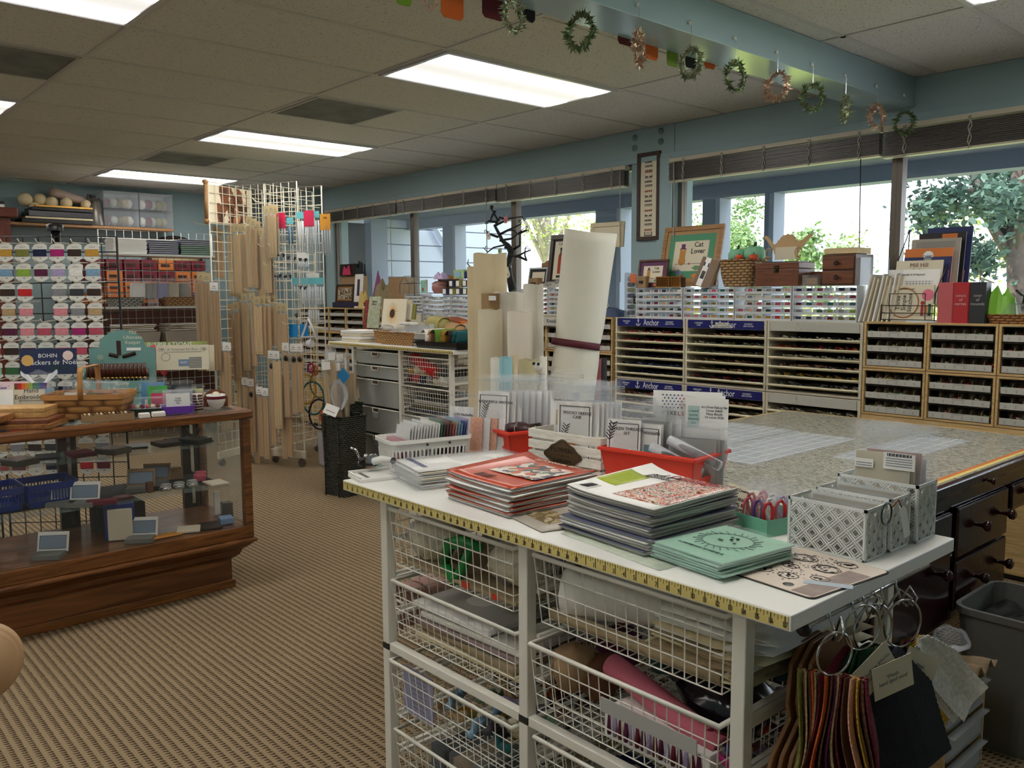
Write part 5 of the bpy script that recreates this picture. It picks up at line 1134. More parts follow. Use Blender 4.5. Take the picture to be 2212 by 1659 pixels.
for i in range(6):
 X=fr((2.347+rn.uniform(-.006,.006)-(0 if i else.012),-1.165+rn.uniform(-.005,.005),TZ+.0038+i*.0052),-9+rn.uniform(-3,3))
 t=thing('notebook','mint green bagged notebook, %s'%('top one with a leafy wreath print' if i==5 else 'layer %d from the bottom'%(i+1)),'notebook',X.translation,'stack of mint notebooks')
 B(MINT,X).box(-.085,.085,-.10,.10,.0,.0035).build('cover',t,bev=.0008);b=B(CLEAR,X);b.surf(lambda u,v:((u-.5)*.19,(v-.5)*.225,.0043+.0016*math.sin(u*8+i)*math.sin(v*10+i)),10,10);b.build('clear_sleeve',t)
 if i==5:
  L=[]
  for k in range(26):a=k*.2417;L.append(([(.05*math.cos(a),.045*math.sin(a)),((.062+.006*(k%2))*math.cos(a+.12),(.058+.006*(k%2))*math.sin(a+.12))],.0007))
  ink(X@Matrix.Translation((0,.01,.0062)),t,'wreath_print',M('dark green ink',(60,90,84),.6),lines=L+[([(.05*math.cos(a*.26),.045*math.sin(a*.26))for a in range(25)],.0006)],balls=[(.02*math.cos(k*1.3)*(k%3)/2,.01+.016*math.sin(k*2.1),.0035)for k in range(9)],z=.0003)
  text('A NOTEBOOK OF DESIGNS',.009,M('dark green ink',(60,90,84),.6),X@Matrix.Translation((0,-.065,.0064)),t)
def art_pad():
 X=fr((2.488,-1.112,TZ+.0002),-6);t=thing('printed_mat','black-edged mat printed with black sampler motifs, at the worktop corner','mat',X.translation)
 def rr(w,d,z0,z1,m_,nm):B(m_,X).prism(rrect(w,d,.012,4),z0,z1).build(nm,t)
 rr(.196,.236,0,.0018,BLK,'rubber_edge');rr(.19,.23,.0018,.0026,M('mat blush print',(222,208,194),.6),'printed_face')
 oct_=lambda cx,cy,r:[(cx+r*math.cos(math.pi/8+k*math.pi/4),cy+r*.8*math.sin(math.pi/8+k*math.pi/4))for k in range(9)]
 L=[(oct_(x,y,r),.0009)for x,y,r in((-.045,.06,.028),(-.045,.06,.022),(.02,.035,.028),(.02,.035,.023),(-.03,-.0,.016),(.045,-.02,.018),(-.05,-.055,.018),(0,-.05,.02),(.03,.085,.02))]
 rn=random.Random(3);bl=[(rn.gauss(cx,r*.35),rn.gauss(cy,r*.3),rn.uniform(.0015,.004))for cx,cy,r in((-.045,.06,.028),(.02,.035,.028),(-.03,0,.016),(.045,-.02,.018),(-.05,-.055,.018),(0,-.05,.02),(.03,.085,.02))for _ in range(9)]
 bl+=[(rn.uniform(-.088,.03),rn.uniform(-.08,.1),rn.uniform(.001,.0025))for _ in range(150)]
 ink(X@Matrix.Translation((0,0,.0026)),t,'sampler_motifs',INK,balls=bl,lines=L,z=.0003)
 ink(X@Matrix.Translation((0,0,.0027)),t,'photo_corner',M('taupe photo',(150,132,126),.5,var=.2,vs=30),[(.05,.092,-.11,.06)],z=.0003)
 ink(X@Matrix.Translation((.045,-.05,.003))@Matrix.Rotation(math.radians(-60),4,'Z'),t,'ruler_photo',M('pale blue photo',(176,188,200),.4),[(-.01,.01,-.01,.07)],z=.0004);ink(X@Matrix.Translation((.03,-.09,.003)),t,'clasp_photo',CHR,[],[(0,0,.01)],z=.0005)
art_pad()
X=fr((2.268,-.895,TZ),-12);t=thing('trim_box','small mint green open box of ribbon trims with a sign card','box',X.translation)
B(M('mint paper box',(110,178,150),.5,var=.06,vs=12),X).box(-.07,.07,-.065,-.063,.002,.036).box(-.07,.07,.063,.065,.002,.036).box(-.07,-.068,-.063,.063,.002,.036).box(.068,.07,-.063,.063,.002,.036).box(-.07,.07,-.065,.065,0,.002).build('tray',t)
Y=X@fr((-.035,-.055,.012))@Matrix.Rotation(math.radians(84),4,'X');b=one(B(PAP2,Y).box(-.026,.03,0,.078,-.001,0),'sign_card','cream card reading finishing trims and charms in the mint box','card')
text('Lady Dot Creates',.0095,INK,Y@Matrix.Translation((.002,.068,.0005)),b);text('FINISHING\nTRIMS &\nCHARMS',.0115,INK,Y@Matrix.Translation((.002,.036,.0005)),b)
tc=['lilac','rose','purple','red','red','pink','white','red','rose','white','lilac','pink']
for i,c in enumerate(tc):
 Y=X@fr((-.03+(i%4)*.028,-.045+(i//4)*.036,.006),rn.uniform(-25,25));t=thing('trim_packet','%s ribbon trim in a clear packet, %s row of the mint box'%(c,('front','middle','back')[i//4]),'packet',Y.translation,'ribbon trims in the mint box')
 b=B(THR[c],Y);b.tube([(.010*math.cos(a*.7),.004*math.sin(a*1.3),.012+.05*(.5+.5*math.sin(a*.7)))for a in range(19)],.0035,n=5);b.build('trim',t)
 bag(B(CLEAR,None),Y@Matrix.Rotation(math.radians(85),4,'X'),.045,.095,.006,False,nu=4,nv=5).build('clear_packet',t)
for i,(x,y,rz,n_)in enumerate(((2.10,-.86,20,'with blue, green and pink flags'),(2.17,-.80,-30,'with blue flags'),(2.24,-.77,15,'of creamy thread'),(2.12,-.75,50,'with small print'),(2.30,-.75,-20,'of pale thread'),(2.20,-.86,5,'half under the mint box'))):
 X=fr((x,y,TZ+.002+.006*i),rz,3);t=thing('clear_packet','loose clear packet '+n_+' behind the tall magazine stack','packet',X.translation,'loose packets behind the stacks')
 (B(M('blue flag',(40,76,140),.5),X).box(-.03,-.012,-.012,.012,.001,.004).box(-.012,.004,-.012,.012,.001,.004,M('lime flag',(160,190,50),.5)).box(.004,.022,-.012,.012,.001,.004,M('pink flag',(220,60,110),.5))if i<2 else B(PAP2 if i%2 else PAPER,X).box(-.045,.045,-.03,.03,.001,.0025)).build('contents',t)
 b=B(CLEAR,X);b.surf(lambda u,v:((u-.5)*.13,(v-.5)*.095,.006+.005*math.sin(u*9+i)*math.sin(v*7+i)),10,8);b.build('clear_bag',t)
X=fr((2.135,-.90,TZ+.001),-5);one(B(PAP2,X).box(-.09,.09,-.05,.06,0,.018),'paper_pad','pale cream pad of paper behind the tall magazine stack','pad')
LAT=M('white metal lattice',(228,230,226),.4)
def lattice(b,X,w,h,p=.035):
 """pierced sheet: diagonal double bars with little squares between"""
 old=b.X;b.X=old@X
 def clip(x0,y0,dx,dy,r):
  ts=[]
  t0,t1=-9,9
  for(o_,d_,L)in((x0,dx,w),(y0,dy,h)):
   a,c=(0-o_)/d_,(L-o_)/d_
   if a>c:a,c=c,a
   t0=max(t0,a);t1=min(t1,c)
  if t1-t0>.004:
   q0=(x0+dx*t0,y0+dy*t0);q1=(x0+dx*t1,y0+dy*t1);b.tube([(q0[0],q0[1],0),(q1[0],q1[1],0)],r,n=4)
 n=int((w+h)/p)+2
 for k in range(-n,n):
  for s in(-1,1):
   clip(k*p-.0034,0,s*.7071,.7071,.0017);clip(k*p+.0034,0,s*.7071,.7071,.0017)
 for i in range(-1,int(w/p)+2):
  for j in range(-1,int(h/(p/2))+2):
   cx=i*p+(p/2 if j%2==0 else 0);cy=j*p/2;r=.0080
   if r<cx<w-r and r<cy<h-r:b.tube([(cx+r*c,cy+r*s,0)for c,s in((1,0),(0,1),(-1,0),(0,-1))],.0016,n=4,closed=True)
 b.box(0,w,0,.004,-.0015,.0015).box(0,w,h-.006,h,-.0015,.0015).box(0,.004,0,h,-.0015,.0015).box(w-.004,w,0,h,-.0015,.0015);b.X=old
for i,(y0,y1,h,x0,x1)in enumerate(((-.985,-.90,.100,2.378,2.537),(-.888,-.805,.105,2.384,2.54),(-.790,-.70,.118,2.38,2.548))):
 t=thing('lattice_basket',('front','middle','rear')[i]+' white pierced-lattice basket at the right end of the worktop','basket',((x0+x1)/2,(y0+y1)/2,TZ),'white lattice baskets')
 w_=x1-x0;d_=y1-y0
 b=B(LAT);lattice(b,facing((x0,y0,TZ+.001),(0,-1,0)),w_,h);b.build('front_panel',t)
 b=B(LAT);lattice(b,facing((x1,y0,TZ+.001),(1,0,0)),d_,h);b.build('side_panel',t)
 b=B(LAT);lattice(b,facing((x0,y1,TZ+.001),(-1,0,0)),d_,h);b.build('side_panel',t)
 B(LAT).box(x0,x1,y1-.0015,y1,TZ+.001,TZ+h).build('back_panel',t);B(LAT).box(x0,x1,y0,y1,TZ,TZ+.002).build('base',t)
 for k in range(4 if i<2 else 0):
  yy=y0+.018+.016*k;o=thing('clear_sleeve','sleeved kraft card in the %s lattice basket, number %d'%(('front','middle')[i],k+1),'packet',((x0+x1)/2,yy,TZ+.004),'sleeves in the lattice baskets')
  Y=facing(((x0+x1)/2,yy,TZ+.004),(0,-1,.12));B(M('taupe card',(176,166,146),.6)if k%2 else GREYP,Y).box(-.07,.07,0,h-.02+.004*k,-.001,0).build('card',o);b=B(CLEAR,Y);b.surf(lambda u,v:((u-.5)*.148,v*(h+.004+.004*k),.003+.002*math.sin(u*8+k)),6,5);b.build('sleeve',o)
for k in range(4):
 Y=facing((2.465+.004*k,-.775+.017*k,TZ+.003),(.12,-1,.05));o=thing('zip_bag','tall zip bag of fabric with printed labels, %s in the rear lattice basket'%('first','second','third','fourth')[k],'bag',Y.translation,'tall zip bags in the rear lattice basket')
 B((PAP2,M('butter fabric',(214,200,160),.9),M('rose fabric',(196,150,140),.9),WFAB)[k],Y).box(-.055,.055-.0*k,.0,.17-.012*(k%2),-.002,.001).build('fabric',o)
 bag(B(CLEAR),Y,.158,.232,.006).build('bag',o)
 if k==0:
  for(lx,ly,lw,lh)in((.035,.155,.062,.034),(-.035,.145,.038,.018),(-.035,.092,.04,.02)):
   lb=ink(Y@Matrix.Translation((lx,ly,.0065)),o,'label',PAPER,[(-lw/2,lw/2,-lh/2,lh/2)]);ink(Y@Matrix.Translation((lx,ly,.0072)),o,'label_print',INKG,[(-lw*.42,lw*.42,-lh*.3+.005*j,-lh*.3+.005*j+.0015)for j in range(int(lh/.007))])
  ink(Y@Matrix.Translation((.035,.168,.0074)),o,'barcode',INK,[(-.024+.0035*j,-.0225+.0035*j+.001*(j%2),-.003,.003)for j in range(14)])
t=thing('ring_tag','dark ring with a white hang tag on the lattice baskets','tag',(2.545,-.90,.94))
B(M('dark green ring',(20,44,40),.3)).tube([(2.548,-.925+.021*math.cos(a*.3),.948+.021*math.sin(a*.3))for a in range(21)],.0018,n=6,closed=True).build('ring',t)
B(M('copper wire',(140,80,40),.4,metal=.7)).tube([(2.545,-.895,.955),(2.55,-.88,.968),(2.552,-.87,.952)],.0014,n=5).build('loop',t);B(PAPER,facing((2.553,-.868,.952),(1,-.15,0))@Matrix.Rotation(math.radians(18),4,'Z')).prism([(-.010,-.065),(.010,-.065),(.010,-.008),(.005,0),(-.005,0),(-.010,-.008)],0,.0008).build('tag_card',t)
def redbox(cx,cy,w,d,h,rz,label):
 X=fr((cx,cy,TZ),rz);t=thing('plastic_basket',label,'basket',X.translation,'orange-red plastic baskets')
 b=B(REDP,X);t1=.018
 hw,hz0,hz1=min(w*.28,.04),h*.52,h*.82
 def wall(ax,s,L,off,hole):
  def P(u,z):
   k=t1*(1-z/h);
   return((u*(1-2*k/L),s*(off-k),z)if ax=='y' else(s*(off-k),u*(1-2*k/L),z))
  us=[-L/2,-hw,hw,L/2]if hole else[-L/2,L/2];zs=[0,hz0,hz1,h]if hole else[0,h]
  for i in range(len(us)-1):
   for j in range(len(zs)-1):
    if hole and i==1 and j==1:continue
    q=[P(us[i],zs[j]),P(us[i+1],zs[j]),P(us[i+1],zs[j+1]),P(us[i],zs[j+1])]
    e=(0,-s*.0025,0)if ax=='y' else(-s*.0025,0,0)
    r_=[tuple(a+c for a,c in zip(p,e))for p in q];b.raw(q+r_,[(0,1,2,3),(7,6,5,4),(0,4,5,1),(1,5,6,2),(2,6,7,3),(3,7,4,0)])
 lx=w>d
 wall('y',-1,w,d/2,not lx);wall('y',1,w,d/2,not lx);wall('x',-1,d,w/2,lx);wall('x',1,d,w/2,lx)
 b.box(-w/2+t1,w/2-t1,-d/2+t1,d/2-t1,0,.003);b.build('body',t)
 b=B(REDP,X);tub(b,(0,0),w+.014,d+.014,h-.004,h+.003,0,.009,r=.008,bottom=False);b.build('rim',t);return X
XR=redbox(1.905,-.785,.275,.175,.108,7,'larger orange-red basket of bagged kits right of the white crate')
XS=redbox(1.335,-.755,.155,.185,.095,-12,'smaller orange-red basket left of the white crate')
t=thing('slatted_crate','small white slatted wooden crate with a Flowers and Garden plaque','crate',(1.60,-.76,TZ));WWD=wood('white washed wood',(240,236,226),(214,208,194),14,.6)
XC=fr((1.60,-.765,TZ),3)
for k in range(4):
 z=.004+k*.031;dx=.0
 for nm,q in(('front_slat',(-.135,.135,-.083,-.076)),('rear_slat',(-.135,.135,.076,.083)),('side_slat',(-.135,-.129,-.076,.076)),('side_slat',(.129,.135,-.076,.076))):B(WWD,XC).box(*q,z,z+.024).build(nm,t,bev=.001)
b=B(WWD,XC)
for x in(-.126,.118):
 for y in(-.075,.067):b.box(x,x+.008,y,y+.008,0,.123)
for x in(-.12,.04,.10):b.box(x,x+.006,-.076,-.072,0,.12)
b.box(-.13,.13,-.076,.076,0,.004);b.build('corner_posts',t)
HW=M('bronze hardware',(70,58,48),.3,metal=.8)
for x in(-.143,.143):B(HW,XC).tube([(x,-.06,.115),(x*1.04,-.06,.125),(x*1.04,-.02,.125),(x,-.02,.115)],.004,n=6).ball((x*1.03,-.055,.118),.008).ball((x*1.03,-.025,.118),.008).build('side_handle',t)
BRZ=M('bronze plaque',(94,74,50),.4,metal=.6);pl=[]
for k in range(48):
 a=k*math.pi/24;r_=1+.10*math.cos(4*a)+.05*math.cos(8*a);pl.append((.062*r_*math.cos(a),.040*r_*math.sin(a)))
Y=XC@facing((.0,-.0835,.058),(0,-1,0));pq=B(BRZ,Y).prism(pl,0,.004).build('plaque',t,bev=.0012)
B(HW,Y).tube([(x*.9,y*.88,.0045)for x,y in pl],.0012,n=5,closed=True).build('plaque_border',pq);DKB=M('dark bronze letters',(44,34,26),.4,metal=.5)
text('FLOWERS',.019,DKB,Y@Matrix.Translation((0,.015,.0045)),pq,sx=1);text('&',.010,DKB,Y@Matrix.Translation((0,0,.0045)),pq);text('GARDEN',.016,DKB,Y@Matrix.Translation((0,-.016,.0045)),pq)
B(DKB,Y).box(-.028,-.010,.0,.0012,.0044,.0052).box(.010,.028,0,.0012,.0044,.0052).build('plaque_dashes',pq)
def kit(label,o,nrm,w,h,title,deco=None,group=None,bw=None,bh=None,z=0,edge=True,card=PAPER,nm='kit_bag',tilt=0,zz=.0035):
 X=facing(o,nrm);t=thing(nm,label,'kit',o,group);cw=w*.86
 B(card,X).box(-cw/2,cw/2,.004,h*.74,-.0015,.0015).build('card',t)
 if edge:ink(X@Matrix.Translation((0,h*.37,.0018)),t,'card_border',INK,[(-cw*.44,cw*.44,h*.31,h*.318),(-cw*.44,-cw*.42,-h*.31,h*.31),(cw*.42,cw*.44,-h*.31,h*.31)])
 if title:text(title,.0115,INK,X@Matrix.Translation((.008,h*.58,.0024)),t,ext=.0003)
 if deco:deco(t,X@Matrix.Translation((0,0,.002)))
 bag(B(CLEAR),X,w,h,zz).build('zip_bag',t);return X
def leafsprig(t,X,x=-.035,y=.085):ink(X,t,'leaf_sprig',INK,lines=[([(x,y-.03),(x+.006,y),(x+.014,y+.025)],.0006)]+[([(x+.002*k-.0,y-.022+.008*k),(x+.002*k-.010,y-.018+.008*k+.006)],.0012)for k in range(6)]+[([(x+.002*k,y-.022+.008*k),(x+.002*k+.011,y-.018+.008*k+.004)],.0012)for k in range(6)],z=.0003)
def spooky(t,X):leafsprig(t,X);ink(X,t,'case_photo',M('terracotta photo',(186,130,100),.5),[(-.024,.012,.030,.082)]);ink(X,t,'blue_photo',M('slate photo',(110,140,150),.5),[(-.02,.035,.005,.018)])
N1=(.30,-.95,.04)
kit('Spooky Needle Case kit in a zip bag, front of the white crate',(1.60,-.80,TZ+.03),N1,.125,.235,'SPOOKY NEEDLE\nCASE',spooky,'zip-bagged kits in the white crate')
for k in range(6):kit('plain white kit in a zip bag, %s behind the Spooky Needle Case'%('first','second','third','fourth','fifth','sixth')[k],(1.615+.004*k,-.787+.014*k,TZ+.03),N1,.125,.232,None,None,'zip-bagged kits in the white crate',edge=False)
t=kit('Needle in a Haystack leaflet with a framed house picture, left of the Spooky kit',(1.505,-.742,TZ+.02),N1,.115,.27,None,lambda t,X:(ink(X,t,'framed_photo',M('gold framed photo',(190,150,96),.5),[(-.03,.035,.10,.145)]),ink(X@Matrix.Translation((0,0,.0005)),t,'photo',pattern('village photo',[(200,196,186),(110,100,94),(150,140,130)],'VORONOI',90),[(-.025,.03,.104,.141)]),text('Needle in a Haystack',.0085,INKG,X@Matrix.Translation((0,.175,.0006)),t),ink(X,t,'text_lines',INKG,[(-.03,.03,.03+.008*k,.033+.008*k)for k in range(7)])),edge=False)
def silk(t,X):leafsprig(t,X,-.04,.105);ink(X,t,'black_spool',M('dark photo',(50,40,40),.5),[],[(-.012,.018,.022)])
kit('Silken Threads Set kit at the left front of the larger red basket',(1.825,-.852,TZ+.045),(.34,-.93,.10),.105,.185,'SILKEN THREADS\nSET',silk,'bagged kits in the larger red basket')
kit('Thoughts kit right behind the Silken Threads Set',(1.865,-.825,TZ+.035),(.2,-.98,.08),.12,.185,None,lambda t,X:(text('THOUGHTS',.010,INK,X@Matrix.Translation((.022,.115,.0006)),t),ink(X,t,'blue_photo',M('slate photo',(110,140,150),.5),[(.005,.04,.06,.085)])),'bagged kits in the larger red basket')
for k in range(4):kit('milky zip-bagged kit behind the Thoughts kit, number %d'%(k+1),(1.85+.015*k,-.80+.018*k,TZ+.03),(.25,-.96,.05),.125,.19+.008*k,None,None,'bagged kits in the larger red basket',edge=False,card=(PAPER,GREYP)[k%2])
for k in range(3):kit('large grey-white sheet kit at the right back of the red basket, number %d'%(k+1),(1.985+.004*k,-.775+.012*k,TZ+.02),(.35,-.93,.04),.14,.165,None,None,'bagged kits in the larger red basket',edge=False,card=M('silver grey card',(176,176,172),.5))
for k,(x,y,rz)in enumerate(((1.91,-.86,14),(1.96,-.83,-24),(2.0,-.81,-32))):
 a=Vector((x-.05,y,TZ+.10+.02*k));c=a+Vector((.11,.02,-.018 if not k else-.05));t=thing('thread_tube','clear tube of %s thread across the larger red basket'%('cream','dark','grey')[k],'packet',a,'thread tubes in the larger red basket')
 B((WFAB,THR['charcoal'],THR['grey'])[k]).tube([a,c],.010,n=8).build('thread',t);B(CLEAR).tube([a-Vector((.008,0,0)),c+Vector((.02,0,0))],.0135,n=8).build('clear_tube',t)
def pix(t,X):
 rn=random.Random(4);cols=[M('pixel navy',(24,46,84),.5),M('pixel blue',(20,84,150),.5),M('pixel red',(170,40,60),.5)]
 for ci,m_ in enumerate(cols):ink(X,t,'pixel_dots',m_,[(x-.0018,x+.0018,y-.0018,y+.0018)for x,y in[(-.078+.010*i+(.005 if j%2 else 0),.128+.008*j)for i in range(6)for j in range(5)]if int((x+.08)/.022)==ci])
 for i,ch in enumerate('PIXELS'):text(ch,.015,cols[(1,1,0,0,2,2)[i]],X@Matrix.Translation((-.074+.0098*i,.113,.0006)),t)
 ink(X,t,'beach_photo',M('beach photo',(190,214,206),.5),[(-.012,.018,.08,.135)]);text('i need\nsome\nvitamin\nsea',.010,M('teal script',(20,96,110),.5),X@Matrix.Translation((.003,.107,.0008)),t)
 text('Art Print Fabric for\nCross Stitch\nMisty Beach\n14 count Aida',.0085,INK,X@Matrix.Translation((.055,.12,.0006)),t)
for k in range(3):
 o=(1.955-.018*(2-k),-.735+.012*(2-k),TZ+.085+.006*(2-k));X=facing(o,(.40,-.91,.05));t=thing('fabric_card',('front Pixels art print fabric card behind the red basket kits','middle white art print card','rear white art print card showing at the top left')[2-k]if False else('rear white art print card','middle white art print card','front Pixels art print fabric card with a beach picture')[k]+', above the larger red basket','card',o)
 B(PAPER,X).box(-.09,.09,0,.155,-.002,0).build('card',t)
 if k==2:pix(t,X)
t=thing('rolled_pouch','dark plum rolled pouch tied with cord in the smaller red basket','pouch',(1.37,-.80,TZ+.07));a=XS@Vector((-.05,-.03,.085));c=XS@Vector((.06,.0,.092))
B(M('plum leather',(66,34,40),.4)).tube([a,(a+c)/2+Vector((0,0,.006)),c],[.02,.023,.019],n=10).build('roll',t);B(PAP2).tube([(a+c)/2+Vector((.001*k,.024*math.cos(k*.7),.004+.024*math.sin(k*.7)))for k in range(10)],.0012,n=4).build('cord',t)
b=B(BLK,XS).box(-.06,.06,-.075,.07,.004,.05);one(b,'black_pack','black pack filling the smaller red basket','packet')
for k in range(9):kit('zip-bagged kit above the smaller red basket, %s'%('first, reading Wonderful Wisteria','second','third','fourth','fifth','sixth','seventh','eighth','ninth')[k],(1.245+.010*k,-.80+.018*k,TZ+.055),(.33,-.94,.08),.13,.20,'WONDERFUL WISTERIA' if k==0 else None,leafsprig if k==0 else None,'zip-bagged kits at the smaller red basket',edge=(k==0))
kit('LHN Nashville set card in a clear bag beside the slotted basket',(1.20,-.895,TZ+.02),(.35,-.93,.1),.10,.19,'LHN Nashville\nSet',None,edge=False)
for k in range(4):
 Y=facing((1.262+.02*k,-.885+.012*k,TZ+.012),(.3,-.94,.12));t=thing('card_packet','narrow %s packet between the slotted and red baskets, number %d'%('white' if k%2 else 'peach',k+1),'packet',Y.translation,'narrow packets between the baskets');B(PAPER if k%2 else THR['peach'],Y).box(-.022,.022,0,.12,-.001,.001).build('card',t);bag(B(CLEAR),Y,.055,.145,.004,False,nu=3,nv=4).build('clear_bag',t)
for k in range(3):
 Y=facing((1.40+.15*k,-.70,TZ+.03),(.25,-.96,-.15));b=B(CLEAR);bag(b,Y,.20,.225-.01*k,.012,nu=10,nv=12);one(b,'empty_bag','large empty rumpled zip bag behind the kits, %s'%('left','middle','right')[k],'bag','large empty zip bags')
 # ====== SPECKLED DESK BEHIND THE WORKTOP
MHG=M('dark mahogany',(46,22,20),.16,var=.25,vs=30,bump=.05,bs=40)
def lam():
 return pattern('speckled laminate',[(96,94,86),(170,168,156),(206,204,192),(140,138,126),(188,186,174),(88,86,78)],'NOISE',42,.2,stretch=(.7,3.2,1))
DZ=.79;dx0,dx1,dy0,dy1=1.03,2.25,-.655,1.29
t=thing('cutting_desk','big dark mahogany desk with a speckled laminate top behind the white worktop','desk',(1.65,.3,0))
B(lam()).box(dx0+.012,dx1-.016,dy0,dy1-.012,DZ-.03,DZ).build('desktop',t)
B(PINE).box(dx0,dx0+.012,dy0,dy1,DZ-.03,DZ+.001).box(dx0+.012,dx1,dy1-.012,dy1,DZ-.03,DZ+.001).build('pine_edging',t)
B(MHG).box(dx1-.016,dx1+.006,dy0,dy1,DZ-.035,DZ+.001).build('front_moulding',t,bev=.005)
B(ORG).box(dx1-.055,dx1-.040,dy0,dy1-.02,DZ+.0002,DZ+.0012).build('orange_ruler_strip',t);B(TAPE).box(dx1-.040,dx1-.025,dy0,dy1-.02,DZ+.0002,DZ+.0012).build('yellow_ruler_strip',t)
B(MHG).box(dx0+.06,dx1-.02,dy0+.02,.68,.335,DZ-.031).build('carcass',t);B(MHG).box(dx0+.06,dx1-.02,.68,dy1-.05,.60,DZ-.031).box(dx1-.022,dx1-.012,dy0+.02,dy1-.02,.705,DZ-.035).build('apron',t)
po=B(MHG).box(dx1-.012,dx1-.004,0,.455,.745,.765).build('pull_out_board',t,bev=.002)
KN=[(.006,0),(.007,.014),(.010,.018),(.017,.024),(.018,.032),(.010,.037)]
def knob(y,z,par,s=1):B(MHG,Matrix.Translation((dx1-.002,y,z))@Matrix.Rotation(math.radians(90),4,'Y')).lathe([(r*s,h*s*1.3)for r,h in KN],n=14).build('knob',par)
knob(.457,.757,po,.6)
d=B(MHG).box(dx1-.012,dx1+.004,-.33,.18,.36,.70).build('door',t,bev=.006);knob(.085,.53,d)
for i,(z0,z1)in enumerate(((.545,.705),(.375,.535))):
 d=B(MHG).box(dx1-.012,dx1+.004,.225,.652,z0,z1).build('drawer',t,bev=.006);knob(.385,(z0+z1)/2,d);knob(.60,(z0+z1)/2,d)
d=B(MHG).box(dx1-.012,dx1+.004,.69,1.22,.62,.705).build('drawer',t,bev=.006);knob(.85,.66,d)
for(x,y)in((dx1-.06,.67),(dx1-.06,1.2),(dx0+.1,1.2),(dx0+.1,dy0+.1),(dx1-.06,dy0+.1)):B(MHG).taper(x-.03,x+.03,y-.03,y+.03,0,.6 if y>.68 else.335,.008,.008).build('leg',t)
for i,(x0,x1,y0,y1)in enumerate(((1.10,1.40,-.05,.74),(1.42,1.68,-.02,.72),(1.80,2.0,.30,1.0))):
 o=thing('clear_ruler','clear grid ruler lying on the speckled desk, %s'%('left','middle','right, behind the tall zip bags')[i],'ruler',((x0+x1)/2,(y0+y1)/2,DZ),'clear rulers on the desk')
 B(CLEAR2).box(x0,x1,y0,y1,DZ+.001,DZ+.004).build('sheet',o)
 b=B(WHT)
 for k in range(int((x1-x0)/.0508)+1):b.box(x0+.0508*k,x0+.0508*k+.0012,y0,y1,DZ+.0041,DZ+.0044)
 for k in range(int((y1-y0)/.1016)+1):b.box(x0,x1,y0+.1016*k,y0+.1016*k+.0012,DZ+.0041,DZ+.0044)
 b.build('grid_lines',o)
t=thing('waste_bin','grey plastic waste bin with a dark liner beside the desk','bin',(2.40,.32,0));GBN=M('grey bin plastic',(104,104,100),.45)
tub(B(GBN),(2.40,.32),.24,.34,0,.42,.025,.004,r=.05,steps=2).build('body',t);tub(B(GBN),(2.40,.32),.256,.356,.405,.425,0,.012,r=.055,bottom=False).build('rim',t)
B(M('black bin liner',(22,24,24),.35)).surf(lambda u,v:(2.30+.2*u,.18+.28*v,.36+.02*math.sin(u*9)*math.sin(v*8)),8,8).build('liner',t)
t=thing('pine_drawer_box','pine box of clear plastic drawers on the floor under the desk','drawer box',(2.32,-.08,0));x0,x1,y0,y1,zt_=2.19,2.41,-.22,.06,.305
B(PINE).box(x0,x1,y0,y0+.012,0,zt_).box(x0,x1,y1-.012,y1,0,zt_).box(x0,x1,y0+.012,y1-.012,zt_-.012,zt_).box(x0,x1,y0+.012,y1-.012,0,.012).build('case',t)
for k in range(3):
 z=.018+k*.092;dr=B(CLEAR2).box(x0+.02,x1+.004,y0+.016,y1-.016,z,z+.004).box(x1,x1+.004,y0+.016,y1-.016,z+.004,z+.075).box(x1,x1+.02,y0+.016,y1-.016,z+.070,z+.075).build('clear_drawer',t)
 B((PAPB,TFAB,M('mixed paper',(150,140,120),.8))[k]).box(x0+.03,x1-.008,y0+.03,y1-.03,z+.005,z+.045).build('contents',dr)
b=B(M('crumpled kraft',(140,120,94),.8,var=.2,vs=30));b.surf(lambda u,v:(2.20+.24*u,-.20+.25*v,.325+.016*math.sin(v*22+u*3)+.01*math.sin(u*8)),10,30,th=.004);one(b,'kraft_paper_wad','crumpled kraft paper on the pine drawer box','paper')
b=B(CLEAR2);blob(b,(2.33,.0,.375),.05,.05,.035,None,rn,16);one(b,'plastic_wad','clear plastic wad on the crumpled kraft paper','plastic')
KB=M('brown hardboard',(140,100,62),.45,var=.06,vs=5)
for k in range(3):
 X=Matrix(((0,0,1,2.512+.012*k),(1,0,0,-1.12+.012*k),(0,1,0,.02),(0,0,0,1)))@Matrix.Rotation(math.radians(-0),4,'X')
 prof=[(-.20,0),(.17,0),(.19,.3),(.17,.50),(.13,.62),(.08,.70),(.02,.735),(-.04,.73),(-.075,.70),(-.085,.63),(-.075,.60),(-.13,.55),(-.17,.45),(-.19,.2)]
 one(B(KB,X).prism(prof,-.004,.004),'shaped_board','brown curved board leaning by the drawer frame, %s'%('inner','middle','outer')[k],'board','brown curved boards',bev=.002)
t=thing('hanging_rail','chrome rail with a black end cap under the right end of the worktop','rail',(2.56,-1.0,.80));B(CHR).tube([(2.562,-1.24,.815),(2.562,-.76,.815)],.005,n=8).build('rail',t);B(BLK).ball((2.562,-1.245,.812),.013).build('end_cap',t);B(CHR).box(2.49,2.565,-1.18,-1.175,.815,.833).box(2.49,2.565,-.80,-.795,.815,.833).build('bracket',t)
def hook(y,z1,label,y2=None):
 y2=y if y2 is None else y2;b=B(CHR)
 b.tube([(2.562+.012*math.cos(a),y,.818+.012*math.sin(a))for a in[math.pi*.9-i*.5 for i in range(7)]]+[(2.585,y,.79),(2.575,y+.01,.775),(2.60,(y+y2)/2,z1+.03),(2.615,y2,z1+.012),(2.607,y2,z1-.006),(2.595,y2,z1+.004)],.0022,n=6)
 one(b,'wire_hook',label,'hook','wire hooks on the chrome rail')
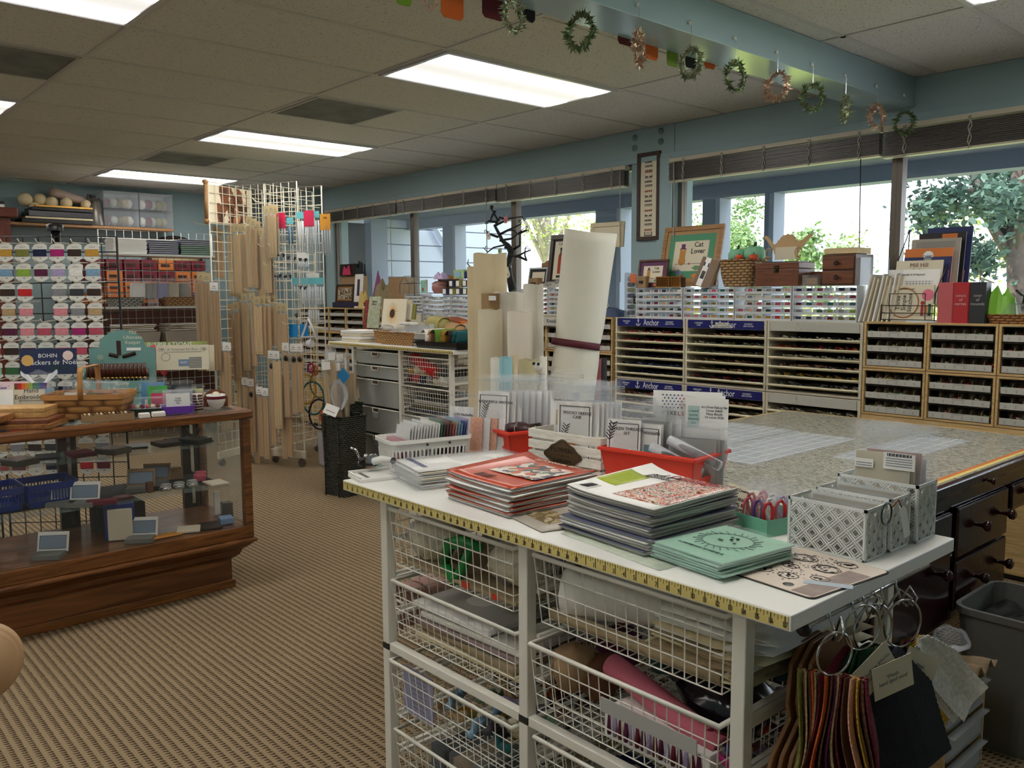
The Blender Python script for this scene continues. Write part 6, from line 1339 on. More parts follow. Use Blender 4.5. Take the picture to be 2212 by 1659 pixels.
def swatches(yc,z,rr,n,cols,w,h,fan,lean,label,tag=None,zig=True,nrm=(1,-.35,.0),curl=.02,dsp=.0045):
 o=(2.60,yc,z);t=thing('swatch_ring',label,'swatches',o,'fabric swatch rings')
 X=facing(o,nrm)
 B(CHR,facing(o,(1,-.35,0))).tube([(rr*math.cos(a*.2618),rr*math.sin(a*.2618),0)for a in range(24)],.0022,n=6,closed=True).build('ring',t)
 for i in range(n):
  f=(i/(n-1)-.5)if n>1 else 0
  Y=X@Matrix.Rotation(math.radians(lean+fan*f),4,'Z')@Matrix.Translation((0,-rr*.95,dsp*(i-n/2)))@Matrix.Rotation(math.radians(-6*f),4,'X')
  m_=THR[cols[i%len(cols)]];zz=.0016
  B(m_,Y).surf(lambda u,v:((u-.5)*w*(.35+.65*min(1,v*2.4))+(zz*(int(v*40)%2)if(u<.01 or u>.99)and zig else 0),-v*h,curl*math.sin(v*3+i*.4)*v+.004*math.sin(u*6+i)),6,40,th=.0022,sm=False).build('swatch',t)
 if tag:
  Y=X@Matrix.Translation((.005,-rr*1.0-.028,.0045*(n/2)+.016))@Matrix.Rotation(math.radians(tag[0]),4,'Z')
  tg=B(PAP2,Y).box(-.045,.045,-.03,.03,0,.0008).build('tag_card',t)
  if tag[1]:text(tag[1],.010,INKG,Y@Matrix.Translation((0,.0,.001)),tg)
 return t
swatches(-1.211,.771,.037,16,['olive','tan','brown','orange','tan','maroon','orange','brown','plum','tan','maroon','brown','peach','gold','brown','maroon'],.05,.20,6,0,'ring of narrow red and tan wool swatches, leftmost, seen edge-on',nrm=(.89,.42,0),dsp=.0068)
swatches(-1.075,.778,.044,12,['charcoal','navy','forest','olive','green','lime','forest','night','night','navy','night','night'],.17,.23,14,9,'ring of large dark green and black wool swatches in the middle',(10,'Wools\nhand dyed wool'),curl=.01)
swatches(-.955,.755,.045,9,['teal','maroon','olive','rose','purple','gold','yellow','white','white'],.085,.20,26,30,'ring of cream, yellow and rose wool swatches at the right',(-28,'fabric\nswatch'),curl=.015)
swatches(-1.115,.79,.040,4,['maroon','forest','green','forest'],.10,.13,30,-6,'small ring of green and red swatches behind the dark ones',(34,'Weeks Dye Works\nwool fabric'))
hook(-1.18,.80,'wire hook holding the leftmost swatch ring',-1.211);hook(-1.10,.818,'wire hook holding the dark swatch ring',-1.065);hook(-1.06,.80,'wire hook holding the small green swatch ring');hook(-.99,.795,'wire hook holding the right swatch ring',-.955);hook(-.93,.79,'empty wire hook near the rear of the rail')
for k in range(5):one(B(GREYP,fr((2.62,-1.0,.03+.012*k),70+2*k)).box(-.14,.14,-.10,.10,0,.009),'flat_folder','grey flat folder on the floor below the swatches, %s of the pile'%('bottom','second','middle','fourth','top')[k],'folder','grey folders on the floor',bev=.001)
BCH=M('pale beech',(206,168,128),.4,var=.05,vs=8)
XB=CAM+(fw+RV*((-48-1106)/F_PX)-UV*((1438-829.5)/F_PX))*1.75;nb=(CAM-XB);nb.z=0;X=facing(XB,nb.normalized()+Vector((.35,.25,0)))
t=thing('turned_finial','pale turned wooden disc with grooved edge, cut by the left edge of the photo','wooden stand',(XB.x,XB.y,0))
B(BCH,X).lathe([(.0,-.03),(.070,-.03),(.086,-.018),(.088,-.006),(.084,-.004),(.084,-.001),(.080,.003),(.076,.003),(.074,.006),(.068,.010),(.066,.010),(.064,.013),(.0,.018)],n=48).build('grooved_disc',t)
B(BCH).tube([(XB.x,XB.y,.03),(XB.x,XB.y,XB.z-.06)],[.022,.018],n=16).build('post',t);B(BCH).lathe([(.13,0),(.13,.015),(.05,.03)],(XB.x,XB.y,0),n=32).build('foot',t)
# ====== FABRIC ROLLS IN THEIR BIN
NAT=M('unbleached fabric',(222,204,166),.85,var=.04,vs=8,bump=.2,bs=700);IVY=M('ivory fabric',(240,234,220),.8,var=.03,vs=8,bump=.2,bs=700);KTB=M('kraft tube',(160,128,88),.7)
t=thing('roll_bin','open pale bin holding the upright fabric rolls','bin',(.58,-.13,0));tub(B(CRM),(.58,-.13),.80,.56,0,.60,.01,.008,r=.04).build('body',t)
def sroll(px0,px1,ytop,Y,m,label,zb=.02,lean=0,rag=True,tube=None):
 a=at(px0,ytop,Y=Y);c=at(px1,ytop,Y=Y);r=(c-a).length/2*.97;x=(a.x+c.x)/2;z=a.z
 b0=Vector((x-lean*(z-zb),Y,zb));t=thing('fabric_roll',label,'fabric roll',b0,'upright fabric rolls')
 ax=Vector((x,Y,z))-b0;wraps=3
 ph=(px0*.37)%6.28
 def f(u,v):
  th=ph+u*2*math.pi*wraps;rr=r*(.80+.20*u)*(1+.012*math.sin(th*2+v*3));top=(.004*math.sin(th*3)if rag else 0)*v
  return b0+ax*v+Vector((rr*math.cos(th),rr*math.sin(th),top))
 B(m).surf(f,60,6,th=.0015).build('rolled_fabric',t)
 B(KTB).lathe([(r*.62,z-zb-.12),(r*.62,z-zb+(.012 if tube else-.012))],b0,n=16).build('core_tube',t);return t
sroll(1017,1052,578,-.02,NAT,'tall tan fabric roll, far left of the group');sroll(1034,1085,550,-.10,NAT,'tallest tan fabric roll at the left with a shiny fold')
sroll(1078,1092,555,.06,M('gold fabric',(206,170,110),.85),'thin golden roll behind the tall tan rolls');sroll(1030,1042,552,.10,KTB,'brown cardboard tube behind the tall tan rolls',rag=False)
sroll(1073,1110,632,-.10,IVY,'ivory roll in the middle of the group');sroll(1106,1133,632,.0,IVY,'ivory roll behind the middle ones, top level with its neighbour')
sroll(1136,1169,615,-.06,IVY,'tall narrow ivory roll at the right of the small rolls');sroll(1104,1146,673,-.22,M('pinkish ivory',(228,216,200),.85),'shorter ivory roll in front, right side')
sroll(1040,1077,669,-.24,M('pale cream',(220,210,182),.85),'short cream roll in front, left side');sroll(1045,1074,634,-.17,KTB,'brown cardboard tube with a white label',rag=False)
one(B(PAPER).box(at(1056,645,Y=-.215).x,at(1071,645,Y=-.215).x,-.216,-.214,at(1060,649,Y=-.215).z,at(1060,639,Y=-.215).z),'paper_label','white label on the brown cardboard tube','label')
sroll(1063,1082,773,-.33,IVY,'very short ivory roll at the front left');sroll(1083,1103,771,-.34,M('aqua fabric end',(150,196,206),.8),'very short roll with an aqua end');sroll(1104,1116,770,-.30,NAT,'very short cream roll');sroll(1126,1154,776,-.33,M('sage fabric',(190,180,140),.85),'very short sage roll at the front');sroll(1167,1180,770,-.28,IVY,'very short ivory roll beside the big roll');sroll(1282,1300,774,.13,M('dusty pink fabric',(206,120,124),.85),'short dusty pink roll right of the big roll');sroll(1300,1310,774,.12,THR['charcoal'],'short black roll right of the big roll')
one(B(WFAB).ball((at(1163,792,Y=-.34)),.018).ball(at(1163,790,Y=-.345)+Vector((-.012,-.012,.008)),.006,BLK).ball(at(1163,790,Y=-.345)+Vector((.012,-.012,.008)),.006,BLK),'cow_ornament','small black and white soft ornament among the short rolls','ornament')
a,c=at(1232,842,Y=-.06),at(1271,503,Y=.0);ax=(c-a).normalized();lo=a-ax*.75;s1=ax.cross(Vector((0,1,0))).normalized();s2=ax.cross(s1)
t=thing('fabric_roll','very large leaning cream fabric roll tied with a dark red band','fabric roll',lo);L=(c-lo).length;NW=3
def big(u,v):
 th=-2.3+u*2*math.pi*NW;z=v*L;kk=(z-.75)/(L-.75);r=.090+.013*min(1,max(0,kk*1.1));
 zb=1.12;pinch=1-.075*math.exp(-((z-(.75+.295*(L-.75)))/.05)**2)
 rr=r*(.72+.28*u)*pinch*(1+.02*math.sin(th*2+1+z*2)+.010*math.sin(z*15+th*3))
 if u>.92:rr+=.012*(u-.92)/.08
 return lo+ax*(z+.006*math.sin(th*2)*v)+s1*(rr*math.cos(th))+s2*(rr*math.sin(th))
B(M('cream linen roll',(242,238,222),.8,var=.02,vs=5,bump=.15,bs=800)).surf(big,110,34,th=.002).build('rolled_fabric',t)
q=lo+ax*(.75+.295*(L-.75));ql=[]
for k in range(30):th=k*math.pi/15;ql.append(q+s1*(.094*math.cos(th))+s2*(.094*math.sin(th))+ax*(.004*math.sin(th)))
b=B(M('dark red band',(92,24,40),.6)).surf(lambda u,v:q+s1*(.0965*math.cos(u*6.2832))+s2*(.0965*math.sin(u*6.2832))+ax*((v-.5)*.028+.004*math.sin(u*6.28)),36,2,th=-.002);b.build('tie_band',t)
B(KTB).tube([lo+ax*.02,lo+ax*(L-.02)],.055,n=18).build('core_tube',t)
# ====== SECOND DRAWER FRAME WITH GREY BINS
GBX=M('grey mesh plastic',(178,182,178),.5,var=.03,vs=90);U0,U1,UY=-2.22,-1.02,.79
uz=.99
UN2=unit('storage_unit','white metal unit of grey and wire drawers in the middle of the room',(-2.205,-1.600,-1.035),UY,UY+.50,uz,0,(.9,.8,.7,.6,.5,.4,.3,.2))
t=thing('work_table','white worktop with a yellow tape edge on the middle drawer frame','table',(-1.7,1.05,uz));B(WPL).box(-2.52,-.97,UY-.02,UY+.52,uz+.002,uz+.030).build('worktop',t,bev=.002)
tm_=B(TAPE).box(-2.5,-.975,UY-.0215,UY-.0203,uz+.006,uz+.026).build('tape_measure',t)
b=B(INK)
for k in range(60):x=-2.49+k*.0254;b.box(x,x+.002,UY-.0222,UY-.0216,uz+.007,uz+.025);b.box(x+.006,x+.014,UY-.0222,UY-.0216,uz+.009,uz+.016)
b.build('inch_marks',tm_)
for i,(zt_,hh)in enumerate(((.965,.085),(.865,.085),(.765,.185),(.565,.185),(.365,.185))):
 a_,c_=-2.175,-1.63;b=B(GBX,fr(((a_+c_)/2,UY+.235,0)));tub(b,(0,0),c_-a_,.46,zt_-hh,zt_,.018 if hh>.1 else.008,.003,r=.015);t=b.build('grey_drawer',UN2)
 B(WMET).tube([(a_,UY,zt_),(c_,UY,zt_),(c_,UY+.47,zt_),(a_,UY+.47,zt_)],.005,n=6,closed=True).build('rim',t)
 b=B(WMET).tube([(-1.945,UY-.003,zt_),(-1.94,UY-.003,zt_-.028),(-1.865,UY-.003,zt_-.028),(-1.86,UY-.003,zt_)],.0035,n=6);b.box(-1.94,-1.865,UY-.001,UY+.001,zt_-.027,zt_-.003,M('slot brown',(90,70,56),.8));b.build('slot_handle',t)
 if i>2:B(GREYP).box(-1.935,-1.87,UY-.006,UY-.003,zt_-.07,zt_-.032).build('paper_tag',t)
for i,zt_ in enumerate((.955,.755,.555)):
 basket('wire_drawer','white wire drawer, %s from the top, right column of the middle frame'%('first','second','third')[i],-1.575,-1.06,UY,UY+.46,zt_,.175,parent=UN2,gap=.025,hz=6)
cols_=['maroon','red','navy','grey','cream','white','gold','cream','tan','sky','brown','charcoal']
for i in range(12):
 r_=.022+.004*(i%3);x=-1.54+.075*(i%6)+.01*(i//6);z=.80+.055*(i//6)+.01*(i%2)
 b=B(THR[cols_[i]]).tube([(x,UY+.03,z),(x+.05,UY+.40,z)],r_,n=12);one(b,'fabric_roll','%s roll end-on in the upper wire drawer, middle unit'%cols_[i]+(', upper row' if i>5 else ', lower row'),'fabric roll','small rolls in the upper wire drawer')
b=B(THR['red']).tube([(-1.52,UY+.07,.94),(-1.22,UY+.03,.86)],.038,n=14);one(b,'fabric_roll','dark red roll lying across the upper wire drawer of the middle frame','fabric roll')
for i in range(4):
 b=B((M('navy book',(36,40,66),.5),M('olive pack',(96,92,56),.6),GREYP,M('dark slate',(44,48,54),.5))[i]).box(-1.54+.02*i,-1.10-.02*i,UY+.03+.01*i,UY+.4,.585+.026*i,.608+.026*i);one(b,'folded_fabric','%s flat pack in the second wire drawer of the middle frame'%('navy','olive','grey','slate')[i],'fabric')
heap('cloth_bundle','tan cloth bundle in the third wire drawer of the middle frame',(-1.32,1.0,.384),.4,.36,.1,TFAB,rn)
tz2=uz+.031
def P2(x,y,Y):return at(x,y,Y=Y)
for i in range(4):
 b=B(PAPER if i%2 else PAP2,fr((-2.30+.01*(i%2),.92,tz2+.022*i),3*(i-1))).box(-.13,.13,-.09,.10,0,.020);one(b,'book','white thick book, %s in the pile at the left end of the middle worktop'%('bottom','second','third','top')[i],'book','white books at the left of the middle worktop',bev=.002)
for i,(x0,x1,lb)in enumerate(((-2.10,-1.93,'small brown wicker basket beside the long one'),(-1.945,-1.52,'long low brown wicker basket of plastic boxes'))):
 t=thing('wicker_basket',lb,'basket',((x0+x1)/2,.95,tz2));wm=wicker('honey wicker',(188,140,78),(110,70,34),90,75)
 cx=(x0+x1)/2;dd=.16 if not i else.26;b=B(wm);tub(b,(cx,.98),x1-x0,dd,tz2+.001,tz2+.085,.008,.005,r=.025,steps=3);b.build('body',t);b=B(wm);braid(b,loop_rr((cx,.98),x1-x0,dd,tz2+.087,.025),.005);b.build('rim',t)
for i in range(6):
 b=B(CLEAR2).box(-1.90+.062*i,-1.845+.062*i,.90+.03*(i%2),1.04,tz2+.03,tz2+.115+.015*(i%3));b.box(-1.895+.062*i,-1.85+.062*i,.91+.03*(i%2),1.03,tz2+.035,tz2+.09,PAPER);one(b,'clear_box','small clear box in the long wicker basket, number %d from the left'%(i+1),'box','clear boxes in the long wicker basket')
b=B(WPLA).box(-1.80,-1.66,.93,1.0,tz2+.135,tz2+.155);one(b,'white_dish','white oval dish upside down on the clear boxes','dish',bev=.006)
b=B(CLEAR2);blob(b,(-2.01,.97,tz2+.10),.07,.05,.03,None,rn);one(b,'clear_packet','rumpled clear packet in the small wicker basket','packet')
for i in range(3):
 b=B(BLK).box(-1.56+.0*i,-1.22,.86,1.05,tz2+(0,.024,.044)[i],tz2+(.004,.028,.048)[i]).box(-1.555,-1.23,.865,1.05,tz2+(.004,.028,.048)[i],tz2+(.020,.042,.085)[i],GREYP);b.box(-1.56,-1.22,.86,1.05,tz2+(.020,.042,.085)[i],tz2+(.023,.0435,.088)[i],BLK if i<2 else PAPER);one(b,'book','black-covered book beside the tray, %s'%('bottom','middle','top thick one')[i],'book','black books on the middle worktop')
t=thing('display_tray','black tray of folded coloured fabrics at the right end of the middle worktop','tray',(-1.15,.93,tz2));b=B(M('black tray',(20,20,22),.3));tub(b,(-1.18,.90),.46,.24,tz2+.001,tz2+.045,.012,.005,r=.01);b.build('body',t)
for i,(x,c,w_)in enumerate(((-1.345,'ivory',.09),(-1.29,'orange',.03),(-1.235,'green',.10),(-1.155,'gold',.02),(-1.125,'gold',.02),(-1.09,'dark brown',.06),(-1.04,'teal',.03),(-1.0,'teal',.03))):
 m_={'ivory':WFAB,'orange':THR['peach'],'green':M('leaf green fabric',(96,136,50),.85),'gold':THR['gold'],'dark brown':THR['dark_brown'],'teal':THR['teal']}[c]
 X=fr((x,.88,tz2+.02),0,0,22);b=B(m_,X).surf(lambda u,v:(-w_/2+w_*u*.9-.0*v,-.085+.17*v,.105*math.sin(math.pi*min(1,.15+u*.85))**.6),10,6,th=.004);one(b,'folded_fabric','%s folded fabric standing in the black tray%s'%(c,', second of its colour' if i in(4,7)else ''),'fabric','folded fabrics in the black tray')
for i,(p,m_,lb,r_)in enumerate((((-1.60,1.14,tz2+.14),M('olive felt',(170,160,100),.9),'olive folded fabric roll behind the baskets',.062),((-1.40,1.12,tz2+.105),M('camel felt',(176,144,100),.9),'camel folded fabric roll behind the black tray',.055),((-1.22,1.14,tz2+.10),M('stone felt',(172,162,144),.9),'stone-coloured fabric roll behind the black tray',.048),((-1.52,1.24,tz2+.05),NAT,'cream folded fabric under the olive roll',.045))):
 roll('fabric_roll',lb,(p[0]-.14,p[1]+.04,p[2]),(p[0]+.10,p[1]-.03,p[2]-.01),r_,m_,core=False,wraps=3,ph=i)
for i,(p,m_,lb)in enumerate((((-1.50,1.24,tz2+.155),M('rust leather',(150,76,40),.6),'rust brown folded piece behind the olive roll'),((-1.36,1.26,tz2+.13),ORG,'orange folded piece behind the camel roll'),((-1.05,1.10,tz2+.06),M('mint cloth',(134,196,160),.8),'mint cloth edge by the tan rolls'))):
 b=B(m_,fr(p,12*i,0,10)).box(-.10,.08,-.06,.06,-.02,.018);one(b,'folded_fabric',lb,'fabric',bev=.006)
heap('clear_packet','rumpled clear packets behind the olive roll',(-1.68,1.26,tz2+.12),.28,.12,.09,CLEAR2,rn,cat='packet')
def art_sun(t,X):
 L=[];b=B(M('sunflower yellow',(222,160,60),.6),X)
 for k in range(20):a=k*math.pi/10;b.prism([(.025*math.cos(a-.12),.025*math.sin(a-.12)),(.066*math.cos(a),.070*math.sin(a)),(.025*math.cos(a+.12),.025*math.sin(a+.12))],-.0003,.0006+.0002*(k%2))
 b.build('sunflower_petals',t);ink(X,t,'sunflower_centre',THR['dark_brown'],[],[(0,0,.028)],z=.001)
def sbook(px0,py0,px1,py1,Y,m_,label,deco=None,tilt=8,nm='book'):
 a=at(px0,py1,Y=Y);c=at(px1,py0,Y=Y);w_=c.x-a.x;h_=c.z-a.z;X=XF((a.x+c.x)/2,Y,a.z,tilt);t=thing(nm,label,'book',X.translation,'books standing on the middle worktop');B(m_,X).box(-w_/2,w_/2,0,h_,-.010,0).build('cover',t)
 if deco:deco(t,X@Matrix.Translation((0,0,.0006)),w_,h_)
sbook(823,645,872,708,1.20,PAP2,'book with a big yellow sunflower on its cover',lambda t,X,w,h:art_sun(t,X@Matrix.Translation((-.02,h*.5,0))@Matrix.Scale(1.25,4)))
sbook(848,648,884,700,1.27,M('beige cover',(206,190,158),.6),'beige book behind the sunflower book',lambda t,X,w,h:(text('A Fine\nTradition',.026,INKR,X@Matrix.Translation((.015,h*.68,0)),t),ink(X,t,'red_flower',INKR,[],[(-.03,h*.25,.03)])))
sbook(792,640,815,708,1.22,M('pale green floral',(170,176,150),.6,var=.25,vs=40),'pale green floral book left of the sunflower book',lambda t,X,w,h:text('Exquisite\nFlowers',.02,INK,X@Matrix.Translation((0,h*.8,0)),t))
sbook(783,648,794,710,1.26,pattern('red green spine',[(70,90,50),(170,40,60),(60,70,50)],'NOISE',25),'narrow dark green and red book at the far left of the standing ones')
for i in range(4):sbook(873+5*i,656,880+5*i,690,1.24,(pattern('floral spine',[(220,210,196),(60,40,50),(170,100,110)],'NOISE',60),PAPER,PAP2,THR['olive'])[i],'%s slim book standing right of the sunflower'%('flower-printed','white','cream','olive')[i])
# ====== DARK WICKER HAMPERS WITH LONG PACKS
DKR=wicker('dark green rattan',(60,62,52),(16,18,16),110,70,1)
def hamper(c,w,d,h,rz,label):
 X=fr((c[0],c[1],0),rz);t=thing('rattan_hamper',label,'hamper',(c[0],c[1],0),'dark rattan hampers');b=B(DKR,X);tub(b,(0,0),w,d,0,h,.015,.006,r=.02,steps=4);b.build('body',t)
 b=B(DKR,X);braid(b,loop_rr((0,0),w,d,h,.02),.006);b.build('rim',t);B(BLK,X).tube([(-.02,-d/2,h-.01),(0,-d/2-.012,h+.02),(.02,-d/2,h-.01)],.004,n=6).build('loop',t)
 for x in(-.3,.3):B(DKR,X).tube([(x*w,-d/2-.003,.0),(x*w,-d/2-.003,h)],.005,n=6).build('stake',t)
h1,h2=(-2.07,.62),(-1.86,.50)
hamper(h1,.22,.20,.60,20,'dark rattan hamper behind, left of the two');hamper(h2,.24,.22,.55,8,'dark rattan hamper in front, beside the grey drawers')
WDS=M('raw basswood',(206,180,138),.6,var=.05,vs=12);WDS2=M('darker basswood',(184,152,108),.6,var=.05,vs=12)
k=0
for(c,n_)in((h1,9),(h2,6)):
 for i in range(n_):
  a=Vector((c[0]+.055*math.cos(i*2.1),c[1]+.05*math.sin(i*2.1),.03));dx=-.06+.22*((i*37%10)/10-.5)*1.2;top=a+Vector((dx,.04*math.cos(i),.86+.12*((i*53)%7)/7))
  ax_=(top-a).normalized();X=Matrix.Translation(a)@ax_.to_track_quat('Z','X').to_matrix().to_4x4()@Matrix.Rotation(.6,4,'Z')
  t=thing('stretcher_pack','bagged wooden strips in the %s hamper, %s'%('rear' if c is h1 else 'front',('first','second','third','fourth','fifth','sixth','seventh','eighth','ninth')[i]),'wood pack',a,'long wood packs in the hampers');Lh=(top-a).length
  b=B(WDS if i%3 else WDS2,X)
  for j in range(3):b.box(-.028+.019*j,-.011+.019*j,-.006,.006,0,Lh-.07-.01*j)
  b.build('wood_strips',t);b=B(CLEAR,X);b.box(-.034,.034,-.010,.010,.0,Lh+.01);b.build('clear_sleeve',t)
  if i%2==0:B(PAPER,X).box(-.030,.030,-.012,-.0105,Lh-.05,Lh+.005).build('header_card',t)
  k+=1
X=facing((-1.80,.37,.60),(.3,-1,.5))@Matrix.Rotation(math.radians(-12),4,'Z');o=one(B(PAPER,X).box(-.065,.065,-.035,.035,0,.0012),'header_card','white printed header card tipping over the front hamper rim','card');text('R & R Accessories',.012,INK,X@Matrix.Rotation(math.pi,4,'Z')@Matrix.Translation((0,.01,.0016)),o)
b=B(CLEAR2);blob(b,(-1.80,.43,.70),.07,.05,.10,None,rn);one(b,'clear_packet','puffed clear packet with dark clips in the front hamper','packet')
b=B(M('bright blue card',(30,130,190),.5),facing((-1.765,.45,.83),(.3,-1,0))@Matrix.Rotation(.8,4,'Z')).box(-.04,.04,-.04,.04,0,.002);one(b,'blue_card','bright blue packet corner above the front hamper','card')
# ====== GRID TOWER WITH HANGING PACKS
GW=M('almond wire',(232,224,204),.4);VV=Vector((-3.47,.50,0));AD=Vector((.917,.398,0)).normalized();BD=Vector((-AD.y,AD.x,0));NF=Vector((AD.y,-AD.x,0))
def gpanel(par,o,d,w=.61,h=2.134,z0=.115,base=True,p=.0762,m=None,r=.003):
 e=o+d*w;b=B(m or GW)
 b.tube([(o.x,o.y,z0),(e.x,e.y,z0),(e.x,e.y,z0+h),(o.x,o.y,z0+h)],.006,n=6,closed=True);t=b.build('panel',par)
 b=B(m or GW)
 for k in range(1,int(w/p+.01)):q=o+d*w*k/int(w/p+.01);b.tube([(q.x,q.y,z0),(q.x,q.y,z0+h)],r,n=4)
 for k in range(1,int(h/p)):z=z0+h*k/int(h/p);b.tube([(o.x,o.y,z),(e.x,e.y,z)],r,n=4)
 b.build('wire_grid',t)
 if base:
  X=Matrix(((d.x,-d.y,0,o.x),(d.y,d.x,0,o.y),(0,0,1,0),(0,0,0,1)))
  B(m or GW,X).box(-.01,w+.01,-.012,.012,.065,.125).build('base_bar',t,bev=.003)
  for u in(.03,w-.03):B(M('wheel grey',(110,104,96),.3,metal=.5),X).lathe([(.028,-.014),(.030,0),(.028,.014)],(u,0,.032),ax='y',n=14).box(u-.008,u+.008,-.018,.018,.045,.066).build('wheel',t)
 return t
P1=VV-BD*.29
TWR=thing('grid_tower','cream wire grid tower on wheels, hung with wooden packs','display rack',(VV.x,VV.y,0))
gpanel(TWR,P1,BD);gpanel(TWR,VV+AD*.012,AD)
gpanel(TWR,VV+AD*.29+BD*.012,BD);gpanel(TWR,P1+BD*.60+AD*.012,AD,base=False)
def atp(px,py,off,n=None,q=None):
 n=n or NF;q=q or VV;d=fw+RV*((px-1106)/F_PX)-UV*((py-829.5)/F_PX);k=((q+n*off-CAM).dot(n))/d.dot(n);return CAM+d*k
BAS=M('basswood strip',(224,196,150),.6,var=.06,vs=8,stretch=(1,1,.2));BAS2=M('birch strip',(208,174,128),.6,var=.06,vs=8,stretch=(1,1,.2));KHD=M('tan header card',(196,178,136),.7)
def hookw(p,n,label):
 b=B(GW).tube([p-n*.0+Vector((0,0,.004)),p+n*.02*0+Vector((0,0,.004))+n*.14,p+n*.17+Vector((0,0,.025))],.003,n=5);b.build('hook',TWR)
def spack(px,y0,y1,off,ns,kind='tan',label='',grp='hanging wood packs on the tower',n=None,q=None,wd=None,m=None):
 n=n or NF;a=atp(px,y0,off,n,q);c=atp(px,y1,off,n,q);H=a.z-c.z;X=facing((a.x,a.y,c.z),n);w=wd or(.0235*ns+.006)
 t=thing('strip_pack',label,'wood pack',(a.x,a.y,c.z),grp);hd=.062
 b=B(m or(BAS if ns%2 else BAS2),X)
 for j in range(ns):x=-w/2+.003+j*(w-.006)/ns;b.box(x+.001,x+(w-.006)/ns-.001,-.0,H-hd-.012*(j%2)-.012,-.008,.004)
 b.box(-w/2,w/2,.015,.018,.004,.006,THR['tan']).build('wood_strips',t)
 X2=X@Matrix.Translation((0,H-hd,.004));hm=KHD if kind=='tan' else PAPER
 hc=B(hm,X2).box(-.032,.032,0,hd,0,.002).build('header_card',t)
 ink(X2@Matrix.Translation((0,hd*.4,.002)),hc,'printed_mark',INKG,[(-.022,.022,-.012,-.009),(-.014,.014,.002,.006),(-.002,.002,.006,.016)],z=.0004)
 b=B(CLEAR,X);b.box(-w/2-.003,w/2+.003,-.005,H-hd,-.010,.0065);b.build('clear_sleeve',t)
 return t
spec=[(497,488,640,.05,3),(511,484,642,.07,3),(526,484,634,.06,2),(538,468,620,.11,3),(547,472,622,.13,2),(556,478,640,.08,2),(564,492,640,.09,3),(574,494,632,.10,3),(583,486,640,.07,2),(577,445,560,.12,2),(586,442,556,.14,3),(594,444,552,.10,2),(467,488,600,.03,2),(475,494,602,.05,2),(497,656,820,.09,2),(510,652,815,.11,2),(520,632,770,.07,2),(528,634,800,.09,3),(545,632,790,.12,2),(556,640,765,.14,3),(567,640,770,.12,2),(578,640,768,.10,2),(590,640,745,.07,2),(603,655,760,.08,2),(613,655,755,.10,2),(508,700,905,.06,3),(524,690,880,.05,2),(541,700,860,.06,2)]
ordn=lambda i:('','second ','third ','fourth ','fifth ','sixth ','seventh ','eighth ','ninth ','tenth ','eleventh ','twelfth ')[i]if i<12 else ''
for i,(px,a,c,off,ns)in enumerate(spec):
 tier='top tier' if i<14 else 'middle tier';k=i if i<14 else i-14
 spack(px,a,c,off,ns,'tan','tan-headed wood strip pack, %s of the tower, number %d from the left'%(tier,k+1))
for i,(px,a,c,off,ns)in enumerate([(510,812,985,.04,2),(529,815,985,.07,2),(542,818,975,.10,2),(560,835,985,.10,2),(573,838,990,.13,2),(586,757,960,.13,2),(597,758,925,.16,3),(617,740,900,.15,2),(634,742,895,.13,2),(647,742,890,.16,2),(610,790,990,.09,2),(551,830,1005,.05,2),(622,820,985,.10,2)]):
 spack(px,a,c,off,ns,'white','white-headed wood strip pack, lowest tier of the tower, number %d'%(i+1))
 if i in(5,7,8,9,0,2):o=atp(px,a+34,off+.012);b=B(BLK);blob(b,o,.026,.012,.022,None,rn,8);one(b,'clip_bundle','black clips in the lowest-tier white-headed pack, number %d'%(i+1),'clips','black clips in the white-headed packs')
NL=-AD
for i,(px,a,c,off,ns)in enumerate([(434,588,800,.10,4),(446,590,790,.14,4),(462,610,800,.06,3)]):
 q_=atp(px,a,.0+off,Vector((.75,-.66,0)),P1);spack(px,a,c,.03+.04*i,ns,'white' if i==2 else 'tan','wide pack of pale wood strips left of the tower pole, number %d'%(i+1),n=Vector((.75,-.66,0)),q=P1,m=WDS2)
for i in range(3):spack(478+6*i,738+1*i,935-4*i,.05+.03*i,2,'white','white-headed pack low at the left of the tower, number %d'%(i+1),n=Vector((.75,-.66,0)),q=P1)
X=Matrix(((BD.x,0,AD.x,P1.x+AD.x*.012),(BD.y,0,AD.y,P1.y+AD.y*.012),(0,1,0,0),(0,0,0,1)))
t=thing('hanging_scroll','cream cloth poster with brown bark art and a turned wooden rod, on the tower','poster',P1+Vector((0,0,1.95)))
B(PAP2,X).box(.0,.50,1.93,2.235,-.028,-.024).build('cloth',t);B(pattern('bark art',[(226,214,190),(226,214,190),(120,70,40),(70,40,26),(190,130,90)],'NOISE',9,.6,stretch=(1,1,.5)),X).box(.10,.44,1.94,2.23,-.024,-.0235).build('bark_art',t)
b=B(OAKF);b.tube([P1+Vector((0,0,1.95))-BD*.03,P1+Vector((0,0,2.24))-BD*.03],.014,n=10).ball(P1+Vector((0,0,1.945))-BD*.03,.022).ball(P1+Vector((0,0,2.245))-BD*.03,.022);b.build('wooden_rod',t)
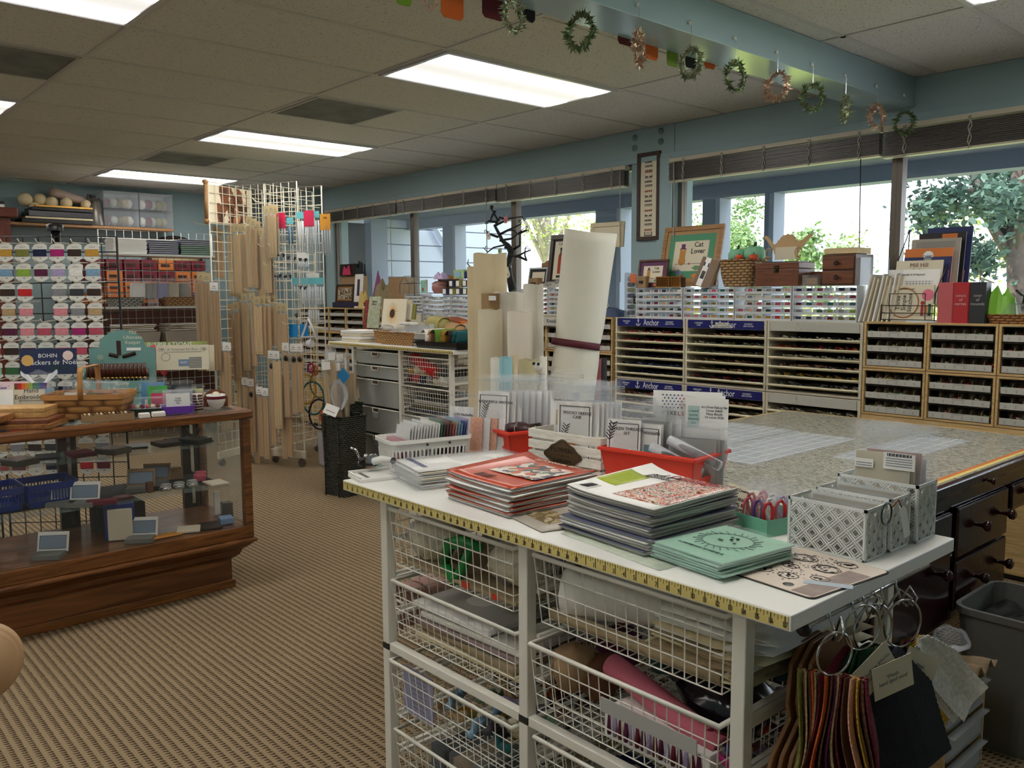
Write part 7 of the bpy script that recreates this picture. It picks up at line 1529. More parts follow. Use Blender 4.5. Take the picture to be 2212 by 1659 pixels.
def hang(px0,y0,px1,y1,off,m,label,head=None,grp='clear tool packs on the tower',nm='tool_pack',cat='packet'):
 a=atp((px0+px1)/2,y0,off);c=atp((px0+px1)/2,y1,off);w=(atp(px1,y0,off)-atp(px0,y0,off)).length;H=a.z-c.z;X=facing((a.x,a.y,c.z),NF);t=thing(nm,label,cat,(a.x,a.y,c.z),grp)
 b=B(m,X);k=max(2,int(w/.022))
 for j in range(k):x=-w/2+w*(j+.5)/k;b.tube([(x,.01,0),(x,H-.07,0)],.006,n=6)
 b.build('contents',t)
 if head:B(head,X).box(-w/2,w/2,H-(.12 if head in(HOR,HPK)else.05),H,.005,.007).build('header_card',t)
 b=B(CLEAR,X);bag(b,Matrix.Identity(4),w*1.1,H,.009,False,nu=4,nv=6);b.build('clear_bag',t);return t,X,H
HPK=M('hot pink card',(226,40,90),.5);HOR=M('marigold card',(236,166,50),.5);HCY=M('aqua card',(110,196,206),.5);CLW=M('frosted white',(222,228,236),.35)
for i,q in enumerate([(598,460,617,528,.06,CLW,HPK,'hot pink'),(620,470,634,530,.05,M('blue grip',(40,110,150),.4),HCY,'blue-gripped'),(641,458,656,545,.05,CLW,HCY,'aqua-headed'),(657,455,678,550,.08,CLW,HPK,'pink-headed, second'),(679,456,690,590,.05,CLW,HCY,'pale aqua-headed'),(692,462,714,552,.10,CLW,HOR,'marigold-headed'),(643,545,668,585,.04,CLW,PAPER,'short white-headed'),(650,600,700,660,.06,CLW,HCY,'frosted tube, lower right'),(662,590,690,605,.05,THR['lime'],PAPER,'small lime'),(632,600,646,640,.05,CLW,HCY,'aqua and white lower'),(664,650,690,700,.03,CLW,None,'clear tube, lowest right')]):
 t,X,H=hang(q[0],q[1],q[2],q[3],q[4],q[5],'%s tool pack hanging at the right side of the tower'%q[7],q[6])
 if q[6]is HOR:text('Olfa',.022,INK,X@Matrix.Translation((0,H-.03,.008)),t)
for i,(px,py)in enumerate([(590,545),(600,548),(612,545),(624,550),(636,553),(648,555),(660,556),(596,593),(606,590),(616,592),(626,592),(648,615),(660,617),(640,675)]):
 o=atp(px,py,.13);t=thing('clip_pack','clear pack of black clips on the tower, %s row, number %d'%('upper' if i<7 else 'lower',(i if i<7 else i-7)+1),'packet',o,'packs of black clips');b=B(BLK)
 for j in range(4):b.tube([(o.x+rn.uniform(-.02,.02),o.y+rn.uniform(-.01,.01),o.z-.04+rn.uniform(0,.03)),(o.x+rn.uniform(-.02,.02),o.y+rn.uniform(-.01,.01),o.z-.01)],.006,n=5)
 b.build('clips',t);b=B(CLEAR);bag(b,facing(o-Vector((0,0,.06)),NF),.05,.12,.010,True,nu=3,nv=4);b.build('clear_bag',t)
for i,(px,py)in enumerate([(452,487),(500,468),(520,470),(540,462),(560,490),(578,440),(640,445),(690,450),(588,535),(610,535),(600,575),(620,580),(470,620),(610,655),(640,700),(700,700),(496,650),(560,630)]):
 hookw(atp(px,py,0),NF,'cream display hook on the tower, number %d'%(i+1))
PLT=M('white plastic tube',(226,228,232),.3);X=facing(atp(667,712,.08),NF)
one(B(PLT,X).tube([(-.07,-.05),(0,.09),(.075,-.04)]and[(-.07,-.06,0),(0,.08,0),(.07,-.05,0)],.012,n=10,closed=True),'snap_frame','white plastic tube frame hanging askew at the lower right of the tower','frame')
BLC=M('bright blue pack',(30,140,214),.4)
for i,(a,c)in enumerate(((625,645),(646,670))):b=B(BLC,facing(atp((a+c)/2,728,.05),NF)).box(-.04,.04,0,.10,0,.006);one(b,'blue_pack','bright blue package at the lower %s of the tower'%('left','right')[i],'packet')
one(B(PLT,facing(atp(670,742,.06),NF)).lathe([(.03,-.02),(.034,0),(.03,.02)],ax='x',n=16),'tape_roll','white tape roll below the blue packages','tape')
for i,(px,py,m_,r_)in enumerate(((672,795,THR['magenta'],.03),(680,800,THR['orange'],.03),(690,830,THR['olive'],.09),(676,860,THR['teal'],.11),(660,840,THR['gold'],.10),(690,895,THR['navy'],.10),(700,900,THR['orange'],.04))):
 one(B(m_,facing(atp(px,py,-.05),NF)).tube([(r_*math.cos(a*.3),r_*1.2*math.sin(a*.3),0)for a in range(21)],.008,n=6,closed=True),'embroidery_hoop','%s plastic hoop hanging behind the tower, number %d'%(m_.name.replace('thread ',''),i+1),'hoop','plastic hoops behind the tower')
t=thing('storage_tub','clear tub of pink things on the floor behind the tower','tub',(-2.75,.98,0));b=B(CLEAR2);tub(b,(-2.75,.98),.34,.24,.0,.27,.01,.004);b.build('tub',t);B(M('dusty rose cloth',(176,120,124),.8)).box(-2.90,-2.60,.88,1.08,.01,.2).build('contents',t)
# ====== LEFT: SHELVES ON THE BACK WALL
SHW=M('white shelf',(206,208,204),.4)
t=thing('wall_shelf','long wooden shelf high on the back wall carrying bins and balls','shelf',(-6.15,.2,2.075));B(OAKF).box(-6.275,-5.98,-1.6,.93,2.05,2.075).build('board',t)
for(y0,z0,n_)in((.25,2.077,'lower left'),(.60,2.077,'lower right'),(.25,2.255,'upper left'),(.60,2.255,'upper right')):
 t=thing('clear_bin','clear plastic bin of mixed things, %s of four on the wall shelf'%n_,'bin',(-6.1,y0+.165,z0),'clear bins on the wall shelf');B(CLEAR2).box(-6.24,-5.99,y0,y0+.335,z0,z0+.005).box(-5.995,-5.99,y0,y0+.335,z0+.005,z0+.16).box(-6.24,-6.235,y0,y0+.335,z0+.005,z0+.16).box(-6.235,-5.995,y0,y0+.005,z0+.005,z0+.16).box(-6.235,-5.995,y0+.33,y0+.335,z0+.005,z0+.16).build('bin',t)
 B(CLEAR2).box(-6.25,-5.98,y0-.005,y0+.34,z0+.162,z0+.172).build('lid',t);b=B(TFAB);
 for j in range(5):blob(b,(-6.12+.03*(j%2),y0+.06+.055*j,z0+.065),.07,.04,.05,(TFAB,WFAB,THR['maroon'],GREYP,THR['olive'])[(j+int(y0*10))%5],rn,8)
 b.build('contents',t)
for i,(x,y,z,r_)in enumerate(((-6.1,-.43,2.33,.065),(-6.12,-.30,2.34,.06),(-6.06,-.36,2.255,.05),(-6.05,-.08,2.315,.055),(-6.1,-.20,2.315,.06),(-6.05,.1,2.31,.05))):one(B(NAT).ball((x,y,z-.03),r_,n=16),'string_ball','cream string ball on the wall shelf, number %d from the left'%(i+1),'ball','string balls on the wall shelf')
for i,(z,m_,n_)in enumerate(((2.077,BLK,'lowest black'),(2.115,M('cream edge',(214,200,164),.5),'pale'),(2.135,M('black plastic wrap',(28,24,34),.15),'black wrapped'),(2.195,BLK,'upper black'),(2.225,M('gold moulding',(206,160,80),.3,metal=.6),'gold'))):
 one(B(m_).box(-6.25,-5.96+.005*i,-.50+.03*i,.13,z,z+(.036,.018,.055,.028,.02)[i]),'stacked_canvas','%s canvas or pack in the pile under the string balls'%n_,'canvas',bev=.003)
roll('fabric_roll','bagged pinkish roll lying behind the string balls',(-6.15,-.2,2.40),(-6.1,.16,2.30),.045,M('pale mauve wrap',(186,166,156),.5),core=False)
heap('clear_packet','heap of dark clear packets beside the bins on the wall shelf',(-6.08,.17,2.078),.2,.16,.26,M('smoky film',(96,90,84),.2),rn,cat='packet')
t=thing('red_cabinet','dark red panelled wooden cabinet top at the upper left','cabinet',(-6.05,-1.1,0));RW=wood('red brown wood',(112,52,34),(84,34,24),5,.35);B(RW).box(-6.27,-5.85,-1.9,-.62,.0,2.10).build('case',t);B(RW).box(-6.27,-5.80,-1.95,-.56,2.101,2.19).build('cornice',t,bev=.01);B(RW).box(-5.85,-5.83,-.95,-.68,1.2,2.05).box(-5.85,-5.83,-1.35,-1.02,1.2,2.05).build('door_panel',t,bev=.004)
for k in range(2):one(B((PAPER,BLK)[k]).box(-6.1,-5.85,-1.3,-.66,2.192+.03*k,2.218+.03*k),'flat_folder','%s flat folder on the red cabinet'%('white','black')[k],'folder')
SX=-5.45
for k,z0 in enumerate((0,)):
 GSH=thing('grid_shelving','white wire grid shelving of magazines and baskets at the left','shelving',(SX,.5,0));gpanel(GSH,Vector((SX,.02,0)),Vector((0,1,0)),w=1.10,h=2.0,z0=.0,base=False,m=SHW)
for k,z in enumerate((1.765,1.27,.78,.35)):B(SHW).box(SX,SX+.33,.0,1.14,z-.02,z).build('shelf',GSH,bev=.002)
for i in range(4):
 for j in range(7):
  k=0
  if rn.random()<.96:
   c=rn.random();b=B(M('orange carton',(204,116,56),.6)if c<.7 else M('wine carton',(116,32,48),.6)).box(-6.0,-5.75,-.0+.17*j,.15+.17*j,1.30+.112*i,1.40+.112*i).box(-5.75,-5.745,.02+.17*j,.11+.17*j,1.335+.112*i,1.36+.112*i,THR['dark_brown']);one(b,'carton','%s carton, %s row, %s column of the wall of boxes'%('orange' if c<.7 else 'wine red',('bottom','second','third','top')[i],('first','second','third','fourth','fifth','sixth','seventh')[j]),'carton','cartons behind the grid shelving')
one(B(RW).box(-6.02,-5.72,-.02,1.2,1.27,1.295),'wood_shelf','dark wood shelf under the cartons','shelf')
one(B(M('dark cabinet back',(84,50,36),.6)).box(-6.02,-5.72,-.02,1.2,0,1.265),'low_cabinet','dark low cabinet behind the grid shelving','cabinet')
for g_,(y0,w_,n_,m_,nm)in enumerate(((.06,.30,11,PAPER,'white'),(.38,.28,7,M('slate cover',(70,76,96),.5),'slate'),(.68,.30,8,M('bottle green cover',(34,84,60),.5),'green'))):
 for k in range(n_):
  hh=.0125 if n_>8 else.019
  mm=m_ if g_!=2 or k<5 else M('slate cover',(70,76,96),.5)
  b=B(mm,fr((0,0,0))).box(SX+.05,SX+.30,y0+.004*(k%3),y0+w_+.004*(k%3),1.766+hh*k,1.766+hh*(k+1)-.003).box(SX+.06,SX+.302,y0+.008,y0+w_-.004,1.766+hh*(k+1)-.0028,1.766+hh*(k+1)-.0004,PAPER);one(b,'magazine','%s-covered magazine on the top grid shelf, layer %d from the bottom'%(nm,k+1),'magazine','magazine piles on the top grid shelf')
for(y0,w_,m_,lb)in((.03,.30,wicker('black weave',(170,170,160),(20,20,20),60,60),'black and white woven basket on the second grid shelf'),(.52,.50,wicker('brown herringbone',(176,132,84),(84,54,32),60,50),'brown woven basket of packets on the second grid shelf')):
 t=thing('woven_basket',lb,'basket',(SX+.18,y0+w_/2,1.271));b=B(m_);tub(b,(SX+.17,y0+w_/2),.26,w_,1.272,1.36,.02,.006,r=.05,steps=3);b.build('body',t)
for i in range(5):one(bag(B(CLEAR).box(0,0.0001,0,0.0001,0,0.0001)if False else B(CLEAR),facing((SX+.18+.02*i,.32+.11*i,1.33),(1,-.6,.25)),.20,.22,.012,True,nu=4,nv=5),'clear_packet','clear packet standing on the second grid shelf, number %d from the left'%(i+1),'packet','packets on the second grid shelf')
for i in range(5):
 X=facing((SX+.16+.02*i,.30+.10*i,1.33),(1,-.6,.3));one(B((PAPER,GREYP,M('lilac slips',(176,176,214),.6),PAP2,GREYP)[i],X).box(-.07,.07,.02,.17,0,.004),'paper_slip','%s papers in the woven baskets of the second grid shelf'%('white','grey','lilac','cream','second grey')[i],'paper')
one(B(CLEAR2).lathe([(.045,0),(.05,.03),(.045,.08)],(SX+.24,.42,1.272),n=16),'glass_jar','small clear jar of white bits between the woven baskets','jar')
for i in range(2):
 t=thing('fabric_bin','pale trapezoid bin of patterns on the third grid shelf, %s'%('left','right')[i],'bin',(SX+.2,.26+.44*i,.781),'pale pattern bins');b=B(M('pale bin',(176,170,160),.6));tub(b,(SX+.18,.24+.46*i),.30,.42,.782,1.03,.035,.006,r=.01);b.build('body',t);B(GREYP).box(SX+.325,SX+.333,.16+.46*i,.24+.46*i,.86,.92).build('label',t)
 for k in range(6):one(B(PAPER if k%2 else PAP2,fr((SX+.15+.02*(k%3),.24+.46*i,1.0+.018*k),6*(k%3)-6)).box(-.12,.12,-.17,.17,0,.012),'pattern_packet','%s paper packet in the %s pale bin, layer %d'%('white' if k%2 else 'cream',('left','right')[i],k+1),'packet','pattern packets in the pale bins')
t=thing('round_plaque','dark-rimmed oval wooden plaque high behind the grid shelving','plaque',(-6.2,1.05,1.75));B(DKW).surf(lambda u,v:(-6.2+.0*v,1.02+(.30-.04*v)*math.cos(u*6.283),1.80+(.22-.04*v)*math.sin(u*6.283)),36,1,th=.02).build('rim',t);B(KHD).prism([(0,0),(0,.0001),(.0001,0)],0,.0001).surf(lambda u,v:(-6.195,1.02+.26*v*math.cos(u*6.283),1.80+.18*v*math.sin(u*6.283)),36,3,th=.01).build('face',t)
# ====== FLOSS CARD RACK BEHIND THE DISPLAY CASE
BW=M('black wire',(28,28,30),.4);KO=CAM+(fw+RV*((120-1106)/F_PX)-UV*((600-829.5)/F_PX))*4.35;KN_=Vector((.80,-.60,0)).normalized();KA=Vector((-KN_.y,KN_.x,0));KO.z=0
KR=thing('floss_rack','black wire rack of floss cards behind the display case','display rack',KO)
gpanel(KR,KO-KA*.30,KA,h=1.55,z0=.12,base=False,m=BW);gpanel(KR,KO-KA*.95,KA,h=1.55,z0=.12,base=False,m=BW)
t=KR;B(BLK).tube([KO-KN_*.03+Vector((0,0,0)),KO-KN_*.03+Vector((0,0,1.72))],.022,n=14).build('post',t);B(BLK).lathe([(.038,0),(.04,.03),(.03,.035)],KO-KN_*.03+Vector((0,0,1.70)),n=18).build('cap',t)
t=KR;B(BLK,fr((KO.x,KO.y,0),math.degrees(math.atan2(KA.y,KA.x)))).box(-.95,.35,-.16,.16,0,.03).build('plate',t);B(BW).tube([KO+Vector((0,0,.03)),KO+Vector((0,0,.13))],.02).tube([KO-KA*.65+Vector((0,0,.03)),KO-KA*.65+Vector((0,0,.13))],.02).build('foot',t)
CARD=M('white floss card',(226,224,216),.6)
_fc={}
def fcard(c,loc,rz,label):
 if c not in _fc:
  b=B(CARD);b.X=Matrix(((1.28,0,0,0),(0,0,-1,0),(0,1.06,0,0),(0,0,0,1)))
  b.prism([(-.026,.012),(-.027,.020),(-.018,.034),(-.004,.040),(.014,.040),(.027,.032),(.027,.012)],-.0006,.0006).prism([(-.025,-.018),(-.030,-.026),(-.020,-.040),(.002,-.046),(.018,-.036),(.030,-.026),(.025,-.018)],-.0006,.0006)
  b.box(-.023,.023,-.019,.013,-.0032,.0032,THR[c]).box(-.012,.012,.022,.024,.0006,.0008,INKG).box(-.004,.004,-.030,-.026,.0006,.0008,INKG)
  o=b.build('floss_card',org=(0,0,0));o['category']='floss card';_fc[c]=o;o.location=loc;o.rotation_euler=(0,0,rz)
 else:o=_fc[c].copy();COL.objects.link(o);o.location=loc;o.rotation_euler=(0,0,rz)
 o['label']=words(label);o['group']='floss cards on the black rack'
RC=[['dark_brown','gold','olive','navy','magenta'],['white','sky','lime','plum','lilac'],['charcoal','dark_brown','red','forest','grey'],['grey','tan','pink','dark_brown','pink'],['rose','plum','pink','rose','pink','magenta'],['rose','dark_brown','plum','teal','rose'],['mint','green','forest','teal','teal'],['gold','tan','charcoal','sky','navy'],['lilac','pink','rose','rose','yellow'],['navy','red','magenta','maroon','cream'],['tan','grey','dark_brown','charcoal','cream'],['red','maroon','white','navy','rose']]
LC=[['cream','tan','peach','orange'],['pink','rose','rose','plum'],['purple','grey','plum','charcoal'],['magenta','magenta','plum','orange'],['orange','maroon','green','forest'],['forest','green','green','forest'],['mint','teal','teal','blue'],['gold','brown','brown','gold'],['purple','lilac','rose','pink'],['navy','red','peach','magenta'],['tan','brown','cream','grey'],['red','navy','maroon','olive']]
ang=math.atan2(KA.y,KA.x)
HK=B(GW)
for side,R,us in(('right',RC,[-.25,-.168,-.086,-.004,.078,.16,.242]),('left',LC,[-.90,-.78,-.66,-.54,-.40])):
 for r_,row in enumerate(R):
  py=522+39.3*r_;z=at(120,py,X=KO.x).z;z=CAM.z+(1.585-CAM.z)-r_*.0965
  for c_,u in enumerate(us):
   if side=='right' and r_ in(2,3)and c_==3:continue
   c=row[c_%len(row)];base=KO+KA*u+Vector((0,0,z))
   b=B(GW).tube([base+Vector((0,0,.05)),base+KN_*.17+Vector((0,0,.045)),base+KN_*.19+Vector((0,0,.062))],.0028,n=5)
   if r_<8:b.build('hook',KR)
   else:HK.raw([tuple(q)for q in b.v],b.f,None,True)
   nn=2
   for k in range(nn):
    p=base+KN_*(.145-.014*k if side=='right' else.15-.012*k);skew=(rn.uniform(-.12,.12)if side=='right' else-.55+rn.uniform(-.1,.1))
    fcard(c,p+KA*(.010*k*(-1)),ang+skew,'%s floss card, %s wing of the rack, row %d, column %d, %s'%(c.replace('_',' '),side,r_+1,c_+1,('front','rear')[k]))
HK.build('lower_hooks',KR,kind='stuff')
# ====== OAK DISPLAY CASE
OAK=wood('varnished oak',(138,88,46),(92,54,26),3.0,.28,(14,1.2,14),.3);OAKP=wood('oak plinth grain',(128,80,42),(84,48,24),2.2,.32,(9,.8,9),.2)
CX0,CX1,CY0,CY1=-1.03,-.47,-3.1,-.812
t=thing('display_case','oak display counter with glass front on a moulded plinth','display case',(-.75,-1.95,0))
cg=film('case glass',(210,225,220),.02,.02,.3)
B(OAKP).box(-.96,-.545,CY0+.1,-.895,.02,.14).build('plinth',t);B(OAK).box(-.97,-.535,CY0+.09,-.882,0,.04).build('shoe_moulding',t,bev=.004)
b=B(OAKP)
prof=[(.0,.14),(.012,.145),(.03,.16),(.04,.185),(.062,.20),(.078,.215),(.085,.222)]
for(e0,z0),(e1,z1)in zip(prof,prof[1:]):
 q=[(-.96-e0,-.545+e0*.9,CY0+.1-e0,-.895+e0,z0),(-.96-e1,-.545+e1*.9,CY0+.1-e1,-.895+e1,z1)]
 vs=[(x,y,k[4])for k in q for x,y in((k[0],k[2]),(k[1],k[2]),(k[1],k[3]),(k[0],k[3]))];b.raw(vs,[(0,1,5,4),(1,2,6,5),(2,3,7,6),(3,0,4,7)])
b.build('cove_moulding',t)
B(OAK).box(-1.05,-.455,CY0,-.800,.222,.242).build('ledge',t,bev=.008);B(OAK).box(CX0,CX1,CY0+.01,CY1,.243,.300).build('bottom_rail',t,bev=.003)
for x0,x1,y0,y1 in((CX1-.038,CX1,CY1-.038,CY1),(CX0,CX0+.038,CY1-.038,CY1),(CX1-.038,CX1,CY0+.01,CY0+.048),(CX0,CX0+.038,CY0+.01,CY0+.048)):B(OAK).box(x0,x1,y0,y1,.30,.80).build('corner_post',t,bev=.003)
B(OAK).box(CX1-.045,CX1+.012,CY0-.005,CY1+.012,.803,.845).box(CX0-.012,CX0+.045,CY0-.005,CY1+.012,.803,.845).box(CX0+.045,CX1-.045,CY1-.045,CY1+.012,.803,.845).box(CX0+.045,CX1-.045,CY0,CY0+.05,.803,.845).build('top_rail',t,bev=.010)
B(cg).box(CX0+.045,CX1-.045,CY0+.05,CY1-.045,.833,.840).build('glass_top',t);B(cg).box(CX1-.022,CX1-.017,CY0+.048,CY1-.038,.30,.803).build('glass_front',t);B(cg).box(CX0+.038,CX1-.038,CY1-.022,CY1-.017,.30,.803).build('glass_side',t)
for k,y in enumerate((CY1-.07,-1.45,-2.1)):B(DKW).box(CX0+.002,CX0+.030,y-.05,y+.03,.30,.803).build('rear_stile',t);B(CHR).box(CX0+.030,CX0+.034,y-.012,y+.004,.32,.80).build('shelf_standard',t)
sg=film('shelf glass',(170,190,184),.05,.03,.3)
B(sg).box(CX0+.035,-.70,CY0+.06,CY1-.05,.655,.661).build('glass_shelf',t);B(sg).box(CX0+.035,-.62,CY0+.06,CY1-.05,.465,.471).build('glass_shelf',t)
B(M('black shelf cloth',(22,22,26),.8)).box(CX0+.04,-.73,-1.9,-.87,.4715,.474).build('shelf_cloth',t)
def tinb(x,y,z,rz,label,m=PAPER,lid=True):
 X=fr((x,y,z),rz);t=thing('card_box',label,'box',(x,y,z),'boxes in the display case');B(M('grey box base',(120,120,116),.6),X).box(-.04,.04,-.055,.055,0,.018).build('base',t)
 if lid:
  Y=X@facing((-.035,0,.014),(1,0,.3));B(m,Y).box(-.062,.062,0,.082,-.003,0).build('lid',t,bev=.004);B(M('slate blue card',(130,146,166),.6),Y).box(-.052,.052,.012,.066,.0005,.0015).build('printed_panel',t);ink(Y@Matrix.Translation((0,.039,.0018)),t,'panel_border',INK,[(-.053,.053,.026,.0275),(-.053,.053,-.0275,-.026),(-.053,-.0515,-.026,.026),(.0515,.053,-.026,.026)],z=.0004)
def ins(px,py,Z):return at(px,py,Z=Z)
for i,(x,y,z,rz,n_,m_)in enumerate(((-.66,-1.50,.474,-35,'front left on the lower shelf',PAPER),(-.72,-1.56,.474,-35,'just behind the front left one',PAPER),(-.78,-1.22,.474,-30,'middle of the lower shelf',PAPB),(-.86,-1.12,.474,-30,'right of the middle on the lower shelf',PAPB),(-.56,-1.66,.302,-35,'on the floor of the case at the left',PAPER),(-.55,-1.30,.302,-35,'on the floor of the case in the middle',PAPER))):tinb(x,y,z,rz,'open slate-lidded box, '+n_,m_)
BBL=M('royal blue plastic',(18,44,130),.35)
for i in range(3):
 t=thing('blue_basket','royal blue plastic basket on the lower shelf, %s'%('left','middle','right')[i],'basket',(-.86,-2.02+.21*i,.474),'blue baskets in the case');b=B(BBL);tub(b,(-.84,-2.0+.205*i),.20,.19,.476,.50,.004,.003,r=.02);tub(b,(-.84,-2.0+.205*i),.215,.205,.545,.575,.002,.004,r=.02,bottom=False)
 for q in loop_rr((-.84,-2.0+.205*i),.20,.19,.5,.02):b.box(q[0]-.002,q[0]+.002,q[1]-.002,q[1]+.002,.498,.547)
 b.build('body',t)
for i in range(6):one(B(CHR).lathe([(.026,0),(.028,.012),(.024,.018)],(-.70-.05*(i//3),-1.13+.062*(i%3)+.02*(i//3),.475),n=18).lathe([(.022,.018),(.020,.019)],(-.70-.05*(i//3),-1.13+.062*(i%3)+.02*(i//3),.475),GREYP,n=18),'round_tin','round silver tin on the lower shelf, %s row, number %d'%(('front','back')[i//3],i%3+1),'tin','round silver tins in the case')
for i,(x,y,z,w,d,h,m_,n_)in enumerate(((-.70,-1.20,.475,.03,.03,.05,THR['brown'],'small terracotta pot'),(-.80,-.93,.475,.06,.05,.03,THR['rose'],'pink square box of beads'),(-.86,-.90,.475,.06,.05,.03,THR['rose'],'second pink square box of beads'),(-.68,-.90,.475,.12,.09,.008,PAP2,'white spiral notebook'),(-.92,-1.0,.475,.05,.06,.06,PAPB,'small brown cardboard box'),(-.62,-1.43,.475,.05,.12,.02,THR['maroon'],'red beaded strip'),(-.66,-1.33,.475,.06,.08,.012,M('plum film',(80,40,50),.15),'shiny plum packet'),(-.57,-.98,.302,.12,.09,.01,THR['dark_brown'],'brown leather piece'),(-.57,-1.08,.302,.10,.10,.012,PAP2,'white and brown pack'),(-.55,-1.19,.302,.06,.13,.006,M('amber ruler',(222,150,50),.4),'amber wooden ruler'),(-.58,-.90,.302,.07,.06,.03,M('sky pouch',(130,160,200),.3),'pale blue wrapped pouch'),(-.62,-1.15,.302,.09,.08,.006,GREYP,'grey card'),(-.85,-1.3,.302,.16,.2,.12,THR['dark_brown'],'dark box at the back of the case'),(-.66,-1.35,.302,.06,.12,.16,BBL,'tall dark blue box'),(-.62,-1.36,.302,.012,.10,.14,PAP2,'upright cream box lid'),(-.75,-.87,.302,.012,.03,.12,PAPER,'small white bottle'),(-.66,-.86,.302,.05,.05,.08,M('smoky film',(96,90,84),.2),'dark handled tool pack'))):
 one(B(m_,fr((x,y,z+.0012),-12*(i%3))).box(-w/2,w/2,-d/2,d/2,0,h),'case_item','%s in the display case, %s'%(n_,'on the lower shelf' if z>.4 else 'on the case floor'),'trinket',bev=.004)
for i in range(9):
 b=B((BLK,GREYP,M('smoky film',(96,90,84),.2),THR['charcoal'],THR['maroon'],M('smoky film',(96,90,84),.2),BLK,THR['dark_brown'],BLK)[i],fr((-.86+.04*(i%3),-1.95+.125*i,.663),20*(i%3)-15)).box(-.06,.06,-.05,.05,0,.012+.008*(i%3));one(b,'flat_pack','%s flat pack on the upper glass shelf, number %d from the left'%(('black','grey','smoky','charcoal','maroon','smoky','black','brown','black')[i],i+1),'packet','flat packs on the upper shelf',bev=.004)
one(B(M('black cloth',(24,24,28),.9)).box(-1.0,-.78,-1.02,-.86,.662,.667),'black_cloth','black cloth at the right end of the upper glass shelf','cloth')
one(B(THR['dark_brown']).tube([(-.86+.05*math.cos(a*.5),-.93+.03*math.sin(a*.5),.70+.03*math.sin(a*.9))for a in range(13)],.005,n=6),'eyeglasses_cord','dark looped strap on the black cloth','strap')
CT=.8465
for i,(x,y,w,d,z,h,m_,n_)in enumerate(((-.62,-1.72,.30,.20,0,.020,WALN,'lowest dark'),(-.62,-1.72,.28,.18,.020,.016,MAH,'second reddish'),(-.66,-1.70,.22,.14,.036,.022,WDS,'upper pale'),(-.66,-1.70,.22,.14,.058,.018,WDS,'top pale'),(-.60,-1.86,.2,.12,.036,.026,MAH,'left brown'))):
 one(B(wood('board '+n_,(170,116,64),(120,76,40),4,.35)if i in(0,4)else(wood('pale board',(210,170,110),(186,140,84),4,.4)if i in(2,3)else MAH),fr((x,y,CT+z),-34)).box(-d/2,d/2,-w/2,w/2,.0005,h),'wooden_box','%s flat wooden box in the pile at the left end of the case'%n_,'box','flat wooden boxes on the case',bev=.002)
def stand(px0,px1,py0,py1,X_,m,label,nm,cat,deco=None,tilt=6,th=.006,n=(1,-.55,.0)):
 a=at(px0,py1,X=X_);c=at(px1,py1,X=X_);e=at((px0+px1)/2,py0,X=X_);nn=Vector(n).normalized();w=abs((c-a).dot(Vector((0,0,1)).cross(nn).normalized()));w=(px1-px0)*((Vector(((a.x+c.x)/2,(a.y+c.y)/2,a.z))-CAM).dot(fw))/F_PX*1.04;h=e.z-a.z
 o=Vector((X_,(a.y+c.y)/2,max(a.z,CT+.001)));h=e.z-o.z;X=facing(o,n)@Matrix.Rotation(math.radians(-tilt),4,'X');t=thing(nm,label,cat,o);B(m,X).box(-w/2,w/2,0,h,-th,0).build('board',t)
 if deco:deco(t,X@Matrix.Translation((0,0,.0006)),w,h)
 return t,X,w,h
def d_bohin(t,X,w,h):
 text('BOHIN',.026,WHT,X@Matrix.Translation((0,h*.72,0)),t);text('Crackers de Noël',.032,WHT,X@Matrix.Translation((.01,h*.46,0)),t)
 ink(X,t,'gold_bauble',M('gold bauble',(216,170,96),.4),[],[(-w*.36,h*.55,.026)]);ink(X,t,'white_bauble',M('pale bauble',(230,204,196),.5),[],[(w*.36,h*.72,.023)])
 for x in(.02,.05,.085):ink(X@Matrix.Translation((x,.02,0)),t,'printed_tree',THR['forest'],[(-.010+.002*k,.010-.002*k,.008*k,.008*k+.005)for k in range(5)])
stand(50,157,753,812,-1.10,M('night blue card',(28,40,78),.45),'dark blue Crackers de Noel card standing at the back of the case','display_card','card',d_bohin,th=.02)
XK=facing((-.98,-1.22,CT),(1,-.62,0));TEAL=M('sage teal card',(112,156,150),.5);t=thing('display_box','teal cardboard display of rosewood needle keepers with an arched back','display',(-.98,-1.22,CT));CRI=M('cream ink',(226,224,204),.6)
B(TEAL,XK).box(-.14,.14,0,.075,-.06,.07).build('lower_box',t,bev=.002);B(TEAL,XK).raw([(-.15,.076,-.07),(.15,.076,-.07),(.15,.076,.075),(-.15,.076,.075),(-.15,.20,-.07),(.15,.20,-.07),(.15,.13,.075),(-.15,.13,.075)],[(0,1,2,3),(0,4,5,1),(3,2,6,7),(0,3,7,4),(1,5,6,2)]).build('tray',t)
B(TEAL,XK@Matrix.Translation((0,0,-.072))).prism([(-.15,.20),(.15,.20),(.15,.275),(.105,.28),(.095,.32),(.05,.352),(0,.362),(-.05,.352),(-.095,.32),(-.105,.28),(-.15,.275)],-.004,0).build('arched_back',t)
text('The\nUltimate\nKeeper',.024,CRI,XK@Matrix.Translation((.05,.325,-.071)),t);text('Ebony\n& Rosewood',.024,CRI,XK@Matrix.Translation((.03,.105,.0765)),t)
ink(XK@Matrix.Translation((0,0,-.071)),t,'pictured_keeper',THR['dark_brown'],[(-.025,-.005,.24,.31)],lines=[([(-.06,.245),(-.02,.235)],.009),([(.0,.232),(.06,.25)],.009)])
for(x,y,z)in((-.12,.115,.0765),(.12,.10,.0765),(-.10,.23,-.071)):ink(XK@Matrix.Translation((x,y,z)),t,'scrollwork',CRI,lines=[([(.016*math.cos(a),.016*math.sin(a)),(.004*math.cos(a+1),.004*math.sin(a+1))],.001)for a in[k*.7 for k in range(9)]])
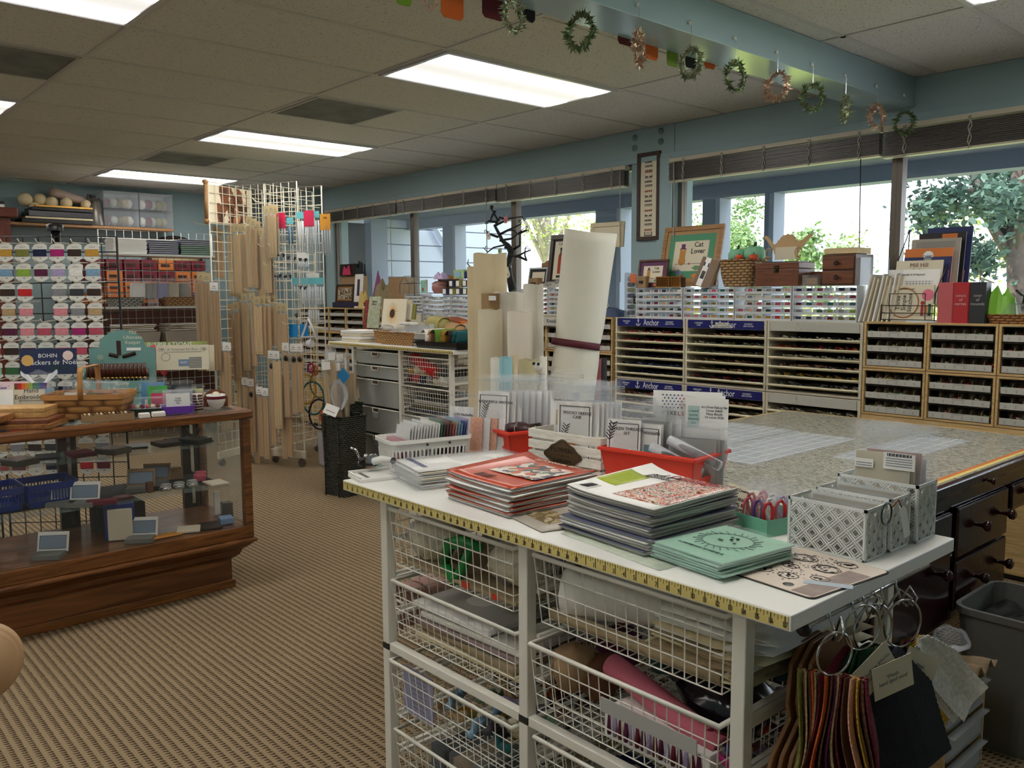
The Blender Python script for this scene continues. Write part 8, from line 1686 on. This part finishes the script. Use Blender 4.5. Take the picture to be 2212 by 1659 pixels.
ink(XK@Matrix.Translation((.05,.27,-.070)),t,'price_sticker',PAPER,[(-.03,.035,-.008,.006)])
for r_ in range(2):
 for k in range(15):
  c=XK@Vector((-.125+.0178*k,.135+.03*(1-r_),.045-.05*r_));one(B(M('rosewood',(86,44,30),.3)).tube([c-Vector((0,0,.02)),c+Vector((0,0,.045))],.0075,n=8).tube([c-Vector((0,0,.026)),c-Vector((0,0,.020))],.0078,M('brass band',(214,170,90),.3,metal=.8),n=8),'needle_keeper','rosewood needle keeper in the teal display, %s row, number %d'%(('back','front')[1-r_],k+1),'needle case','needle keepers in the teal display')
def d_insp(t,X,w,h):
 text('INSPIRATIONS',.034,WHT,X@Matrix.Translation((0,h*.88,0)),t)
 for k in range(6):ink(X@Matrix.Translation((w*.0,h*.45,0))@Matrix.Rotation(2.6+k*.35,4,'Z'),t,'red_petal',M('poinsettia red',(206,60,76),.5),lines=[([(.0,0),(.05,.008),(.10,0)],.012)])
stand(292,440,738,800,-1.12,M('olive floral cover',(150,160,90),.45,var=.3,vs=12),'green book lettered Inspirations with a red flower, standing on the case','book','book',d_insp,th=.012)
def d_vic(t,X,w,h):
 text('A Victorian Fin Box',.018,INKG,X@Matrix.Translation((0,h*.82,0)),t);ink(X@Matrix.Translation((0,h*.72,0)),t,'ruled_line',INKG,[(-w*.35,w*.35,-.001,.001)])
 ink(X,t,'blue_motif',M('dusty blue',(120,140,170),.6),[(-.02,.03,h*.15,h*.42)]);text('ANET',.014,WHT,X@Matrix.Translation((.005,h*.29,.001)),t);ink(X,t,'round_seal',INK,lines=[([(-w*.32+.02*math.cos(a*.4),h*.52+.02*math.sin(a*.4))for a in range(17)],.0008)])
 ink(X,t,'text_lines',INKG,[(w*.12,w*.36,h*.5-.008*k,h*.5-.0055-.008*k)for k in range(7)])
 for s in(-1,1):ink(X@Matrix.Translation((s*w*.4,h*.82,0)),t,'corner_scroll',INKG,lines=[([(.018*math.cos(a),.014*math.sin(a)),(.005,.002)],.0008)for a in[k*.8 for k in range(8)]])
stand(343,446,745,802,-1.02,PAP2,'cream chart titled A Victorian Fin Box, propped on the case','chart','chart',d_vic,th=.004);stand(447,463,745,802,-1.04,PAP2,'gold-edged frame side beside the Victorian chart','frame_edge','frame',None)
WC=(-.70,-1.43);t=thing('splint_basket','rectangular woven splint basket with a hoop handle on the case','basket',(WC[0],WC[1],CT));SPL=wicker('splint weave',(190,138,80),(112,72,38),22,34,.6)
X=fr((WC[0],WC[1],CT),-35);b=B(SPL,X);tub(b,(0,0),.21,.33,.001,.105,.018,.005,r=.03,steps=3);b.build('body',t);RIMW=M('bent wood rim',(184,132,78),.4);b=B(RIMW,X);tub(b,(0,0),.218,.338,.088,.110,0,.006,r=.03,bottom=False);b.build('rim',t)
b=B(RIMW,X).surf(lambda u,v:((-.109 if False else.108*math.cos(math.pi*u)),(v-.5)*.022,.09+.13*min(1,2.2*math.sin(math.pi*u))**.8),24,1,th=.004);b.build('handle',t)
for i in range(6):
 Y=X@fr((-.04+.016*i,-.11+.045*i,.03),60,0,0)@Matrix.Rotation(math.radians(75),4,'X');t=thing('clear_packet','crinkled clear packet in the splint basket, number %d from the left'%(i+1),'packet',Y.translation,'packets in the splint basket');B((WFAB,PAPER,THR['olive'],THR['charcoal'],THR['red'],PAPER)[i],Y).box(-.035,.035,.01,.075,-.003,.003).build('contents',t);bag(B(CLEAR),Y,.11,.135,.014,nu=8,nv=8).build('clear_bag',t)
t=thing('gift_bag','puffed cellophane bag tied at the top, left of the splint basket','packet',(-.80,-1.62,CT));b=B(CLEAR);blob(b,(-.80,-1.60,.93),.07,.07,.07,None,rn,18);b.surf(lambda u,v:(-.80+(.015+.055*v)*math.cos(u*6.28),-1.60+(.015+.055*v)*math.sin(u*6.28),.985+.06*v+.01*math.sin(u*30)*v),30,3);b.build('cellophane',t);B(PAP2).ball((-.80,-1.60,.885),.035).build('contents',t)
def d_hand(t,X,w,h):
 text('Hand\nEmbroidery',.027,THR['dark_brown'],X@Matrix.Translation((.015,h*.58,0)),t);text('STITCHES AT-A-GLANCE',.009,THR['dark_brown'],X@Matrix.Translation((.015,h*.26,0)),t)
 for k,c in enumerate(('brown','red','orange','gold','lime','green','teal','blue','purple')):ink(X@Matrix.Translation((-.042+.014*k,h*.94,0)),t,'thread_swatch',THR[c],[(-.007,.007,-.012,.014)])
stand(27,92,832,880,-.80,PAP2,'cream Hand Embroidery booklet with rainbow threads along its top','booklet','book',d_hand,th=.012);stand(0,27,842,880,-.82,PAPER,'white booklet edge left of the Hand Embroidery booklet','booklet','book',None,th=.01);stand(0,58,824,870,-.90,M('pale pink card',(230,200,206),.5),'pink printed card behind the Hand Embroidery booklet','display_card','card',lambda t,X,w,h:text('Sew Tips',.02,INKB,X@Matrix.Translation((-.02,h*.7,0)),t))
t=thing('cardboard_tray','narrow kraft tray of wood samples at the front edge of the case','tray',(-.53,-1.42,CT));X=fr((-.535,-1.41,CT),-12);B(PAPB,X).box(-.028,.028,-.10,.10,.0005,.003).box(.026,.028,-.10,.10,.003,.030).box(-.028,-.026,-.10,.10,.003,.030).box(-.026,.026,-.10,-.098,.003,.030).box(-.026,.026,.098,.10,.003,.03).build('tray',t)
b=B(THR['tan'],X)
for k in range(12):b.box(-.022,.022,-.09+.0155*k,-.084+.0155*k,.004,.034,(THR['tan'],THR['cream'],THR['brown'])[k%3])
b.build('wood_samples',t)
for i,(y,w)in enumerate(((-1.27,.045),(-1.21,.055))):one(B(WPLA,fr((-.515,y,CT),-10)).box(-.016,.016,-w/2,w/2,.0005,.022),'white_gadget','small white plastic gadget at the front edge of the case, %s'%('left','right')[i],'gadget',bev=.004)
t=thing('purple_basket','bright purple plastic tray holding bagged cards','tray',(-.56,-1.10,CT));PURP=M('purple plastic',(120,70,190),.35);X=fr((-.575,-1.10,CT),-20);b=B(PURP,X);tub(b,(0,0),.09,.14,.001,.034,.006,.003,r=.02);b.build('body',t)
for k in range(4):
 Y=X@facing((-.02+.012*k,0,.012),(1,.0,.25));t=thing('card_packet','bagged text card in the purple tray, %s'%('rear','third','second','front')[k],'packet',Y.translation,'cards in the purple tray');B(PAPER,Y).box(-.05,.05,0,.075-.008*(3-k)*0,-.001,.001).build('card',t);bag(B(CLEAR),Y,.125,.095,.006,nu=5,nv=5).build('clear_bag',t)
 if k==3:text('Stitch\nMarker\nSet',.011,INKG,Y@Matrix.Translation((0,.045,.003)),t)
t=thing('bead_box','black printed box of round cookies-like beads in clear wrap','box',(-.62,-1.24,CT));X=fr((-.62,-1.23,CT),-22);B(M('black floral box',(40,50,40),.4,var=.4,vs=80),X).box(-.03,.03,-.07,.07,.0005,.028).build('box',t);b=B(THR['rose'],X)
for k in range(6):b.ball((0,-.052+.021*k,.036),.010,(THR['rose'],THR['cream'],THR['maroon'])[k%3])
b.build('beads',t);b=B(CLEAR,X);b.box(-.034,.034,-.074,.074,.029,.075);b.build('clear_wrap',t)
for i,(x,y,w,h,m_,n_)in enumerate(((-.72,-1.16,.10,.13,M('sky blue card',(80,150,200),.5),'sky blue'),(-.69,-1.15,.085,.115,M('bright green card',(60,180,70),.5),'bright green'),(-.66,-1.15,.075,.085,M('cerise card',(220,50,110),.5),'cerise and white'),(-.72,-1.03,.09,.11,M('dark slate card',(50,54,60),.5),'dark slate'),(-.69,-1.02,.08,.085,M('steel card',(110,120,130),.5),'steel grey'),(-.74,-.97,.09,.085,M('pale yellow card',(222,218,150),.5),'pale yellow'),(-.70,-.95,.08,.07,M('cream print',(214,206,170),.5),'cream'))):
 Y=facing((x,y,CT+.001),(1,-.6,.15));t=thing('card_packet','%s bagged card packet standing on the case'%n_,'packet',Y.translation,'bagged cards standing on the case');B(m_,Y).box(-w/2,w/2,.003,h,-.002,.002).build('card',t);B(PAPER,Y).box(-w*.35,w*.35,.01,h*.4,.0022,.003).build('white_panel',t);bag(B(CLEAR),Y,w*1.2,h*1.2,.007,nu=4,nv=5).build('clear_bag',t)
for i in range(5):one(bag(B(CLEAR),fr((-.86+.02*i,-1.22+.05*i,CT+.012+.006*i),60+10*i),.14,.16,.008,nu=5,nv=5),'clear_packet','clear packet lying behind the purple tray, layer %d'%(i+1),'packet','packets lying behind the purple tray')
t=thing('striped_cup','small black and pink striped pouch with a white cord on the case','pouch',(-.60,-1.0,CT));b=B(PAP2)
for k in range(12):b.lathe([(.024-.002*abs(k-6)/6,k*.0062+.001),(.024,k*.0062+.0068)],(-.61,-1.0,CT),(THR['dark_brown'],M('blush stripe',(220,190,190),.7))[k%2],n=20)
b.build('body',t);B(PAPER).tube([(-.585,-1.01,CT+.075),(-.578,-1.012,CT+.05),(-.582,-1.0,CT+.03)],.0022,n=5).build('cord',t)
t=thing('white_bowl','white teacup-shaped bowl with a maroon band at the end of the case','bowl',(-.60,-.915,CT));PORC=M('white porcelain',(232,230,222),.15);B(PORC).lathe([(.018,.001),(.032,.012),(.041,.035),(.043,.066),(.040,.066),(.037,.035),(.016,.010)],(-.60,-.915,CT),n=28,cap=False).build('cup',t);B(THR['maroon']).lathe([(.0425,.046),(.0436,.060)],(-.60,-.915,CT),n=28,cap=False).build('band',t);B(THR['maroon']).tube([(-.56,-.945,CT+.055),(-.575,-.975,CT+.05),(-.59,-.962,CT+.02)],.003,n=6).build('handle',t);B(PAP2).ball((-.60,-.915,CT+.058),.022).build('soap',t)
one(B(MAH,facing((-.655,-.895,CT),(1,-.6,.05))).prism([(-.055,.001),(.055,.001),(.055,.045),(.042,.068),(.02,.082),(-.02,.082),(-.042,.068),(-.055,.045)],-.008,0),'wooden_easel','reddish arched wooden stand behind the white bowl','easel',bev=.002)
# ====== CEILING HANGINGS
GLS=M('silver green tinsel',(150,160,130),.3,metal=.5);PNK=M('rose gold tinsel',(190,160,136),.3,metal=.5);GRL=M('green tinsel',(96,116,76),.4,metal=.3)
BXP=1.2-.0
wr=[(932,6,22,14,PNK,'rose gold, cut by the top edge',1),(1109,35,24,38,GLS,'silver green, third felt flag beside it',.55),(1254,68,30,42,GRL,'green, alone below the beam',.8),(1380,107,10,40,PNK,'rose gold, seen nearly edge-on',.25),(1492,136,24,36,GLS,'silver green with a dark centre',.7),(1589,166,22,36,GRL,'green, before the yellow glow',.65),(1679,187,25,34,PNK,'rose gold, before the yellow glow',.8),(1755,211,26,32,GRL,'green, at the right end of the glow',.9),(1826,233,8,30,GLS,'silver green, narrow edge-on',.3),(1893,252,16,28,PNK,'rose gold, second from the wall',.6),(1953,266,22,27,GRL,'green, nearest the window wall',.9)]
for i,(px,py,rx,ry,m_,lb,s)in enumerate(wr):
 c=at(px,py,X=1.215);dpt=(c-CAM).dot(fw);R=ry*dpt/F_PX*.80;ax_=(CAM-c).normalized();th=math.acos(max(.12,min(1,rx/ry)))if rx<ry else 0;n_=Matrix.Rotation(th*(1 if i%2 else-1),3,'Z')@Vector((ax_.x,ax_.y,0)).normalized()
 X=facing(c,n_);t=thing('tinsel_wreath','small tinsel wreath hanging from the beam, '+lb,'ornament',c,'tinsel wreaths on the beam');b=B(m_,X);r2=random.Random(i)
 for k in range(190):
  a=r2.uniform(0,6.283);q=Vector((R*math.cos(a),R*math.sin(a),0));d=Vector((math.cos(a)*r2.uniform(-.6,1),math.sin(a)*r2.uniform(-.6,1),r2.uniform(-.8,.8))).normalized()*R*r2.uniform(.30,.55);e=Vector((-math.sin(a),math.cos(a),r2.uniform(-.5,.5)))*R*.15;q+=Vector((r2.gauss(0,.07),r2.gauss(0,.07),r2.gauss(0,.07)))*R
  b.raw([q-e,q+d*.5-e*.2+Vector((0,0,R*.05)),q+d,q+e],[(0,1,2,3)])
 b.tube([(R*math.cos(a*.3),R*math.sin(a*.3),0)for a in range(21)],R*.10,n=5,closed=True);b.build('tinsel',t)
 b=B(INKR,X)
 for k in range(6):a=k*1.05+i;b.ball((R*math.cos(a),R*math.sin(a),R*.14),R*.055,n=6)
 b.build('red_berries',t);top=Vector((1.212,c.y,2.40));
 if i:B(CHR).tube([c+Vector((0,0,R)),Vector((c.x,c.y,2.375))],.0012,n=4).build('thread',t);B(WPLA).ball((1.208,c.y,2.385),.006).tube([(1.201,c.y,2.395),(1.212,c.y,2.392),(c.x,c.y,2.375)],.0015,n=4).build('hook',t)
fl=[(872,0,16,14,'green'),(977,10,24,38,'orange'),(1065,8,24,42,'maroon'),(1137,20,20,32,'charcoal'),(1350,80,18,22,'maroon'),(1408,100,16,36,'orange'),(1453,110,15,42,'olive'),(1492,128,14,24,'charcoal'),(1533,134,15,18,'orange')]
for i,(px,py,hw,hh,c)in enumerate(fl):
 p=at(px,py,X=.985);dpt=(p-CAM).dot(fw);w=hw*dpt/F_PX*1.25;z1=2.36 if i<4 else 2.35;zb=at(px,py+hh*.8,X=.985).z;m_=M('felt '+c,{'green':(112,150,40),'orange':(206,98,32),'maroon':(90,24,30),'charcoal':(20,22,30),'olive':(112,140,44)}[c],.9)
 X=facing((.985,p.y,zb),(1,0,0));one(B(m_,X).prism([(-w*.75,0),(-w,.012),(-w,z1-zb+.05),(w,z1-zb+.05),(w,.012),(w*.75,0)],-.002,.002),'felt_flag','%s felt flag on the far side of the beam, number %d from the left'%(c,i+1),'flag','felt flags along the beam')
